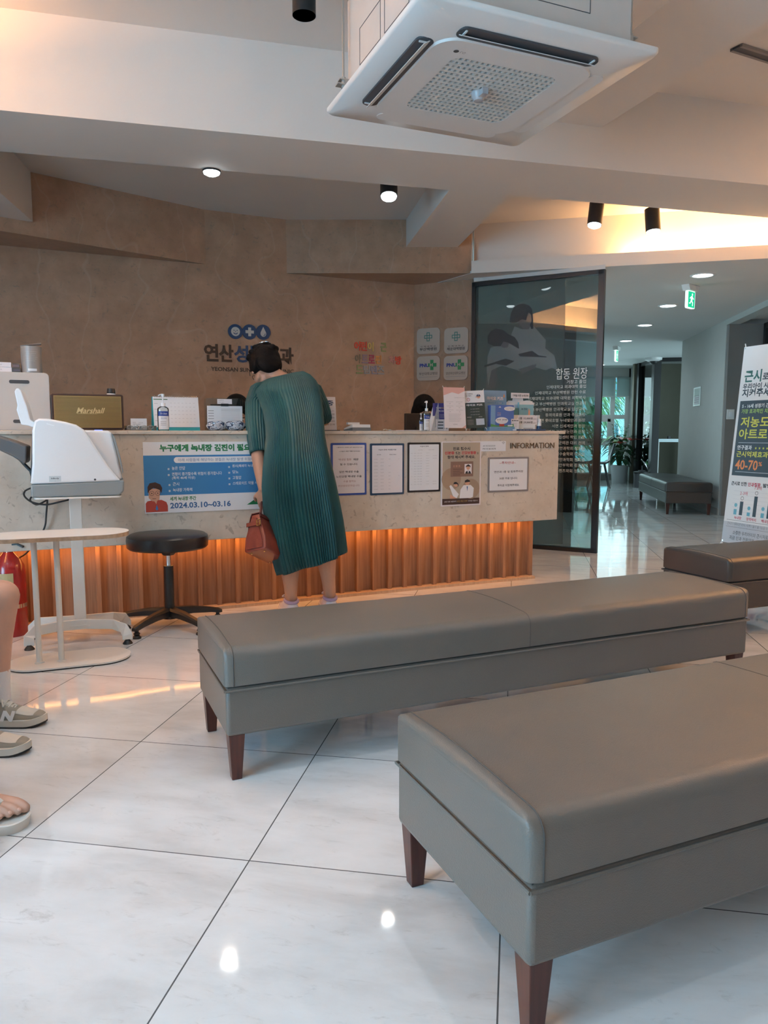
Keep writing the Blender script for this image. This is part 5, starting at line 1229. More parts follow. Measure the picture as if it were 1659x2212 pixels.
MB().box(-w*.40, w*.25, -.004+.03, .045, h*.72, h*.98, WHITEG).build('printer_cover', t)
mb = MB(); sl_ = (h*.75-.016)/.105
mb.add([(-w*.3, -.04, h*.75-sl_*.010-.0+.0015-.0), (w*.3, -.04, h*.75-sl_*.010+.0015), (w*.3, -.005, h*.75-sl_*.045+.0015), (-w*.3, -.005, h*.75-sl_*.045+.0015)], [(0, 1, 2, 3)], c_('lcd', (.22, .26, .26))); mb.build('screen', t)
t.rotation_euler = (0, 0, CROT+.15)
# keys and papers
t, w, zf, s_ = item('key_ring', 'small tangle of metal keys between the terminal and the papers', 'keys', 822, 842, 0.06)
mb = MB(); mb.tube([(.012*math.cos(a), .012*math.sin(a), .003+.006*abs(math.sin(a))) for a in [2*math.pi*i/14 for i in range(15)]], .0016, GALV, n=6); mb.build('ring', t)
for k in range(3):
    a = .8*k-.5; mb = MB(); mb.M = Matrix.Rotation(a, 4, 'Z') @ Matrix.Translation((.010, 0, .004+.003*k)); mb.prism([(0, -.002), (.018, -.002), (.018, -.007), (.030, -.008), (.030, .008), (.018, .007), (.016, .002), (0, .002)], 0, .0018, GOLD2 if k == 1 else GALV); mb.build('key', t)
p = cnt(885, .10)
for k, (dx, r_, lab) in enumerate(((-.02, .05, 'lower loose white form lying on the counter before the black monitor'), (.03, -.1, 'upper loose white form lying on the counter before the black monitor'))):
    t = thing('paper_form', lab, 'paper', p+CD*dx+Vector((0, 0, .0005+.0022*k)), CROT+r_, 'loose forms on the counter')
    MB().prism([(-.10, -.06), (.10, -.06), (.10, .06), (-.10, .06)], 0, .0015, PAPER).build('sheet', t)
# black monitor behind the counter (seen from the rear) on the staff desk
ZD = 0.76
struct_desk = thing('staff_desk', 'low pale work surface for the staff behind the reception counter', 'desk', CO, CROT)
MB().box(-4.2, 0.0, 0.45, 0.95, ZD-.03, ZD, CBOX).build('desktop', struct_desk); 
for x in (-4.1, -2.7, -1.4, -0.1): MB().box(x-.02, x+.02, .5, .9, 0, ZD-.03, CBOX).build('desk_panel', struct_desk)
def rear_monitor(px0, px1, py0, v, lab):
    p = cnt((px0+px1)/2, v, ZD); w = Wd(p, CROT, px1-px0); zt_ = PY((px0+px1)/2, py0, p.y).z-ZD
    t = thing('computer_monitor', lab, 'monitor', p, CROT)
    MB().box(-w/2, w/2, -.02, .01, zt_-.30, zt_, BLACK).build('screen_back', t, bevel=.006); MB().box(-.03, .03, -.035, -.018, .01, zt_-.1, BLACK).build('stand_neck', t); MB().lathe([(.001, 0), (.11, 0), (.11, .008), (.001, .01)], BLACK).build('stand_foot', t); return t
rear_monitor(874, 932, 893, .78, 'black computer monitor seen from behind, in front of the right staff member')

# purple leaflets and their white triangle stand
PUR2 = c_('leaflet_purple', (.055, .055, .24)); 
t, w, zf, s_ = item('triangle_stand', 'plain white triangular card stand left of the purple leaflet', 'card stand', 927, 942, 0.16)
h = zf(871); MB().prism([(-w/2, 0), (w/2+.01, 0), (w/2, h), (w/2-.004, h)], -.03, .03, PAPER, 'y').build('folded_card', t)
t, w, zf, s_ = item('leaflet_box', 'white leaflet box of purple folded leaflets with yellow headline', 'leaflet box', 940, 966, 0.14)
h = zf(906); h2 = zf(871)
mb = MB(); mb.box(-w/2, w/2, -.02, .03, 0, h, PAPERP)
for k in range(3): mb.rect(-w*.4, w*.05, h*(.72-.26*k), h*(.80-.26*k), -.0205, INK); mb.rect(w*.15, w*.4, h*(.72-.26*k), h*(.78-.26*k), -.0205, INK)
mb.build('box_body', t)
mb = MB(); mb.M = Matrix.Translation((-.008, 0, 0)); mb.box(-w/2, w/2+.004, -.010, .02, h*.3, h2, PUR2); mb.text('편안한', -w*.40, h2*.80, .010, PAPER, y=-.0105, w=w*.4, bold=.02); mb.text('렌즈삽입술', w*.02, h2*.80, .010, YEL, y=-.0105, w=w*.4, bold=.02); mb.text('시력교정술', -w*.34, h2*.69, .009, PAPER, y=-.0105, w=w*.7, bold=.02)
for k in range(3): mb.rect(-w*.1, w*.4, h2*(.58-.05*k), h2*(.59-.05*k), -.0105, LGREY)
mb.build('leaflets', t)
# two mini X banners
def mini_banner(lab, px0, px1, py0, v, drawer):
    t, w, zf, s_ = item('mini_banner', lab, 'mini banner', px0, px1, v); h = zf(py0); b = .018
    mb = MB(); mb.M = Matrix.Translation((0, .0, b)) @ Matrix.Rotation(-.10, 4, 'X'); drawer(mb, w, h-b-.006); mb.build('banner_sheet', t)
    mb = MB(); mb.M = Matrix.Rotation(-.10, 4, 'X')
    mb.tube([(-w/2-.002, -.004, .004), (0, .022, h*.5), (w/2+.003, .002, h+.004)], .0017, WHITE, n=6); mb.tube([(w/2+.002, -.004, .004), (0, .022, h*.5), (-w/2-.003, .002, h+.004)], .0017, WHITE, n=6); mb.build('stand_frame', t)
    MB().tube([(0, .03, h*.5), (0, .10, .003)], .002, WHITE, n=6).build('rear_leg', t); return t
def d1(mb, w, h):
    mb.box(-w/2, w/2, 0, .001, 0, h, PAPERP); y = -.0005; PK = c_('blossom_pink', (.62, .36, .33))
    mb.flat([(-w/2, h*.80), (-w*.3, h*.84), (-w*.1, h*.88), (w*.2, h*.84), (w/2, h*.92), (w/2, h), (-w/2, h)], y, PK)
    mb.text('대학병원과의 진료협약', 0, h*.74, h*.02, GINK, w=w*.6, y=y, align='L')
    for r in range(3):
        for c in (-.22, .22): mb.rect(w*(c-.16), w*(c+.16), h*(.64-.10*r), h*(.645-.10*r), y, GINK); mb.text('안과', w*c, h*(.59-.10*r), h*.02, INK, y=y, align='C')
    for k in range(6): mb.rect(-w*.30, w*(.28-.03*(k % 3)), h*(.34-.035*k), h*(.346-.035*k), y, GINK)
    mb.text('연산성모안과', 0, h*.08, h*.02, INK, y=y, align='C'); mb.flat([(w*.3, 0), (w*.5, 0), (w*.5, h*.08)], y, PK)
mini_banner('mini standing banner of pale pink paper with small lines of print', 961, 1007, 834, .05, d1)
DG = c_('banner_green_black', (.018, .045, .045)); 
def kid(mb, x, z, r, y):
    mb.disc(x, z, r, y, SKINP, 20); mb.flat([(x+r*1.1*math.cos(math.radians(a)), z+r*.1+r*1.05*math.sin(math.radians(a))) for a in range(0, 181, 15)], y-.0003, NAVY)
    mb.disc(x, z+r*.75, r*.25, y-.0006, PAPER, 12); mb.rect(x-r*1.15, x+r*1.15, z+r*.08, z+r*.28, y-.0005, INK)
    for s_ in (-1, 1): mb.disc(x+s_*r*.35, z-r*.1, r*.09, y-.0004, INK, 8)
    mb.flat([(x-r*.25, z-r*.45), (x+r*.25, z-r*.45), (x, z-r*.6)], y-.0004, REDP)
    mb.flat([(x-r*1.0, z-r*2.0), (x-r*.7, z-r*.95), (x+r*.7, z-r*.95), (x+r*1.0, z-r*2.0)], y-.0001, PAPER)
    mb.disc(x-r*1.3, z-r*.3, r*.28, y-.0002, SKINP, 10)
def d2(mb, w, h):
    mb.box(-w/2, w/2, 0, .001, 0, h*.68, DG); mb.box(-w/2, w/2, 0, .001, h*.68, h, PAPER); y = -.0006
    mb.text('근시 억제하는', -w*.46, h*.90, h*.03, INK, w=w*.42, y=y, bold=.02); mb.text('안경 렌즈', -w*.46, h*.85, h*.03, INK, w=w*.34, y=y, bold=.02); mb.ring(-w*.28, h*.765, h*.045, h*.012, y, REDN, 20); mb.text('V', -w*.28, h*.745, h*.035, REDN, y=y, align='C')
    kid(mb, w*.22, h*.84, h*.055, y)
    mb.text('마이오 키즈', 0, h*.59, h*.055, PAPER, w=w*.78, y=y, align='C', bold=.03)
    for k in range(3): mb.text('근시 진행 억제 렌즈', 0, h*(.50-.075*k), h*.022, LGREY, w=w*.45, y=y, align='C')
    mb.text('검사대상자', -w*.4, h*.285, h*.025, PAPER, y=y); mb.text('가격 안내', w*.15, h*.285, h*.025, PAPER, y=y)
    mb.rect(w*.02, w*.42, h*.08, h*.25, y, LGREY)
    for k in range(5): mb.rect(-w*.42, -w*.1, h*(.22-.03*k), h*(.226-.03*k), y, GINK)
b2 = mini_banner('dark green mini banner with a drawn child in a cap and white headline', 1008, 1050, 841, .06, d2)
b2.rotation_euler = (0, -.05, CROT-.1)
# blue advertising board and dispenser
LBL = c_('light_blue_board', (.14, .30, .50)); MBL = c_('dispenser_blue', (.05, .13, .42)); GR2 = c_('meadow_green', (.06, .26, .07))
t, w, zf, s_ = item('advertising_board', 'light blue standing board with white Korean headline behind the blue dispenser', 'board', 1047, 1096, 0.20)
h = zf(843); mb = MB(); mb.M = Matrix.Rotation(-.08, 4, 'X'); mb.box(-w/2, w/2, 0, .004, 0, h, LBL); mb.text('마이오 키즈', 0, h*.76, h*.09, PAPER, w=w*.72, y=-.001, align='C', bold=.03); mb.prism(rrect(-w*.02, w*.34, h*.67, h*.72, .004), -.0012, -.001, PBLUE, 'y'); mb.text('근시억제렌즈', w*.16, h*.68, h*.025, PAPER, w=w*.3, y=-.0016, align='C'); mb.rect(-w*.34, -w*.06, h*.69, h*.70, -.001, PBLUE)
mb.flat([(w*.36, h*.86), (w*.40, h*.93), (w*.43, h*.86), (w*.40, h*.82)], -.001, ORG); mb.build('board', t)
t, w, zf, s_ = item('leaflet_dispenser', 'blue leaflet dispenser with round white price balloons and green meadow edge', 'leaflet box', 1054, 1108, 0.09)
h = zf(875); hb = zf(922)
mb = MB(); mb.box(-w/2, w/2, -.022, .02, 0, hb, LBL); mb.text('콘택트렌즈', w*.0, hb*.3, hb*.35, PBLUE, w=w*.4, y=-.0226, align='C'); mb.build('tray', t)
mb = MB(); mb.prism(rrect(-w*.46, w*.46, hb, h, .008), -.02, .018, MBL, 'y'); y = -.0206
mb.rect(-w*.46, -w*.28, hb, h*.97, y, LBL); mb.flat([(-w*.46, hb), (w*.46, hb), (w*.46, h*.27), (w*.1, h*.20), (-w*.2, h*.21), (-w*.46, h*.27)], y-.0002, GR2)
mb.disc(w*.28, h*.86, w*.22, y-.0004, PAPER, 24, rz=h*.085); mb.text('근시억제렌즈로', w*.28, h*.87, h*.03, INK, w=w*.34, y=y-.0008, align='C'); mb.text('바꿔 드려요', w*.28, h*.82, h*.03, INK, w=w*.28, y=y-.0008, align='C')
mb.disc(-w*.02, h*.40, w*.25, y-.0006, PAPER, 24, rz=h*.13); mb.text('30포 2만원', -w*.02, h*.40, h*.06, INK, w=w*.4, y=y-.001, align='C', bold=.02); mb.text('하루 한 개로 눈 건강', -w*.02, h*.33, h*.025, INK, w=w*.34, y=y-.001, align='C')
mb.flat([(-w*.16, h*.90), (-w*.05, h*.90), (-w*.10, h*.95)], y-.0004, PAPER); mb.text('루테인', -w*.2, h*.66, h*.05, ROSE, w=w*.14, y=y-.0004, bold=.02); mb.text('눈건강', -w*.2, h*.59, h*.05, PAPER, w=w*.14, y=y-.0004)
for k in range(3): mb.disc(-w*.02+w*.06*(k-1), h*.22, w*.045, y-.0012, REDP, 12)
mb.rect(w*.22, w*.42, h*.18, h*.23, y-.0006, PAPER); mb.build('dispenser_body', t)
# teal and white leaflet rack, price sign, bottles, blue book
TL = c_('teal_leaflet', (.05, .20, .24)); SKYB = c_('leaflet_sky', (.17, .42, .55))
t, w, zf, s_ = item('leaflet_rack', 'white leaflet rack holding a sky blue eye health brochure behind the price sign', 'leaflet rack', 1098, 1156, 0.20)
h = zf(862); ha = zf(849)
mb = MB(); mb.box(-w/2, w/2, .0, .04, 0, h*.5, PAPER); mb.prism([(-w/2, h*.5), (w/2, h*.5), (w/2, h*.94), (w*.3, h*.97)]+[(w*.2*math.cos(math.radians(a))-w*.05, h*.95+(ha-h*.95)*math.sin(math.radians(a))) for a in range(0, 181, 30)]+[(-w*.4, h*.95), (-w/2, h*.86)], .036, .04, PAPER, 'y'); mb.build('rack_body', t)
mb = MB(); mb.box(-w*.08, w*.46, .01, .03, h*.15, h*.90, SKYB); mb.rect(-w*.08, w*.46, h*.83, h*.90, .009, PAPER); mb.text('눈 건강', 0-.0, h*.66, h*.07, NAVY, w=w*.22, y=.009, bold=.02)
mb.flat([(w*.25, h*.35), (w*.31, h*.35), (w*.33, h*.60), (w*.28, h*.72), (w*.26, h*.60)], .009, SKINP); mb.disc(w*.18, h*.33, w*.13, .009, SKINP, 16, rz=h*.10); mb.disc(w*.18, h*.31, w*.08, .0085, CARDB, 16, rz=h*.06); mb.build('brochure', t)
MB().box(-w*.47, -w*.10, .012, .03, h*.12, h*.72, TL).build('teal_leaflet', t)
mb = MB(); mb.box(-w*.42, w*.25, -.002, .0, ha*.86, ha*1.0, PAPERP); mb.text('가족을 위한 눈영양제', -w*.08, ha*.90, ha*.06, INK, w=w*.58, y=-.0025, align='C', bold=.02); mb.build('header_card', t)
t, w, zf, s_ = item('price_sign', 'white price sign reading fifteen and twenty-nine thousand won', 'price sign', 1119, 1160, 0.10)
h = zf(898); mb = MB(); mb.box(-w/2, w/2, 0, .002, h*.42, h, PAPERP); mb.text('1통 15,000원', -w*.46, h*.74, h*.16, INK, w=w*.72, y=-.0006, bold=.02); mb.text('2통 29,000원', -w*.46, h*.48, h*.16, INK, w=w*.72, y=-.0006, bold=.02)
for z in (.76, .50): mb.rect(w*.28, w*.46, h*z, h*(z+.04), -.0006, GINK)
mb.build('price_card', t); MB().box(-w*.45, w*.42, .003, .03, 0, h*.42, PAPER).rect(-w*.2, w*.3, h*.15, h*.19, .0024, GINK).build('base_box', t)
t, w, zf, s_ = item('leaflet_box', 'small white boxed leaflet set with dark dots, left of the price sign', 'leaflet box', 1102, 1119, 0.08)
h = zf(905); mb = MB(); mb.box(-w/2, w/2, -.01, .02, 0, h, PAPERP)
for k in range(4): mb.disc(-w*.34+w*.22*k, h*.86, w*.07, -.0106, INK, 10)
for k in range(4): mb.rect(-w*.36, w*.3, h*(.62-.13*k), h*(.64-.13*k), -.0106, GINK)
mb.build('box_body', t)
t, w, zf, s_ = item('pill_bottle', 'small white pill bottle with a navy label right of the price sign', 'bottle', 1160, 1168, 0.12)
h = zf(905); MB().lathe([(.001, 0), (w/2, 0), (w/2, h*.7), (w*.36, h*.76), (w*.36, h*.78)], WHITEG).build('bottle_body', t); MB().lathe([(w*.42, h*.78), (w*.42, h), (.001, h)], WHITEG).build('cap', t); MB().lathe([(w/2+.0005, h*.1), (w/2+.0005, h*.42)], NAVY).build('label', t)
t, w, zf, s_ = item('pill_bottle', 'white capped bottle standing behind the navy labelled pill bottle', 'bottle', 1157, 1165, 0.17)
h = zf(897); MB().lathe([(.001, 0), (w/2, 0), (w/2, h*.78), (w*.4, h*.82)], WHITEG).build('bottle_body', t); MB().lathe([(w*.46, h*.82), (w*.46, h), (.001, h)], WHITE).build('cap', t)
t, w, zf, s_ = item('flat_book', 'flat navy blue book lying at the right end of the countertop', 'book', 1112, 1174, 0.045)
MB().box(-w/2, w/2, -.02, .05, 0.002, .010, PAPER).build('pages', t); mb = MB(); mb.box(-w/2-.001, w/2+.001, -.022, .052, 0, .002, NAVY); mb.box(-w/2-.001, w/2+.001, -.022, .052, .010, .0125, SKYB); mb.box(-w/2-.001, w/2+.001, -.024, -.022, 0, .0125, NAVY); mb.text('안과 건강 가이드 북 시리즈', -w*.4, .004, .005, PAPER, w=w*.55, y=-.0246); mb.build('cover', t)

# ================================================================= fire extinguisher
REDX = mat('extinguisher_red', (0.33, 0.012, 0.012), 0.25, var=0, coat=.4)
YX = 3.72; px_ = PY(27, 1372, YX)
xt = thing('fire_extinguisher', 'red fire extinguisher with a black handle beside the slatted base at left', 'extinguisher', (px_.x, YX, 0))
def XZ(py): return PY(27, py, YX).z
r = 33*S((px_.x, YX, .3)); zt_ = XZ(1196)
MB().lathe([(.001, 0), (r*.93, 0), (r, .012), (r, zt_-.10), (r*.93, zt_-.06), (r*.7, zt_-.025), (r*.38, zt_), (r*.3, zt_+.01)], REDX, n=36).build('cylinder', xt)
MB().lathe([(r*1.004, .145), (r*1.004, .165)], CHROME).build('strap', xt)
mb = MB(); A = [math.radians(-20+60*k/6) for k in range(7)]; mb.add([(r*1.006*math.sin(a), -r*1.006*math.cos(a), z) for z in (zt_-.20, zt_-.09) for a in A], [(k, k+1, 8+k, 7+k) for k in range(6)], c_('label_gold', (.45, .36, .18))); mb.build('label', xt)
MB().cyl((0, 0, zt_+.008), (0, 0, zt_+.045), .017, CHROME).build('valve', xt)
mb = MB(); mb.loft([[(x, y*.011, z+q) for y, q in ((-1, -.004), (1, -.004), (1, .004), (-1, .004))] for x, z in ((-.04, zt_+.028), (0, zt_+.045), (.05, zt_+.05), (.078, zt_+.035))], BLACK, smooth=False); mb.build('carry_handle', xt)
mb = MB(); mb.loft([[(x, y*.011, z+q) for y, q in ((-1, -.004), (1, -.004), (1, .004), (-1, .004))] for x, z in ((-.01, zt_+.055), (.03, zt_+.09), (.07, zt_+.105), (.075, zt_+.098))], BLACK, smooth=False); mb.build('trigger', xt)
mb = MB(); mb.tube([(-.015, 0, zt_+.03), (-.06, -.01, zt_+.035), (-.095, -.01, zt_-.02), (-.10, 0, zt_-.2), (-.095, 0, .1)], .009, BLACK, sub=5); mb.build('hose', xt)
# ================================================================= people
def skinm(name, c): return mat(name, c, 0.48, var=0.04, vscale=12)
SKIN = skinm('skin', (0.46, 0.26, 0.18)); SKIN2 = skinm('skin_light', (0.52, 0.31, 0.23))
HAIR = mat('black_hair', (0.006, 0.005, 0.005), 0.65, spec=0.12, var=0.3, vscale=30, bump=0.5, bscale=90)
def solidify(mb, name, m, parent, voxel=0.007, smooth=3, loc=(0, 0, 0)):
    """union of overlapping shapes -> one continuous smooth surface"""
    o = mb.build('temporary', None); o.data.materials.clear()
    r = o.modifiers.new('r', 'REMESH'); r.mode = 'VOXEL'; r.voxel_size = voxel; r.use_smooth_shade = True
    if smooth: s = o.modifiers.new('s', 'SMOOTH'); s.iterations = smooth; s.factor = 0.5
    dg = bpy.context.evaluated_depsgraph_get(); dg.update()
    me = bpy.data.meshes.new_from_object(o.evaluated_get(dg)); bpy.data.objects.remove(o)
    me.name = name; me.materials.clear(); me.materials.append(m)
    for p in me.polygons: p.use_smooth = True; p.material_index = 0
    ob = bpy.data.objects.new(name, me); COL.objects.link(ob); ob.location = loc
    if parent: ob.parent = parent
    return ob
def limb(mb, pts, rad, sub=4, n=14, caps=True):
    mb.tube(pts, rad, SKIN, n=n, sub=sub)
    if caps:
        for p, r in ((pts[0], rad[0]), (pts[-1], rad[-1])): mb.ellip(p, (r, r, r), SKIN, n, 8)
def V(*a): return Vector(a)
def hand(mb, w, d, nrm, curl=0.5, side=1, k=1.0):
    """w wrist, d towards the fingers, nrm out of the palm, side +1/-1 = where the thumb leaves"""
    d = Vector(d).normalized(); nrm = (Vector(nrm) - Vector(nrm).dot(d)*d).normalized(); u = d.cross(nrm)*side; w = Vector(w)
    mb.tube([w-d*.02*k, w+d*.02*k, w+d*.05*k, w+d*.085*k], [.024*k, .028*k, .036*k, .034*k], SKIN, n=14, sub=3, flatz=0.5) if False else None
    for t in (-.024, -.008, .008, .024):
        mb.tube([w-d*.01*k, w+d*.04*k+u*t*k, w+d*.085*k+u*t*1.05*k], [.017*k, .0145*k, .0115*k], SKIN, n=10, sub=3)
    for i, (t, L_) in enumerate(((.027, .068), (.009, .078), (-.009, .073), (-.026, .056))):
        p = w+d*.082*k+u*t*k; dd = d.copy(); pts = [p]; a = 0
        for s_, f in ((.45, .5), (.30, 1.0), (.25, .8)):
            a += curl*f*1.1; dd = d*math.cos(a)+nrm*math.sin(a); p = p+dd*L_*s_*k; pts.append(p)
        limb(mb, pts, [.0098*k, .0090*k, .0080*k, .0066*k], sub=3, n=10)
    p = w+d*.025*k+u*.026*k; q = p+(d*.6+u*.75+nrm*.25).normalized()*.038*k; r = q+(d*.85+u*.15+nrm*(.2+curl*.5)).normalized()*.032*k
    limb(mb, [p, q, r], [.0135*k, .0105*k, .0080*k], sub=3, n=10)
def head(mb, c, fwd, up, k=1.0):
    """fwd = where the face looks"""
    f = Vector(fwd).normalized(); up = (Vector(up)-Vector(up).dot(f)*f).normalized(); s_ = f.cross(up)
    R = Matrix((s_, f, up)).transposed().to_4x4(); old = mb.M.copy(); mb.M = Matrix.Translation(c) @ R @ Matrix.Scale(k, 4)
    mb.ellip((0, -.012, .022), (.074, .092, .085), SKIN, 24, 16); mb.ellip((0, .020, -.035), (.058, .062, .070), SKIN, 20, 12)
    mb.ellip((0, .050, -.078), (.026, .026, .022), SKIN, 14, 8); mb.ellip((0, .076, .022), (.045, .012, .010), SKIN, 14, 8)
    mb.tube([(0, .082, .012), (0, .094, -.010), (0, .104, -.026), (0, .088, -.034)], [.008, .009, .0125, .008], SKIN, n=10, sub=2)
    for e in (-1, 1):
        mb.ellip((e*.012, .088, -.030), (.008, .009, .007), SKIN, 10, 6); mb.ellip((e*.038, .066, -.025), (.018, .014, .018), SKIN, 12, 8)
        mb.ellip((e*.076, -.008, -.012), (.007, .017, .030), SKIN, 12, 8); mb.ellip((e*.050, .01, -.055), (.014, .035, .022), SKIN, 12, 8)
    mb.ellip((0, .082, -.050), (.022, .009, .0055), SKIN, 14, 6); mb.ellip((0, .080, -.059), (.019, .009, .006), SKIN, 14, 6)
    M2 = mb.M.copy(); mb.M = old; return M2
EYEW = mat('eye_white', (.75, .73, .70), 0.2, var=0); IRIS = mat('iris_brown', (.03, .015, .01), 0.15, var=0); LIP = skinm('lip', (.40, .14, .12))
def eyes(M2, parent):
    for e in (-1, 1):
        mb = MB(); mb.M = M2; mb.ellip((e*.030, .073, .003), (.013, .010, .009), EYEW, 14, 10); mb.ellip((e*.030, .0805, .003), (.006, .0035, .006), IRIS, 12, 8); mb.build('eye', parent)
        mb = MB(); mb.M = M2; mb.tube([(e*.014, .089, .020), (e*.030, .087, .026), (e*.046, .078, .022)], [.0022, .003, .0015], HAIR, n=6, sub=2); mb.build('eyebrow', parent)
    mb = MB(); mb.M = M2; mb.ellip((0, .0885, -.0545), (.020, .004, .0065), LIP, 14, 6); mb.build('lips', parent)
def foot_bare(mb, a, dr, toes=True):
    """a = ankle, dr = horizontal direction to the toes; the foot is slim, it sits inside a shoe"""
    d = Vector(dr).normalized(); u = Vector((-d.y, d.x, 0)); g = Vector((a[0], a[1], 0)); z0 = a[2]-.07
    limb(mb, [Vector(a), g+V(0, 0, z0+.032)-d*.005], [.031, .024], sub=2); limb(mb, [g-d*.02+V(0, 0, z0+.020), g+d*.04+V(0, 0, z0+.022), g+d*.09+V(0, 0, z0+.017)], [.016, .017, .012], sub=3); return g, d, u, z0
    limb(mb, [Vector(a), g+V(0, 0, z0+.045)-d*.015], [.034, .034], sub=2); limb(mb, [g-d*.035+V(0, 0, z0+.028), g+d*.05+V(0, 0, z0+.040), g+d*.11+V(0, 0, z0+.028), g+d*.135+V(0, 0, z0+.022)], [.030, .034, .026, .018], sub=3)
    for t in (-.024, 0, .024): limb(mb, [g+d*.05+u*t*.7+V(0, 0, z0+.030), g+d*.135+u*t+V(0, 0, z0+.018)], [.024, .015], sub=2)
    return g, d, u, z0
def shoe(parent, name, heel, ang, L_=.26, upper=None, sole=None, trim=None, laces=True, letter=None, dark=None, side=-1):
    """sneaker, heel centre on the floor at `heel`, toe along ang"""
    t = bpy.data.objects.new(name, None); COL.objects.link(t); t.location = heel; t.rotation_euler = (0, 0, ang)
    if parent: t.parent = parent
    def wv(x): 
        u = x/L_; return (.032+.012*math.sin(math.pi*min(1, max(0, u))**.9))*(1.0 if u < .82 else math.sqrt(max(0.02, 1-((u-.82)/.18)**2)))*(1.0 if u > .08 else math.sqrt(max(.05, 1-((.08-u)/.08)**2)))
    xs = [L_*i/22 for i in range(23)]
    outl = [(x, -wv(x)-.004) for x in xs] + [(x, wv(x)+.004) for x in xs[::-1]]
    mb = MB()
    def rise(x): return .012*max(0, (x/L_-.78)/.22)**1.5
    n = len(outl)
    def lay(z, e): return [(x+(e if x > L_/2 else -e)*.6, y*(1+e*6), z+rise(x)) for x, y in outl]
    mb.loft([lay(0, 0), lay(.006, .001)], dark or sole, smooth=False); mb.build('outsole', t)
    mb = MB(); mb.loft([lay(.006, .001), lay(.016, .002), lay(.028, 0)], sole); mb.build('midsole', t, angle=60)
    mb = MB(); rings = []
    for x in [L_*i/24 for i in range(25)]:
        u = x/L_; w = wv(x)*.97
        if u < .42: top = .085-.010*math.sin(u/.42*math.pi)
        else: top = .085-.048*((u-.42)/.58)**.75
        if u > .9: top -= .018*((u-.9)/.1)**2
        if u < .05: top -= .015*(1-u/.05)
        r = []
        for k in range(15):
            a = math.pi*k/14; c, s_ = math.cos(a), math.sin(a)
            r.append((x, w*math.copysign(abs(c)**.75, c), .024+rise(x)+(top-.024)*max(0, s_)**(.75)))
        rings.append(r)
    mb.loft(rings, upper, smooth=True); mb.build('upper', t, angle=70)
    mb = MB(); A = [2*math.pi*i/20 for i in range(21)]; mb.tube([(.055+.050*math.cos(a), .034*math.sin(a), .083+.006*math.cos(a)+(-.010 if False else 0)) for a in A], .010, trim or upper, n=10); mb.build('collar', t)
    if laces:
        mb = MB(); mb.loft([[(x, y*w_, z+q) for y, q in ((-1, -.002), (1, -.002), (.8, .004), (-.8, .004))] for x, w_, z in ((.16, .016, .061), (.13, .018, .078), (.105, .020, .098), (.095, .020, .112))], trim or upper); mb.build('tongue', t)
        for k in range(4):
            x = .112+.016*k; z = .091-.0095*k; mb = MB(); mb.tube([(x, -.026, z-.014), (x+.006, 0, z+.004), (x, .026, z-.014)], .0032, sole, n=8, sub=4); mb.build('lace', t)
        mb = MB(); mb.tube([(.108, 0, .097), (.10, .028, .108), (.115, .036, .095), (.108, 0, .099), (.10, -.028, .106), (.118, -.036, .090), (.108, 0, .098), (.14, -.040, .075)], .003, sole, n=8, sub=4); mb.build('lace_bow', t)
        for sd in (-1, 1):
            mb = MB(); vs = []
            for i in range(8):
                for j in range(6):
                    u = i/7; v_ = j/5; x = .175+.055*u*(1-.1*v_); a = math.pi/2+sd*(.10+1.05*v_); 
                    uu = x/L_; w = wv(x)*.97+.0012; top = .085-.048*((uu-.42)/.58)**.75; top -= .018*(max(0, uu-.9)/.1)**2
                    c, s_ = math.cos(a), math.sin(a); vs.append((x, w*math.copysign(abs(c)**.75, c), .0255+rise(x)+(top-.024)*s_**.75))
            if sd == 1:
                vs2 = []
        # light toe box on top of the foot
        mb = MB(); vs = []; fs = []
        for i in range(9):
            for j in range(11):
                x = L_*(.66+.22*i/8); a = math.pi*(.22+.56*j/10); uu = x/L_; w = wv(x)*.97+.001; top = .085-.048*((uu-.42)/.58)**.75
                c, s_ = math.cos(a), math.sin(a); vs.append((x, w*math.copysign(abs(c)**.75, c), .0252+rise(x)+(top-.024)*s_**.75))
        for i in range(8):
            for j in range(10): fs.append((i*11+j, i*11+j+1, (i+1)*11+j+1, (i+1)*11+j))
        mb.add(vs, fs, trim, True); mb.build('toe_box', t)
    if letter:
        mb = MB(); sh = Matrix.Identity(4); sh[0][2] = .25
        mb.M = Matrix.Translation((.152, side*(.0485), .027)) @ Matrix.Rotation(side*.30, 4, 'X') @ sh
        if side > 0: mb.M = mb.M @ Matrix.Scale(-1, 4, (1, 0, 0))
        mb.text(letter, 0, 0, .036, WHITE, w=.044, y=0, align='C', bold=.06, ext=-.002); mb.build('side_letter', t)
    return t
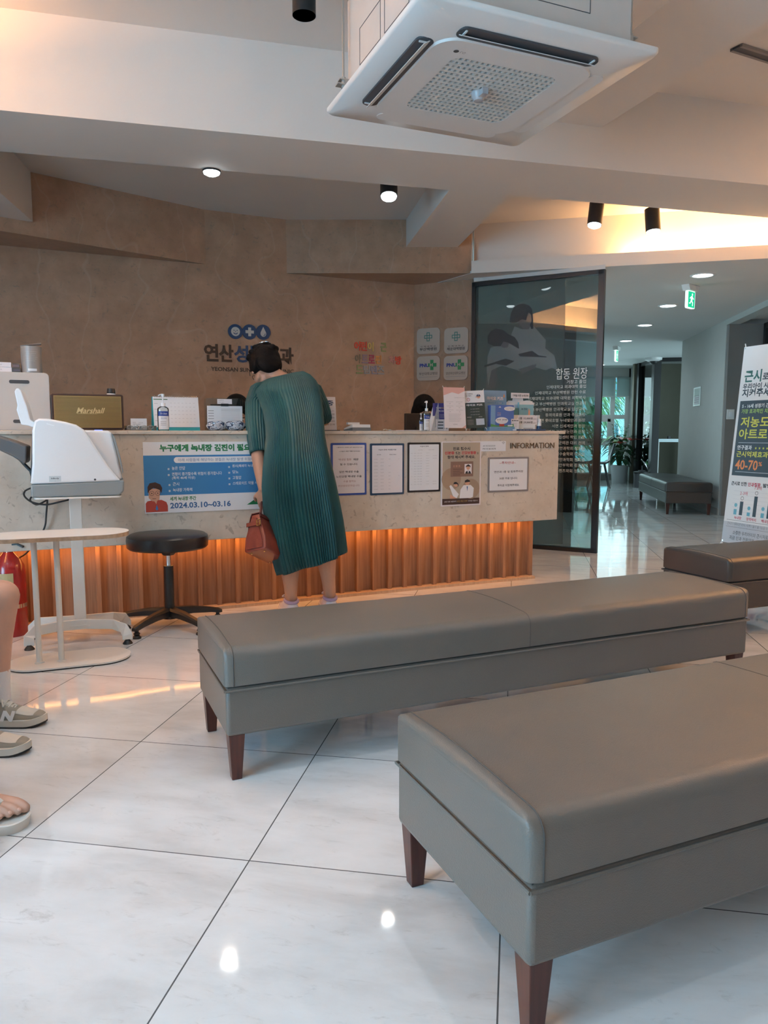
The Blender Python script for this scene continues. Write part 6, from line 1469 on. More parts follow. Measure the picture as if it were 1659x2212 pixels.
def seated(name, label, loc, rz, J=None, hair='bob', shirt=None, bottoms=None, shorts=True, skin=SKIN, look=(0, 1, -.1), hands=True, voxel=.0075):
    """seated figure in its own frame: looks along +Y, x to its left/right"""
    t = thing(name, label, 'person', loc, rz)
    j = dict(pel=V(0, 0, .555), che=V(0, .03, .84), nb=V(0, .03, 1.02), hd=V(0, .06, 1.19))
    for s_, q in ((-1, 'l'), (1, 'r')):
        j['hip'+q] = V(s_*.09, .02, .51); j['kn'+q] = V(s_*.12, .44, .47); j['an'+q] = V(s_*.12, .44, .085); j['toe'+q] = V(0, 1, 0)
        j['sh'+q] = V(s_*.165, .02, .97); j['el'+q] = V(s_*.205, .06, .68); j['wr'+q] = V(s_*.13, .28, .60)
    if J: j.update(J)
    mb = MB()
    limb(mb, [j['pel'], j['pel']*.5+j['che']*.5, j['che'], j['nb']-V(0, 0, .03)], [.125, .115, .125, .06], sub=4, n=18)
    limb(mb, [j['nb']-V(0, 0, .06), j['nb'], j['hd']-V(0, .01, .05)], [.058, .050, .048], sub=3)
    limb(mb, [j['shl'], j['che']+V(0, 0, .09), j['shr']], [.052, .085, .052], sub=4)
    M2 = head(mb, j['hd'], look, V(0, 0, 1))
    for q, s_ in (('l', -1), ('r', 1)):
        limb(mb, [j['pel']+V(s_*.05, 0, -.01), j['hip'+q], j['hip'+q]*.45+j['kn'+q]*.55, j['kn'+q]], [.10, .088, .074, .056], sub=4)
        k, a = j['kn'+q], j['an'+q]; limb(mb, [k, k*.7+a*.3-V(0, .012, 0), k*.4+a*.6-V(0, .006, 0), a], [.055, .053, .040, .032], sub=4)
        limb(mb, [j['sh'+q], j['sh'+q]*.5+j['el'+q]*.5, j['el'+q]], [.050, .044, .037], sub=4); limb(mb, [j['el'+q], j['el'+q]*.6+j['wr'+q]*.4, j['wr'+q]], [.036, .034, .024], sub=4)
        if hands: hand(mb, j['wr'+q], (j['kn'+q]+V(0, 0, .06)-j['wr'+q]) if 'hd'+q not in j else j['hd'+q], V(0, .1, -1), .35, side=s_)
        foot_bare(mb, a, j['toe'+q])
    body = solidify(mb, 'body', skin, t, voxel); eyes(M2, t)
    if shirt:
        mb = MB(); limb(mb, [j['pel']+V(0, 0, .0), j['pel']*.5+j['che']*.5, j['che'], j['nb']-V(0, 0, .05)], [.150, .138, .145, .075], sub=4, n=20); limb(mb, [j['shl'], j['che']+V(0, 0, .09), j['shr']], [.068, .10, .068], sub=4)
        for q in 'lr': limb(mb, [j['sh'+q], j['sh'+q]*.5+j['el'+q]*.5, j['sh'+q]*.2+j['el'+q]*.8], [.068, .062, .058], sub=3)
        solidify(mb, 'shirt', shirt, t, .011)
    if bottoms:
        mb = MB(); limb(mb, [j['pel']+V(0, 0, .02), j['pel']-V(0, 0, .02)], [.150, .145], sub=2)
        for q, s_ in (('l', -1), ('r', 1)):
            e = .72 if shorts else 1.0
            h, k = j['hip'+q], j['kn'+q]; limb(mb, [j['pel']+V(s_*.04, 0, -.02), h, h*(1-e)+k*e], [.115, .108, .088 if shorts else .07], sub=3)
            if not shorts: limb(mb, [k, j['an'+q]+V(0, 0, .03)], [.07, .05], sub=3)
        solidify(mb, 'shorts' if shorts else 'trousers', bottoms, t, .011)
    mb = MB(); mb.M = M2
    mb.ellip((0, -.024, .036), (.086, .098, .090), HAIR, 24, 14)
    for e in (-1, 1): mb.ellip((e*.068, -.022, -.005 if hair == 'short' else -.03), (.020, .055, .055 if hair == 'short' else .095), HAIR, 14, 10)
    mb.ellip((0, -.075, -.02 if hair == 'short' else -.06), (.070, .040, .075 if hair == 'short' else .12), HAIR, 18, 10)
    mb.ellip((0, .030, .090), (.066, .052, .030), HAIR, 18, 10)
    solidify(mb, 'hair', HAIR, t, .008, 2)
    return t, j

# ---------------------------------------------------------------- staff behind the counter
UNI = mat('navy_uniform', (.018, .020, .03), .7, var=.05); UNI2 = mat('black_uniform', (.014, .013, .014), .7, var=.05); PANTS = mat('dark_trousers', (.02, .02, .024), .7, var=0)
CHB = mat('chair_mesh_black', (.012, .012, .013), .6, var=0)
def office_chair(loc, rz, label):
    t = thing('office_chair', label, 'chair', loc, rz)
    MB().prism(rrect(-.22, .22, -.20, .22, .06), .36, .41, CHB).build('seat', t, bevel=.012); MB().prism(rrect(-.20, .20, .50, .86, .07), -.25, -.22, CHB, 'y').build('backrest', t, bevel=.01)
    MB().tube([(0, -.14, .36), (0, -.25, .37), (0, -.27, .5)], .018, CHB).build('back_support', t); MB().cyl((0, 0, .08), (0, 0, .36), .025, CHROME).build('gas_lift', t)
    for k in range(5):
        a = 2*math.pi*k/5; l = MB().tube([(0, 0, .09), (.26*math.cos(a), .26*math.sin(a), .065)], [.028, .016], CHB).build('base_leg', t); MB().ellip((.26*math.cos(a), .26*math.sin(a), .026), (.026, .026, .026), BLACK).build('castor', l)
for px, vz, lab, up, hl, lab2 in ((505, 1.02, 'seated staff member with dark hair bent down behind the clipboard stand', UNI, 'bob', 'black office chair under the left staff member'),
                            (903, 1.05, 'seated staff member with black hair behind the black monitor', UNI2, 'bob', 'black office chair under the right staff member')):
    p = cnt(px, vz, 0)
    zt_ = PY(px, 858, p.y).z; dz = zt_-.115-1.155+.02
    arm = dict(hd=V(0, .10, 1.135+dz), nb=V(0, .045, .975+dz*.9), wrl=V(-.13, .30, .80), wrr=V(.13, .30, .80), hdl=V(.2, 1, 0), hdr=V(-.2, 1, 0), ell=V(-.21, .08, .74), elr=V(.21, .08, .74))
    for q in 'lr': pass
    seated('person', lab, (p.x, p.y, 0), CROT+math.pi, arm, hl, up, PANTS, False, SKIN2, look=(0.15, 1, -.75), voxel=.009)
    office_chair((p.x, p.y, 0), CROT+math.pi, lab2)

# ---------------------------------------------------------------- two people waiting at the left edge
make_bench('bench', 'grey leather bench just outside the left edge, under the two waiting people', 1.5, 0.46, (-1.53, 1.33, 0), math.pi/2)
GRS = mat('grey_suede', (.30, .27, .22), .8, var=.06, vscale=30); GRT = mat('pale_suede', (.56, .53, .47), .8, var=.04); SOLE = mat('cream_sole', (.60, .56, .49), .6, var=.02); OUT = mat('dark_outsole', (.02, .016, .014), .7, var=0)
TEE = mat('pale_shirt', (.52, .52, .50), .8, var=.02); DEN = mat('denim_shorts', (.05, .07, .11), .8, var=.05); SOCK = mat('white_sock', (.66, .66, .68), .85, var=.02, bump=.3, bscale=300)
# frame: +Y of the figure points to world +X
def side_person(label, hipx, y, feet, shirt, bottoms, knx):
    J = {}
    for q, s_, (ax, ay) in (('l', -1, feet[0]), ('r', 1, feet[1])):
        # local (x, y) = ( y0-wy , wx-hipx )
        J['an'+q] = V(y-ay, ax-hipx, .085); J['kn'+q] = V(y-ay, knx[0 if q == 'l' else 1]-hipx, .455); J['wr'+q] = V((y-ay)*.9, .22, .60)
    return seated('person', label, (hipx, y, 0), -math.pi/2, J, 'short', shirt, bottoms, True, SKIN2, voxel=.0065)
t1, j1 = side_person('seated person at left edge in white socks and shorts, only one leg showing', -1.80, 2.42, ((-1.37, 2.565), (-1.43, 2.315)), TEE, DEN, (-1.335, -1.44))
for (ax, ay), lab, tx in (((-1.37, 2.565), 'far', 0), ((-1.43, 2.315), 'near', 0)):
    x = MB(); x.tube([(2.42-ay, ax+1.80, z) for z in (.19, .14, .09, .06)], [.043, .040, .040, .044], SOCK, n=18, sub=2); x.build('sock', t1)
a1 = shoe(None, 'sneaker', (-1.462, 2.555, 0), math.radians(-4), .272, GRS, SOLE, GRT, True, 'N', OUT, -1)
a1['label'] = 'farther grey suede sneaker with a pale letter N and white laces'; a1['category'] = 'shoe'
a2 = shoe(None, 'sneaker', (-1.385, 2.325, 0), math.radians(-2), .272, GRS, SOLE, GRT, True, 'N', OUT, -1)
a2.location = (-1.41, 2.315, 0); a2['label'] = 'nearer grey suede sneaker with a pale toe patch and white laces'; a2['category'] = 'shoe'
for a in (a1, a2): a['group'] = 'grey suede sneakers'
t2, j2 = side_person('seated person at the lower left edge in cream slide sandals with bare toes', -1.62, 1.78, ((-1.150, 1.89), (-1.20, 1.69)), mat('blue_grey_shirt', (.16, .19, .24), .8, var=.03), PANTS, (-1.15, -1.2))
# toes and slide sandals
CRM = mat('cream_rubber', (.66, .63, .58), .5, var=.01); NAIL = mat('toe_nail', (.66, .42, .34), .25, var=0)
for (ax, ay), lab in (((-1.150, 1.89), 'cream slide sandal with a small black mark on its strap at left edge'), ((-1.20, 1.69), 'second cream slide sandal, hidden beyond the lower left edge')):
    ang = math.radians(-14) if ay > 1.8 else 0; d = V(math.cos(ang), math.sin(ang), 0); u = V(-math.sin(ang), math.cos(ang), 0); g = V(ax, ay, 0)
    mb = MB()
    Ls = ((.036, .205, .0145), (.016, .200, .0110), (-.002, .188, .0102), (-.019, .174, .0098), (-.035, .158, .0095))
    for t_, l_, r_ in Ls:
        limb(mb, [g+d*.06+u*t_*.7+V(0, 0, .050), g+d*(l_-.055)+u*t_+V(0, 0, .048), g+d*(l_-.025)+u*t_*1.05+V(0, 0, .046), g+d*(l_-.008)+u*t_*1.05+V(0, 0, .037)], [.024, r_*1.1, r_*.92, r_*.90], sub=3, n=12)
    limb(mb, [g-d*.03+V(0, 0, .050), g+d*.04+V(0, 0, .060), g+d*.10+V(0, 0, .052)], [.030, .034, .030], sub=3)
    # shift into the figure's frame
    inv = (Matrix.Translation((-1.62, 1.78, 0)) @ Matrix.Rotation(-math.pi/2, 4, 'Z')).inverted()
    mb.v = [inv @ v for v in mb.v]
    ft = solidify(mb, 'foot', SKIN2, t2, .0035, 2)
    for t_, l_, r_ in Ls:
        c = g+d*(l_-.004)+u*t_*1.05+V(0, 0, .042)
        nb_ = MB(); nb_.M = inv @ Matrix.Translation(c) @ Matrix.Rotation(ang, 4, 'Z') @ Matrix.Rotation(.75, 4, 'Y'); nb_.ellip((0, 0, r_*.15), (.006, r_*.62, .0022), NAIL, 12, 6); nb_.build('toenail', ft)
    sd = thing('slide_sandal', lab, 'shoe', (ax, ay, 0), ang)
    out = [(-.065+.285*(.5-.5*math.cos(math.pi*i/28)), 0) for i in range(29)]
    def wv2(x): u_ = (x+.065)/.285; return (.036+.018*u_)*math.sqrt(max(0.01, 1-(2*u_-1)**6))
    ol = [(x, wv2(x)+.004) for x, _ in out] + [(x, -wv2(x)+.004) for x, _ in out[::-1]]
    mb = MB(); mb.loft([[(x, y*.97, 0) for x, y in ol], [(x*1.01, y*1.03, .010) for x, y in ol], [(x*1.02, y*1.06, .026) for x, y in ol], [(x, y, .028) for x, y in ol], [(x*.96, y*.9, .022) for x, y in ol]], CRM); mb.build('sole', sd, angle=50)
    rings = []
    for x, hh, ww in ((.035, .095, .052), (.060, .092, .055), (.095, .082, .058), (.125, .068, .058), (.150, .060, .056)):
        rings.append([(x+.004*math.sin(a*3), ww*math.cos(a)+.004, .015+(hh-.015)*max(0, math.sin(a))**.6) for a in [math.pi*i/16 for i in range(17)]] + [(x, (ww-.005)*math.cos(a)+.004, .015+(hh-.020)*max(0, math.sin(a))**.6) for a in [math.pi*i/16 for i in range(16, -1, -1)]])
    st_ = MB().loft(rings, CRM).build('strap', sd, angle=50)
    mb = MB(); mb.tube([(.120, -.026, .066), (.132, -.016, .066), (.140, 0, .066), (.134, .012, .070), (.122, .012, .073)], .0022, BLACK, n=8, sub=4); mb.build('curved_mark', st_)

# ---------------------------------------------------------------- the woman at the counter
def at(px, py, y): return PY(px, py, y)
wb = PY(668, 1300, 4.22); wo = V(wb.x, 4.22, 0)
wo_ = thing('person', 'woman in a pleated green dress leaning over the counter, seen from behind with a handbag', 'person', wo)
def L(px, py, y): return at(px, py, y) - wo
mb = MB()
# trunk, neck, head
limb(mb, [L(648, 1010, 4.14), L(640, 950, 4.17), L(632, 892, 4.295), L(622, 848, 4.40), L(612, 826, 4.455)], [.105, .085, .082, .066, .045], sub=4, n=18)
limb(mb, [L(612, 826, 4.45), L(600, 815, 4.48), L(588, 808, 4.49)], [.058, .048, .048], sub=3)
limb(mb, [L(562, 856, 4.39), L(612, 850, 4.42), L(670, 848, 4.42)], [.040, .045, .040], sub=4)
hc = L(573, 797, 4.53)
M2 = head(mb, hc, V(-.35, .80, -.50), V(-.25, .45, .85), 1.08)
# left arm hanging with the bag
sl, el, wl2 = L(554, 858, 4.36), L(557, 985, 4.17), L(567, 1056, 4.10)
limb(mb, [sl, (sl+el)/2, el], [.042, .041, .037], sub=4); limb(mb, [el, el*.55+wl2*.45, wl2], [.037, .034, .023], sub=4)
hand(mb, wl2, V(.05, .02, -1), V(.2, .9, 0), .95, side=-1, k=.95)
# right arm resting on the counter
sr, er, wr2 = L(680, 850, 4.39), L(700, 908, 4.47), L(640, 905, 4.72)
er.z = 1.10; wr2.z = 1.075
limb(mb, [sr, (sr+er)/2, er], [.042, .041, .037], sub=4); limb(mb, [er, er*.55+wr2*.45, wr2], [.036, .033, .024], sub=4)
hand(mb, wr2, V(-.6, .6, 0), V(0, 0, -1), .2, side=1, k=.95)
# legs
for hp, kn, an, q in (((640, 1010, 4.14), (626, 1190, 4.10), (629, 1298, 4.13), 0), ((674, 1000, 4.16), (702, 1170, 4.14), (713, 1287, 4.21), 1)):
    h, k, a = L(*hp), L(*kn), L(*an); a.z = .085
    limb(mb, [h, h*.5+k*.5, k], [.085, .076, .056], sub=4)
    limb(mb, [k, k*.68+a*.32-V(0, .016, 0), k*.35+a*.65-V(0, .008, 0), a], [.056, .056, .041, .032], sub=4)
    foot_bare(mb, a, V(-.35, .93, 0) if q == 0 else V(-.25, .96, 0))
body = solidify(mb, 'body', SKIN, wo_, .0055, 3); eyes(M2, wo_)
# hair: curly short updo
mb = MB(); mb.M = M2; random.seed(7)
mb.ellip((0, -.022, .036), (.088, .098, .090), HAIR, 24, 14); mb.ellip((0, -.075, -.012), (.070, .042, .060), HAIR, 18, 10)
for e in (-1, 1): mb.ellip((e*.068, -.020, .010), (.022, .050, .045), HAIR, 14, 10)
mb.ellip((0, .030, .088), (.066, .052, .030), HAIR, 18, 10)
for k in range(46):
    a = random.uniform(0, 2*math.pi); b = random.uniform(.0, 1.25); q = V(math.sin(b)*math.cos(a)*.086, -.028+math.sin(b)*math.sin(a)*.094, .036+math.cos(b)*.088)
    if q.y > .05: continue
    mb.ellip(q, (random.uniform(.013, .022), random.uniform(.013, .022), random.uniform(.010, .018)), HAIR, 10, 6)
solidify(mb, 'hair', HAIR, wo_, .006, 1)
mb = MB(); mb.M = M2
SIL = mat('silver_clip', (.7, .7, .72), .2, 1.0, var=0)
mb.tube([(-.03, -.085, .112), (-.01, -.10, .108), (.012, -.08, .122), (.0, -.06, .134), (-.012, -.08, .124), (.012, -.10, .110), (.034, -.085, .108)], .0034, SIL, n=8, sub=4)
mb.build('hair_clip', wo_)
mb = MB(); mb.M = M2; mb.tube([(.078, .0, .008), (.082, .03, .006), (.070, .075, .006)], .0016, BLACK, n=6, sub=3); mb.tube([(-.078, .0, .008), (-.082, .03, .006), (-.070, .075, .006)], .0016, BLACK, n=6, sub=3)
for e in (-1, 1): mb.tube([(e*.034+.022*math.cos(a), .094-.012*abs(math.cos(a)), .0+.018*math.sin(a)) for a in [2*math.pi*i/16 for i in range(17)]], .0016, BLACK, n=6)
mb.build('spectacles', wo_)
# dress: pleated rings
NP = 84; NS = NP*4
rows = [ # left px, left py, right px, right py, y, half depth, pleat amplitude
 (601, 1238, 739, 1197, 4.13, .150, .0085), (594, 1216, 738, 1180, 4.13, .150, .0085), (586, 1190, 737, 1160, 4.13, .148, .0080), (578, 1150, 734, 1128, 4.13, .146, .0075), (570, 1100, 728, 1085, 4.13, .145, .0065), (567, 1050, 722, 1045, 4.13, .145, .0055), (569, 1010, 715, 1008, 4.14, .142, .0045), (573, 975, 707, 974, 4.15, .130, .0036), (576, 945, 701, 943, 4.175, .122, .0028), (574, 918, 699, 916, 4.225, .120, .0024), (569, 890, 697, 888, 4.275, .122, .0024), (560, 866, 694, 862, 4.325, .124, .0024), (550, 848, 690, 838, 4.37, .122, .0024), (553, 836, 682, 822, 4.41, .105, .0022), (562, 828, 670, 810, 4.44, .085, .0020), (576, 821, 656, 803, 4.46, .064, .0016)]
def ring_at(r):
    lx, ly, rx, ry, y, hd, am = r; a = L(lx, ly, y); b = L(rx, ry, y); c = (a+b)/2; hw = (b-a).length/2*.985; e = (b-a).normalized(); out = []
    for k in range(NS):
        t = 2*math.pi*k/NS; cs, sn = math.cos(t), math.sin(t)
        ph = (t*NP/(2*math.pi)) % 1.0; pl = (abs(ph-.5)*2)
        big = .35*math.sin(t*9+1.3)+.3*math.sin(t*5+.4)
        rr = 1+0; off = am*(pl*2-1)*.75 + .045*big*(max(0, (ly-960))/260)**1.2 if ly > 960 else am*(pl*2-1)
        x = (hw+off)*math.copysign(abs(cs)**.86, cs); yy = (hd+off)*math.copysign(abs(sn)**.86, sn)
        out.append(c+e*x+V(0, yy, 0))
    return out
# interpolate the rows smoothly
def lerp(r, s_, t): return tuple(a*(1-t)+b*t for a, b in zip(r, s_))
rr_ = []
for i in range(len(rows)-1):
    for k in range(3): rr_.append(lerp(rows[i], rows[i+1], k/3))
rr_.append(rows[-1])
mb = MB(); mb.loft([ring_at(r) for r in rr_], PLEAT, cap=False, smooth=True); dress = mb.build('dress', wo_, angle=55)
sd_ = dress.modifiers.new('cloth_thickness', 'SOLIDIFY'); sd_.thickness = .003
def sleeve(path, rad, nm):
    P = [Vector(p) for p in path]; Q = []; R = []
    for i in range(len(P)-1):
        for k in range(5): Q.append(P[i].lerp(P[i+1], k/5)); R.append(rad[i]*(1-k/5)+rad[i+1]*k/5)
    Q.append(P[-1]); R.append(rad[-1]); rings = []; n = 26*4
    for i, p in enumerate(Q):
        t = (Q[min(i+1, len(Q)-1)]-Q[max(i-1, 0)]).normalized(); a = t.cross(V(0, 1, .2)).normalized(); b = a.cross(t)
        rings.append([p+(a*math.cos(q)+b*math.sin(q))*(R[i]+.0022*(abs(((q*26/(2*math.pi)) % 1)-.5)*4-1)) for q in [2*math.pi*k/n for k in range(n)]])
    mb = MB(); mb.loft(rings, PLEAT, cap=False, smooth=True); s_ = mb.build(nm, wo_, angle=60); m_ = s_.modifiers.new('cloth_thickness', 'SOLIDIFY'); m_.thickness = .003
    return s_
sleeve([L(574, 834, 4.40), L(560, 846, 4.375), L(553, 872, 4.34), L(554, 910, 4.27), L(557, 950, 4.21), L(560, 980, 4.175)], [.030, .056, .060, .061, .058, .050], 'sleeve')
sleeve([L(660, 834, 4.41), L(676, 846, 4.40), L(688, 872, 4.42), er+V(-.005, -.005, .02), er*.6+wr2*.4+V(0, 0, .01)], [.035, .056, .056, .052, .050], 'sleeve')
WS = mat('white_sneaker', (.62, .60, .66), .6, var=.01); LAV = mat('lavender_trim', (.34, .28, .44), .6, var=0)
for (an, dr, lab) in (((629, 1298, 4.13), math.atan2(.93, -.35), 'white and lavender sneaker on the woman\'s left foot'), ((713, 1287, 4.21), math.atan2(.96, -.25), 'white and lavender sneaker on the woman\'s right foot')):
    a = at(*an); g = V(a.x, a.y, 0) - V(math.cos(dr), math.sin(dr), 0)*.055
    s_ = shoe(None, 'sneaker', g, dr, .245, WS, WS, LAV, True, None, LAV); s_['label'] = lab; s_['category'] = 'shoe'; s_['group'] = 'white and lavender sneakers'

# ---------------------------------------------------------------- the handbag she carries
TAN = mat('tan_leather', (.19, .038, .026), .3, var=.06, bump=.15, bscale=120, coat=.3); TAND = mat('dark_tan_leather', (.10, .018, .014), .4, var=.03); GLD = mat('gold_buckle', (.75, .52, .20), .25, 1.0, var=0)
hb_ = at(551, 1150, 3.93)
ax_ = V(.40, .82, -.40).normalized(); up_ = V(-.04, .48, .88); up_ = (up_-up_.dot(ax_)*ax_).normalized(); sd2 = ax_.cross(up_)
Rm = Matrix((ax_, -sd2, up_)).transposed() if ax_.cross(-sd2).dot(up_) > 0 else Matrix((ax_, sd2, up_)).transposed()
hbag = thing('handbag', 'reddish tan leather handbag with a gold buckle carried in the woman\'s left hand', 'handbag', hb_)
hbag.rotation_euler = Rm.to_euler()
hl, Hb = .245, .205
mb = MB(); rings = []
for x, k in ((0, .97), (.006, 1), (hl*.5, 1.03), (hl-.006, 1), (hl, .97)):
    w0, w1 = .066*k, .024*k
    rings.append([(x-.0, -w0+.006, -Hb/2), (x, w0-.006, -Hb/2), (x, w0, -Hb/2+.012), (x, w0*.95, -Hb*.15), (x, w1*1.15, Hb*.42), (x, w1, Hb/2), (x, -w1, Hb/2), (x, -w1*1.15, Hb*.42), (x, -w0*.95, -Hb*.15), (x, -w0, -Hb/2+.012)])
mb.loft(rings, TAN, smooth=False); mb.build('bag_body', hbag, bevel=.005, seg=3)
mb = MB(); mb.flat  # gusset folds on the end that faces the room
rings = []
for z, w, dpt in ((-Hb/2+.012, .050, .004), (-Hb*.2, .046, .006), (Hb*.15, .026, .010), (Hb*.38, .014, .012)):
    rings.append([(-dpt, -w, z), (-dpt*.3-.004, 0, z), (-dpt, w, z), (.004, w*.9, z), (.004, -w*.9, z)])
mb.loft(rings, TAN, smooth=True); mb.build('gusset', hbag)
mb = MB(); mb.box(-.016, -.010, -.046, .046, Hb*.16, Hb*.27, TAN); mb.box(-.012, hl*.35, .036, .041, Hb*.16, Hb*.27, TAN); bs = mb.build('side_strap', hbag, bevel=.0015)
mb = MB()
for q in ((-.044, -.040, Hb*.13, Hb*.30), (-.024, -.020, Hb*.13, Hb*.30), (-.044, -.020, Hb*.13, Hb*.148), (-.044, -.020, Hb*.282, Hb*.30), (-.040, -.020, Hb*.208, Hb*.222)): mb.box(-.020, -.016, q[0], q[1], q[2], q[3], GLD)
mb.build('buckle', bs)
mb = MB(); mb.prism([(-.030, Hb/2-.015), (-.022, Hb/2+.004), (.022, Hb/2+.004), (.030, Hb/2-.015), (.040, Hb*.2), (.044, 0.0), (.047, 0.0), (.043, Hb*.22), (.033, Hb/2-.01), (.024, Hb/2+.009), (-.024, Hb/2+.009), (-.033, Hb/2-.012)], 0.0, hl, TAND, 'x'); mb.build('flap', hbag, bevel=.001)
hand_l = Vector(wo) + wl2 + V(0, 0, -.075)
MBi = (Matrix.Translation(hb_) @ Rm.to_4x4()).inverted()
pt = MBi @ hand_l
mb = MB(); mb.tube([(.05, 0, Hb/2+.002), (.055, 0, Hb/2+.05), tuple(pt), (hl-.055, 0, Hb/2+.05), (hl-.05, 0, Hb/2+.002)], .0065, TAND, n=10, sub=6); mb.build('handle', hbag)
for x in (.03, hl-.03):
    for y in (-.04, .04): MB().ellip((x, y, -Hb/2-.002), (.005, .005, .004), GLD, 10, 6).build('stud', hbag)
# ================================================================= corridor furniture and the outside
CHD = mat('chair_shell_dark', (.008, .012, .014), .35, var=0)
def shell_chair(loc, rz, label):
    t = thing('dining_chair', label, 'chair', loc, rz, None)
    prof = [(.22, .46), (.14, .445), (0, .44), (-.12, .445), (-.18, .48), (-.22, .60), (-.26, .74), (-.285, .82)]
    wd = [.19, .215, .22, .215, .21, .20, .175, .13]
    rings = []
    for (y, z), w in zip(prof, wd):
        rings.append([(x*w, y-(.03*(x*x) if z > .5 else 0)*-1, z+(.035*x*x if z < .5 else 0)) for x in (-1, -.6, -.2, .2, .6, 1)] + [(x*w, y-(.03*(x*x) if z > .5 else 0)*-1+(.012 if z > .5 else 0)*-1, z+(.035*x*x if z < .5 else 0)-(.014 if z < .5 else 0)) for x in (1, .6, .2, -.2, -.6, -1)])
    MB().loft(rings, CHD).build('seat_shell', t, angle=60)
    for sx in (-1, 1):
        for sy in (-1, 1): MB().tube([(sx*.12, sy*.10, .44), (sx*.21, sy*.20, 0)], [.013, .009], BLACK).build('leg', t)
    return t
pc = PZ(1262, 1049)
c1 = shell_chair((pc.x-.06, pc.y-.1, 0), math.radians(70), 'dark moulded chair near the far window, left one seen through the glass partition')
c2 = shell_chair((pc.x+.14, pc.y-.45, 0), math.radians(78), 'dark moulded chair near the far window, right one in front of the window frame')
# sink counter with a gooseneck tap
sx0, sx1, sy = 3.22, 3.43, 13.4
zs_ = PY(1230, 971, sy).z
t = thing('sink_counter', 'grey stone sink counter seen through the glass partition beyond the black door frame', 'counter', (sx0, sy, 0))
MB().box(0, sx1-sx0, 0, .35, 0, zs_-.03, GREYWALL).build('counter_body', t); MB().box(-.01, sx1-sx0+.01, -.01, .35, zs_-.03, zs_, mat('dark_stone_top', (.12, .12, .12), .3, var=.1)).build('counter_top', t)
t = thing('tap', 'tall chrome gooseneck tap on the grey sink counter', 'tap', (sx1-.10, sy+.2, zs_))
MB().cyl((0, 0, 0), (0, 0, .03), .03, CHROME).tube([(0, 0, .02), (0, 0, .30), (-.02, 0, .36), (-.07, 0, .39), (-.13, 0, .36), (-.14, 0, .30), (-.14, 0, .10)], .013, CHROME, sub=5).build('spout', t)
# waste bin with fan
p = PZ(1383, 1053)
t = thing('waste_bin', 'dark grey waste bin with a black lid beside the far corridor bench', 'bin', p)
MB().lathe([(.001, 0), (.12, 0), (.13, .27), (.001, .27)], mat('bin_grey', (.10, .10, .11), .4, var=0)).build('bin_body', t); MB().lathe([(.136, .265), (.136, .29), (.10, .305), (.001, .308)], BLACK).build('lid', t)
t = thing('electric_fan', 'small tilted wire desk fan standing on the waste bin lid', 'fan', p+V(.02, 0, .309), math.radians(20))
mb = MB(); mb.M = Matrix.Translation((.06, 0, .12)) @ Matrix.Rotation(.9, 4, 'Y') @ Matrix.Rotation(.5, 4, 'X')
for r in (.12, .085, .05): mb.tube([(r*math.cos(a), r*math.sin(a), (.12-r)*.25) for a in [2*math.pi*i/24 for i in range(25)]], .0035, CHROME, n=6)
for k in range(12): a = 2*math.pi*k/12; mb.tube([(.02*math.cos(a), .02*math.sin(a), .028), (.12*math.cos(a), .12*math.sin(a), 0)], .002, CHROME, n=5)
mb.build('guard', t); mb2 = MB(); mb2.M = mb.M.copy()
for k in range(4):
    a = 2*math.pi*k/4; c, s_ = math.cos(a), math.sin(a); mb2.add([(c*.015, s_*.015, .005), (c*.10-s_*.03, s_*.10+c*.03, .012), (c*.10+s_*.01, s_*.10-c*.01, -.004)], [(0, 1, 2)], DARKG)
mb2.ellip((0, 0, .005), (.022, .022, .02), DARKG, 12, 8); mb2.build('blades', t); MB().lathe([(.001, 0), (.07, 0), (.06, .012), (.012, .018), (.010, .10), (.001, .10)], DARKG).build('stand', t)
# white desk and trolley inside the side room
zd_ = PY(1450, 948, 14.3).z
t = thing('side_desk', 'white desk top with a small black object behind the black framed doorway', 'desk', (5.20, 14.25, 0))
MB().box(0, .8, 0, .5, zd_-.06, zd_, mat('glossy_desk', (.62, .74, .78), .2, var=0)).build('desktop', t); 
for x in (.02, .75): MB().box(x, x+.03, .02, .48, 0, zd_-.06, WHITE).build('desk_panel', t)
tag(MB().box(5.42, 5.47, 14.28, 14.33, zd_+.001, zd_+.05, BLACK).build('desk_gadget'), 'small black gadget standing on the white desk in the side room', 'gadget')
# potted plants
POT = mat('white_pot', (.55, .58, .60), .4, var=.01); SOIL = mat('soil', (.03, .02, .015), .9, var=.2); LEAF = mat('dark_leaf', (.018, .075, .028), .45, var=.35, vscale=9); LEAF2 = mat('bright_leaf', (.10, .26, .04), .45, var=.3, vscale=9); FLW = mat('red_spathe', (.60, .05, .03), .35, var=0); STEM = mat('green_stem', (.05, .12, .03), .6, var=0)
def leaf(mb, base, d, L_, w, m, droop=.4):
    d = Vector(d).normalized(); s_ = d.cross(V(0, 0, 1)); s_ = s_.normalized() if s_.length > .01 else V(1, 0, 0); up = s_.cross(d); vs = []; n = 6
    for i in range(n+1):
        u = i/n; c = Vector(base)+d*L_*u-V(0, 0, 1)*droop*L_*u*u; ww = w*math.sin(math.pi*(u**.8))*.5
        vs += [c-s_*ww+up*ww*.25, c, c+s_*ww+up*ww*.25]
    fs = []
    for i in range(n):
        a = i*3; fs += [(a, a+1, a+4, a+3), (a+1, a+2, a+5, a+4)]
    mb.add(vs, fs, m, True)
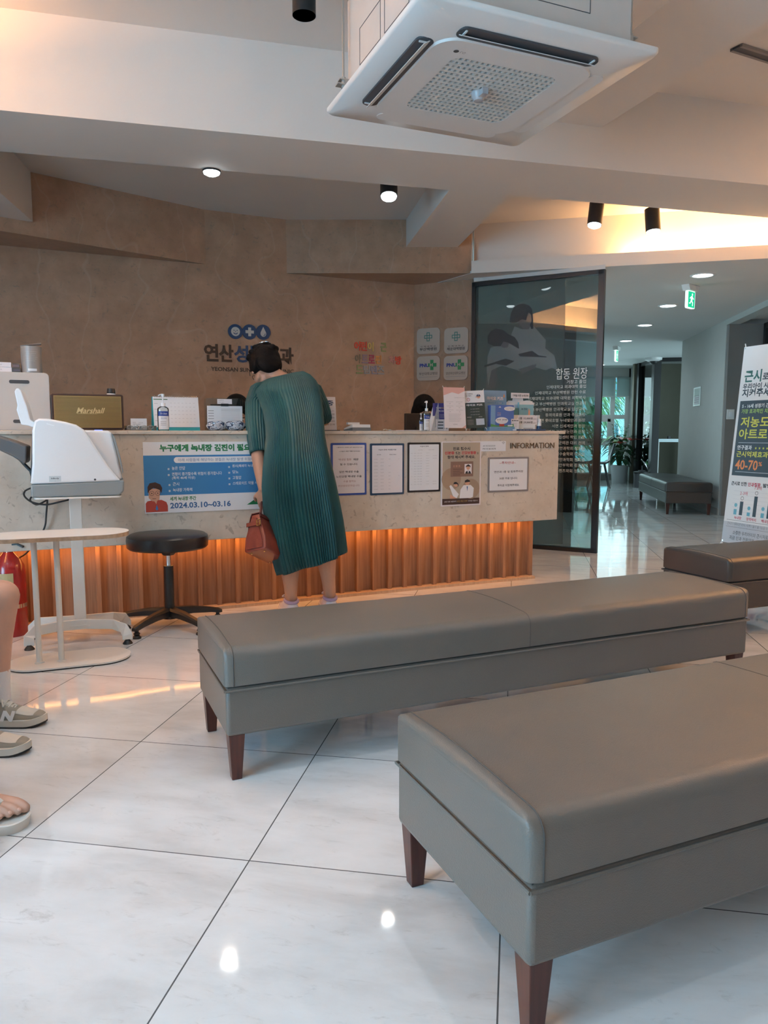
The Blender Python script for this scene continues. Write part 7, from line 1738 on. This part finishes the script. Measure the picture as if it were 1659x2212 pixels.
def potted(label, loc, r, h, kind, seed):
    t = thing('potted_plant', label, 'plant', loc); random.seed(seed)
    MB().lathe([(.001, 0), (r*.82, 0), (r, h), (r*.92, h), (r*.90, h-.03), (.001, h-.03)], POT).build('pot', t); MB().lathe([(r*.9, h-.03), (.001, h-.025)], SOIL).build('soil', t)
    mb = MB(); st = MB()
    if kind == 'anthurium':
        for k in range(70):
            a = random.uniform(0, 2*math.pi); q = random.uniform(.04, .25); hh = h+random.uniform(.1, .62); c = V(q*math.cos(a), q*math.sin(a), hh)
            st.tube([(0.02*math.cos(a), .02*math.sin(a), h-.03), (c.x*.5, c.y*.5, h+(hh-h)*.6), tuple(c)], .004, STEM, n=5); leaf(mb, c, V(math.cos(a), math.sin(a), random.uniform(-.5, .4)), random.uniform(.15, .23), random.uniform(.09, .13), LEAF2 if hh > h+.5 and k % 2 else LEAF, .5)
        mb.build('foliage', t); st.build('stems', t)
        for k, (x, y, z) in enumerate(((-.05, -.30, h+.52), (-.10, -.28, h+.44), (.12, -.28, h+.50))):
            fm = MB(); fm.tube([(0, 0, h), (x*.7, y*.7, h+.3), (x, y, z)], .004, STEM, n=5); 
            for q in range(3): leaf(fm, (x, y, z), V(math.cos(q*2.1+k), math.sin(q*2.1+k)-.3, .5), .20, .15, FLW, .3)
            fm.build('flower', t)
    else:
        for k in range(9):
            a = 2*math.pi*k/9+.3; tip = V(.16*math.cos(a), .16*math.sin(a), h+random.uniform(.62, .85)); P_ = [V(.03*math.cos(a), .03*math.sin(a), h-.03), V(.08*math.cos(a), .08*math.sin(a), h+.35), tip]
            st.tube([tuple(q) for q in P_], [.009, .007, .004], STEM, n=6, sub=4)
            for i in range(9):
                u = .25+.75*i/8; c = P_[0]*(1-u)**2+P_[1]*2*u*(1-u)+P_[2]*u*u
                for s_ in (-1, 1): leaf(mb, c, V(math.cos(a+s_*1.3), math.sin(a+s_*1.3), .45), .10, .045, LEAF, .2)
        mb.build('foliage', t); st.build('stems', t)
    return t
pp = PZ(1337, 1043); potted('white potted plant with red flowers and broad dark leaves by the far window', (pp.x, pp.y, 0), .175, .36, 'anthurium', 3)
potted('potted plant with glossy feathery stems behind the red flowered plant', (pp.x+.12, pp.y+.42, 0), .13, .34, 'zz', 5)
potted('potted plant with dark feathery stems, left of the red flowered plant', (pp.x-.38, pp.y+.40, 0), .13, .34, 'zz', 8)
# outside: ground, planting, building
struct(MB().box(-12, 22, 17.3, 60, -.35, -.25, mat('outdoor_paving', (.72, .74, .74), .8, var=.1)).build('ground_outside'))
TREE = mat('tree_leaf', (.10, .24, .09), .5, var=.45, vscale=5); TREE2 = mat('tree_leaf_pale', (.26, .40, .14), .5, var=.4, vscale=5); BARK = mat('bark', (.10, .08, .06), .9, var=.2)
def tree(label, x, y, h, r, n, m, seed, fronds=True):
    random.seed(seed); t = thing('tree', label, 'tree', (x, y, -.25)); MB().tube([(0, 0, 0), (.05, 0, h*.4), (0, .05, h*.75)], [.10, .08, .05], BARK).build('trunk', t); mb = MB()
    for k in range(n):
        a = random.uniform(0, 2*math.pi); b = math.acos(random.uniform(-1, 1)); q = r*random.uniform(.55, 1)
        c = V(q*math.sin(b)*math.cos(a), q*math.sin(b)*math.sin(a), h*.62+q*.95*math.cos(b))
        leaf(mb, c, V(math.cos(a), math.sin(a), random.uniform(-.9, .1)), random.uniform(.35, .55) if fronds else .16, .09 if fronds else .09, m, .5)
    mb.build('foliage', t); return t
tree('green leafy tree outside the left part of the far window', 4.7, 19.5, 3.2, 1.35, 420, TREE, 1)
tree('pale green tree outside, left of the darker one beyond the window', 3.2, 20.5, 2.6, 1.3, 380, TREE2, 2)
tree('dark green tree outside, behind the pale one', 6.0, 24, 4.2, 1.6, 500, TREE, 3)
tree('low palm like shrub outside under the far window', 4.3, 18.3, 0.7, .55, 60, TREE, 4)
FAC = mat('facade_cyan', (.35, .62, .68), .5, var=.03); FACW = mat('facade_white', (.80, .86, .88), .5, var=0); FGL = mat('facade_glass', (.08, .22, .28), .2, var=0)
t = thing('building', 'pale cyan building with arched windows seen through the narrow right hand panes', 'building', (8.6, 30, -.25))
MB().box(-1.4, 4.5, 0, 3, 0, 9, FAC).build('wall', t)
for i in range(4):
    for z0, z1 in ((.6, 1.6), (2.1, 4.0)):
        x = -1.1+i*.75; pts = [(x, z0), (x+.42, z0), (x+.42, z1-.2)]+[(x+.21+.21*math.cos(math.radians(a)), z1-.2+.28*math.sin(math.radians(a))) for a in range(30, 180, 30)]+[(x, z1-.2)]
        f_ = MB().prism(pts, -.05, .01, FACW, 'y').build('window', t); MB().prism([(x+.05+(a-x)*.76, z0+.05+(b-z0)*.92) for a, b in pts], -.06, -.04, FGL, 'y').build('pane', f_)
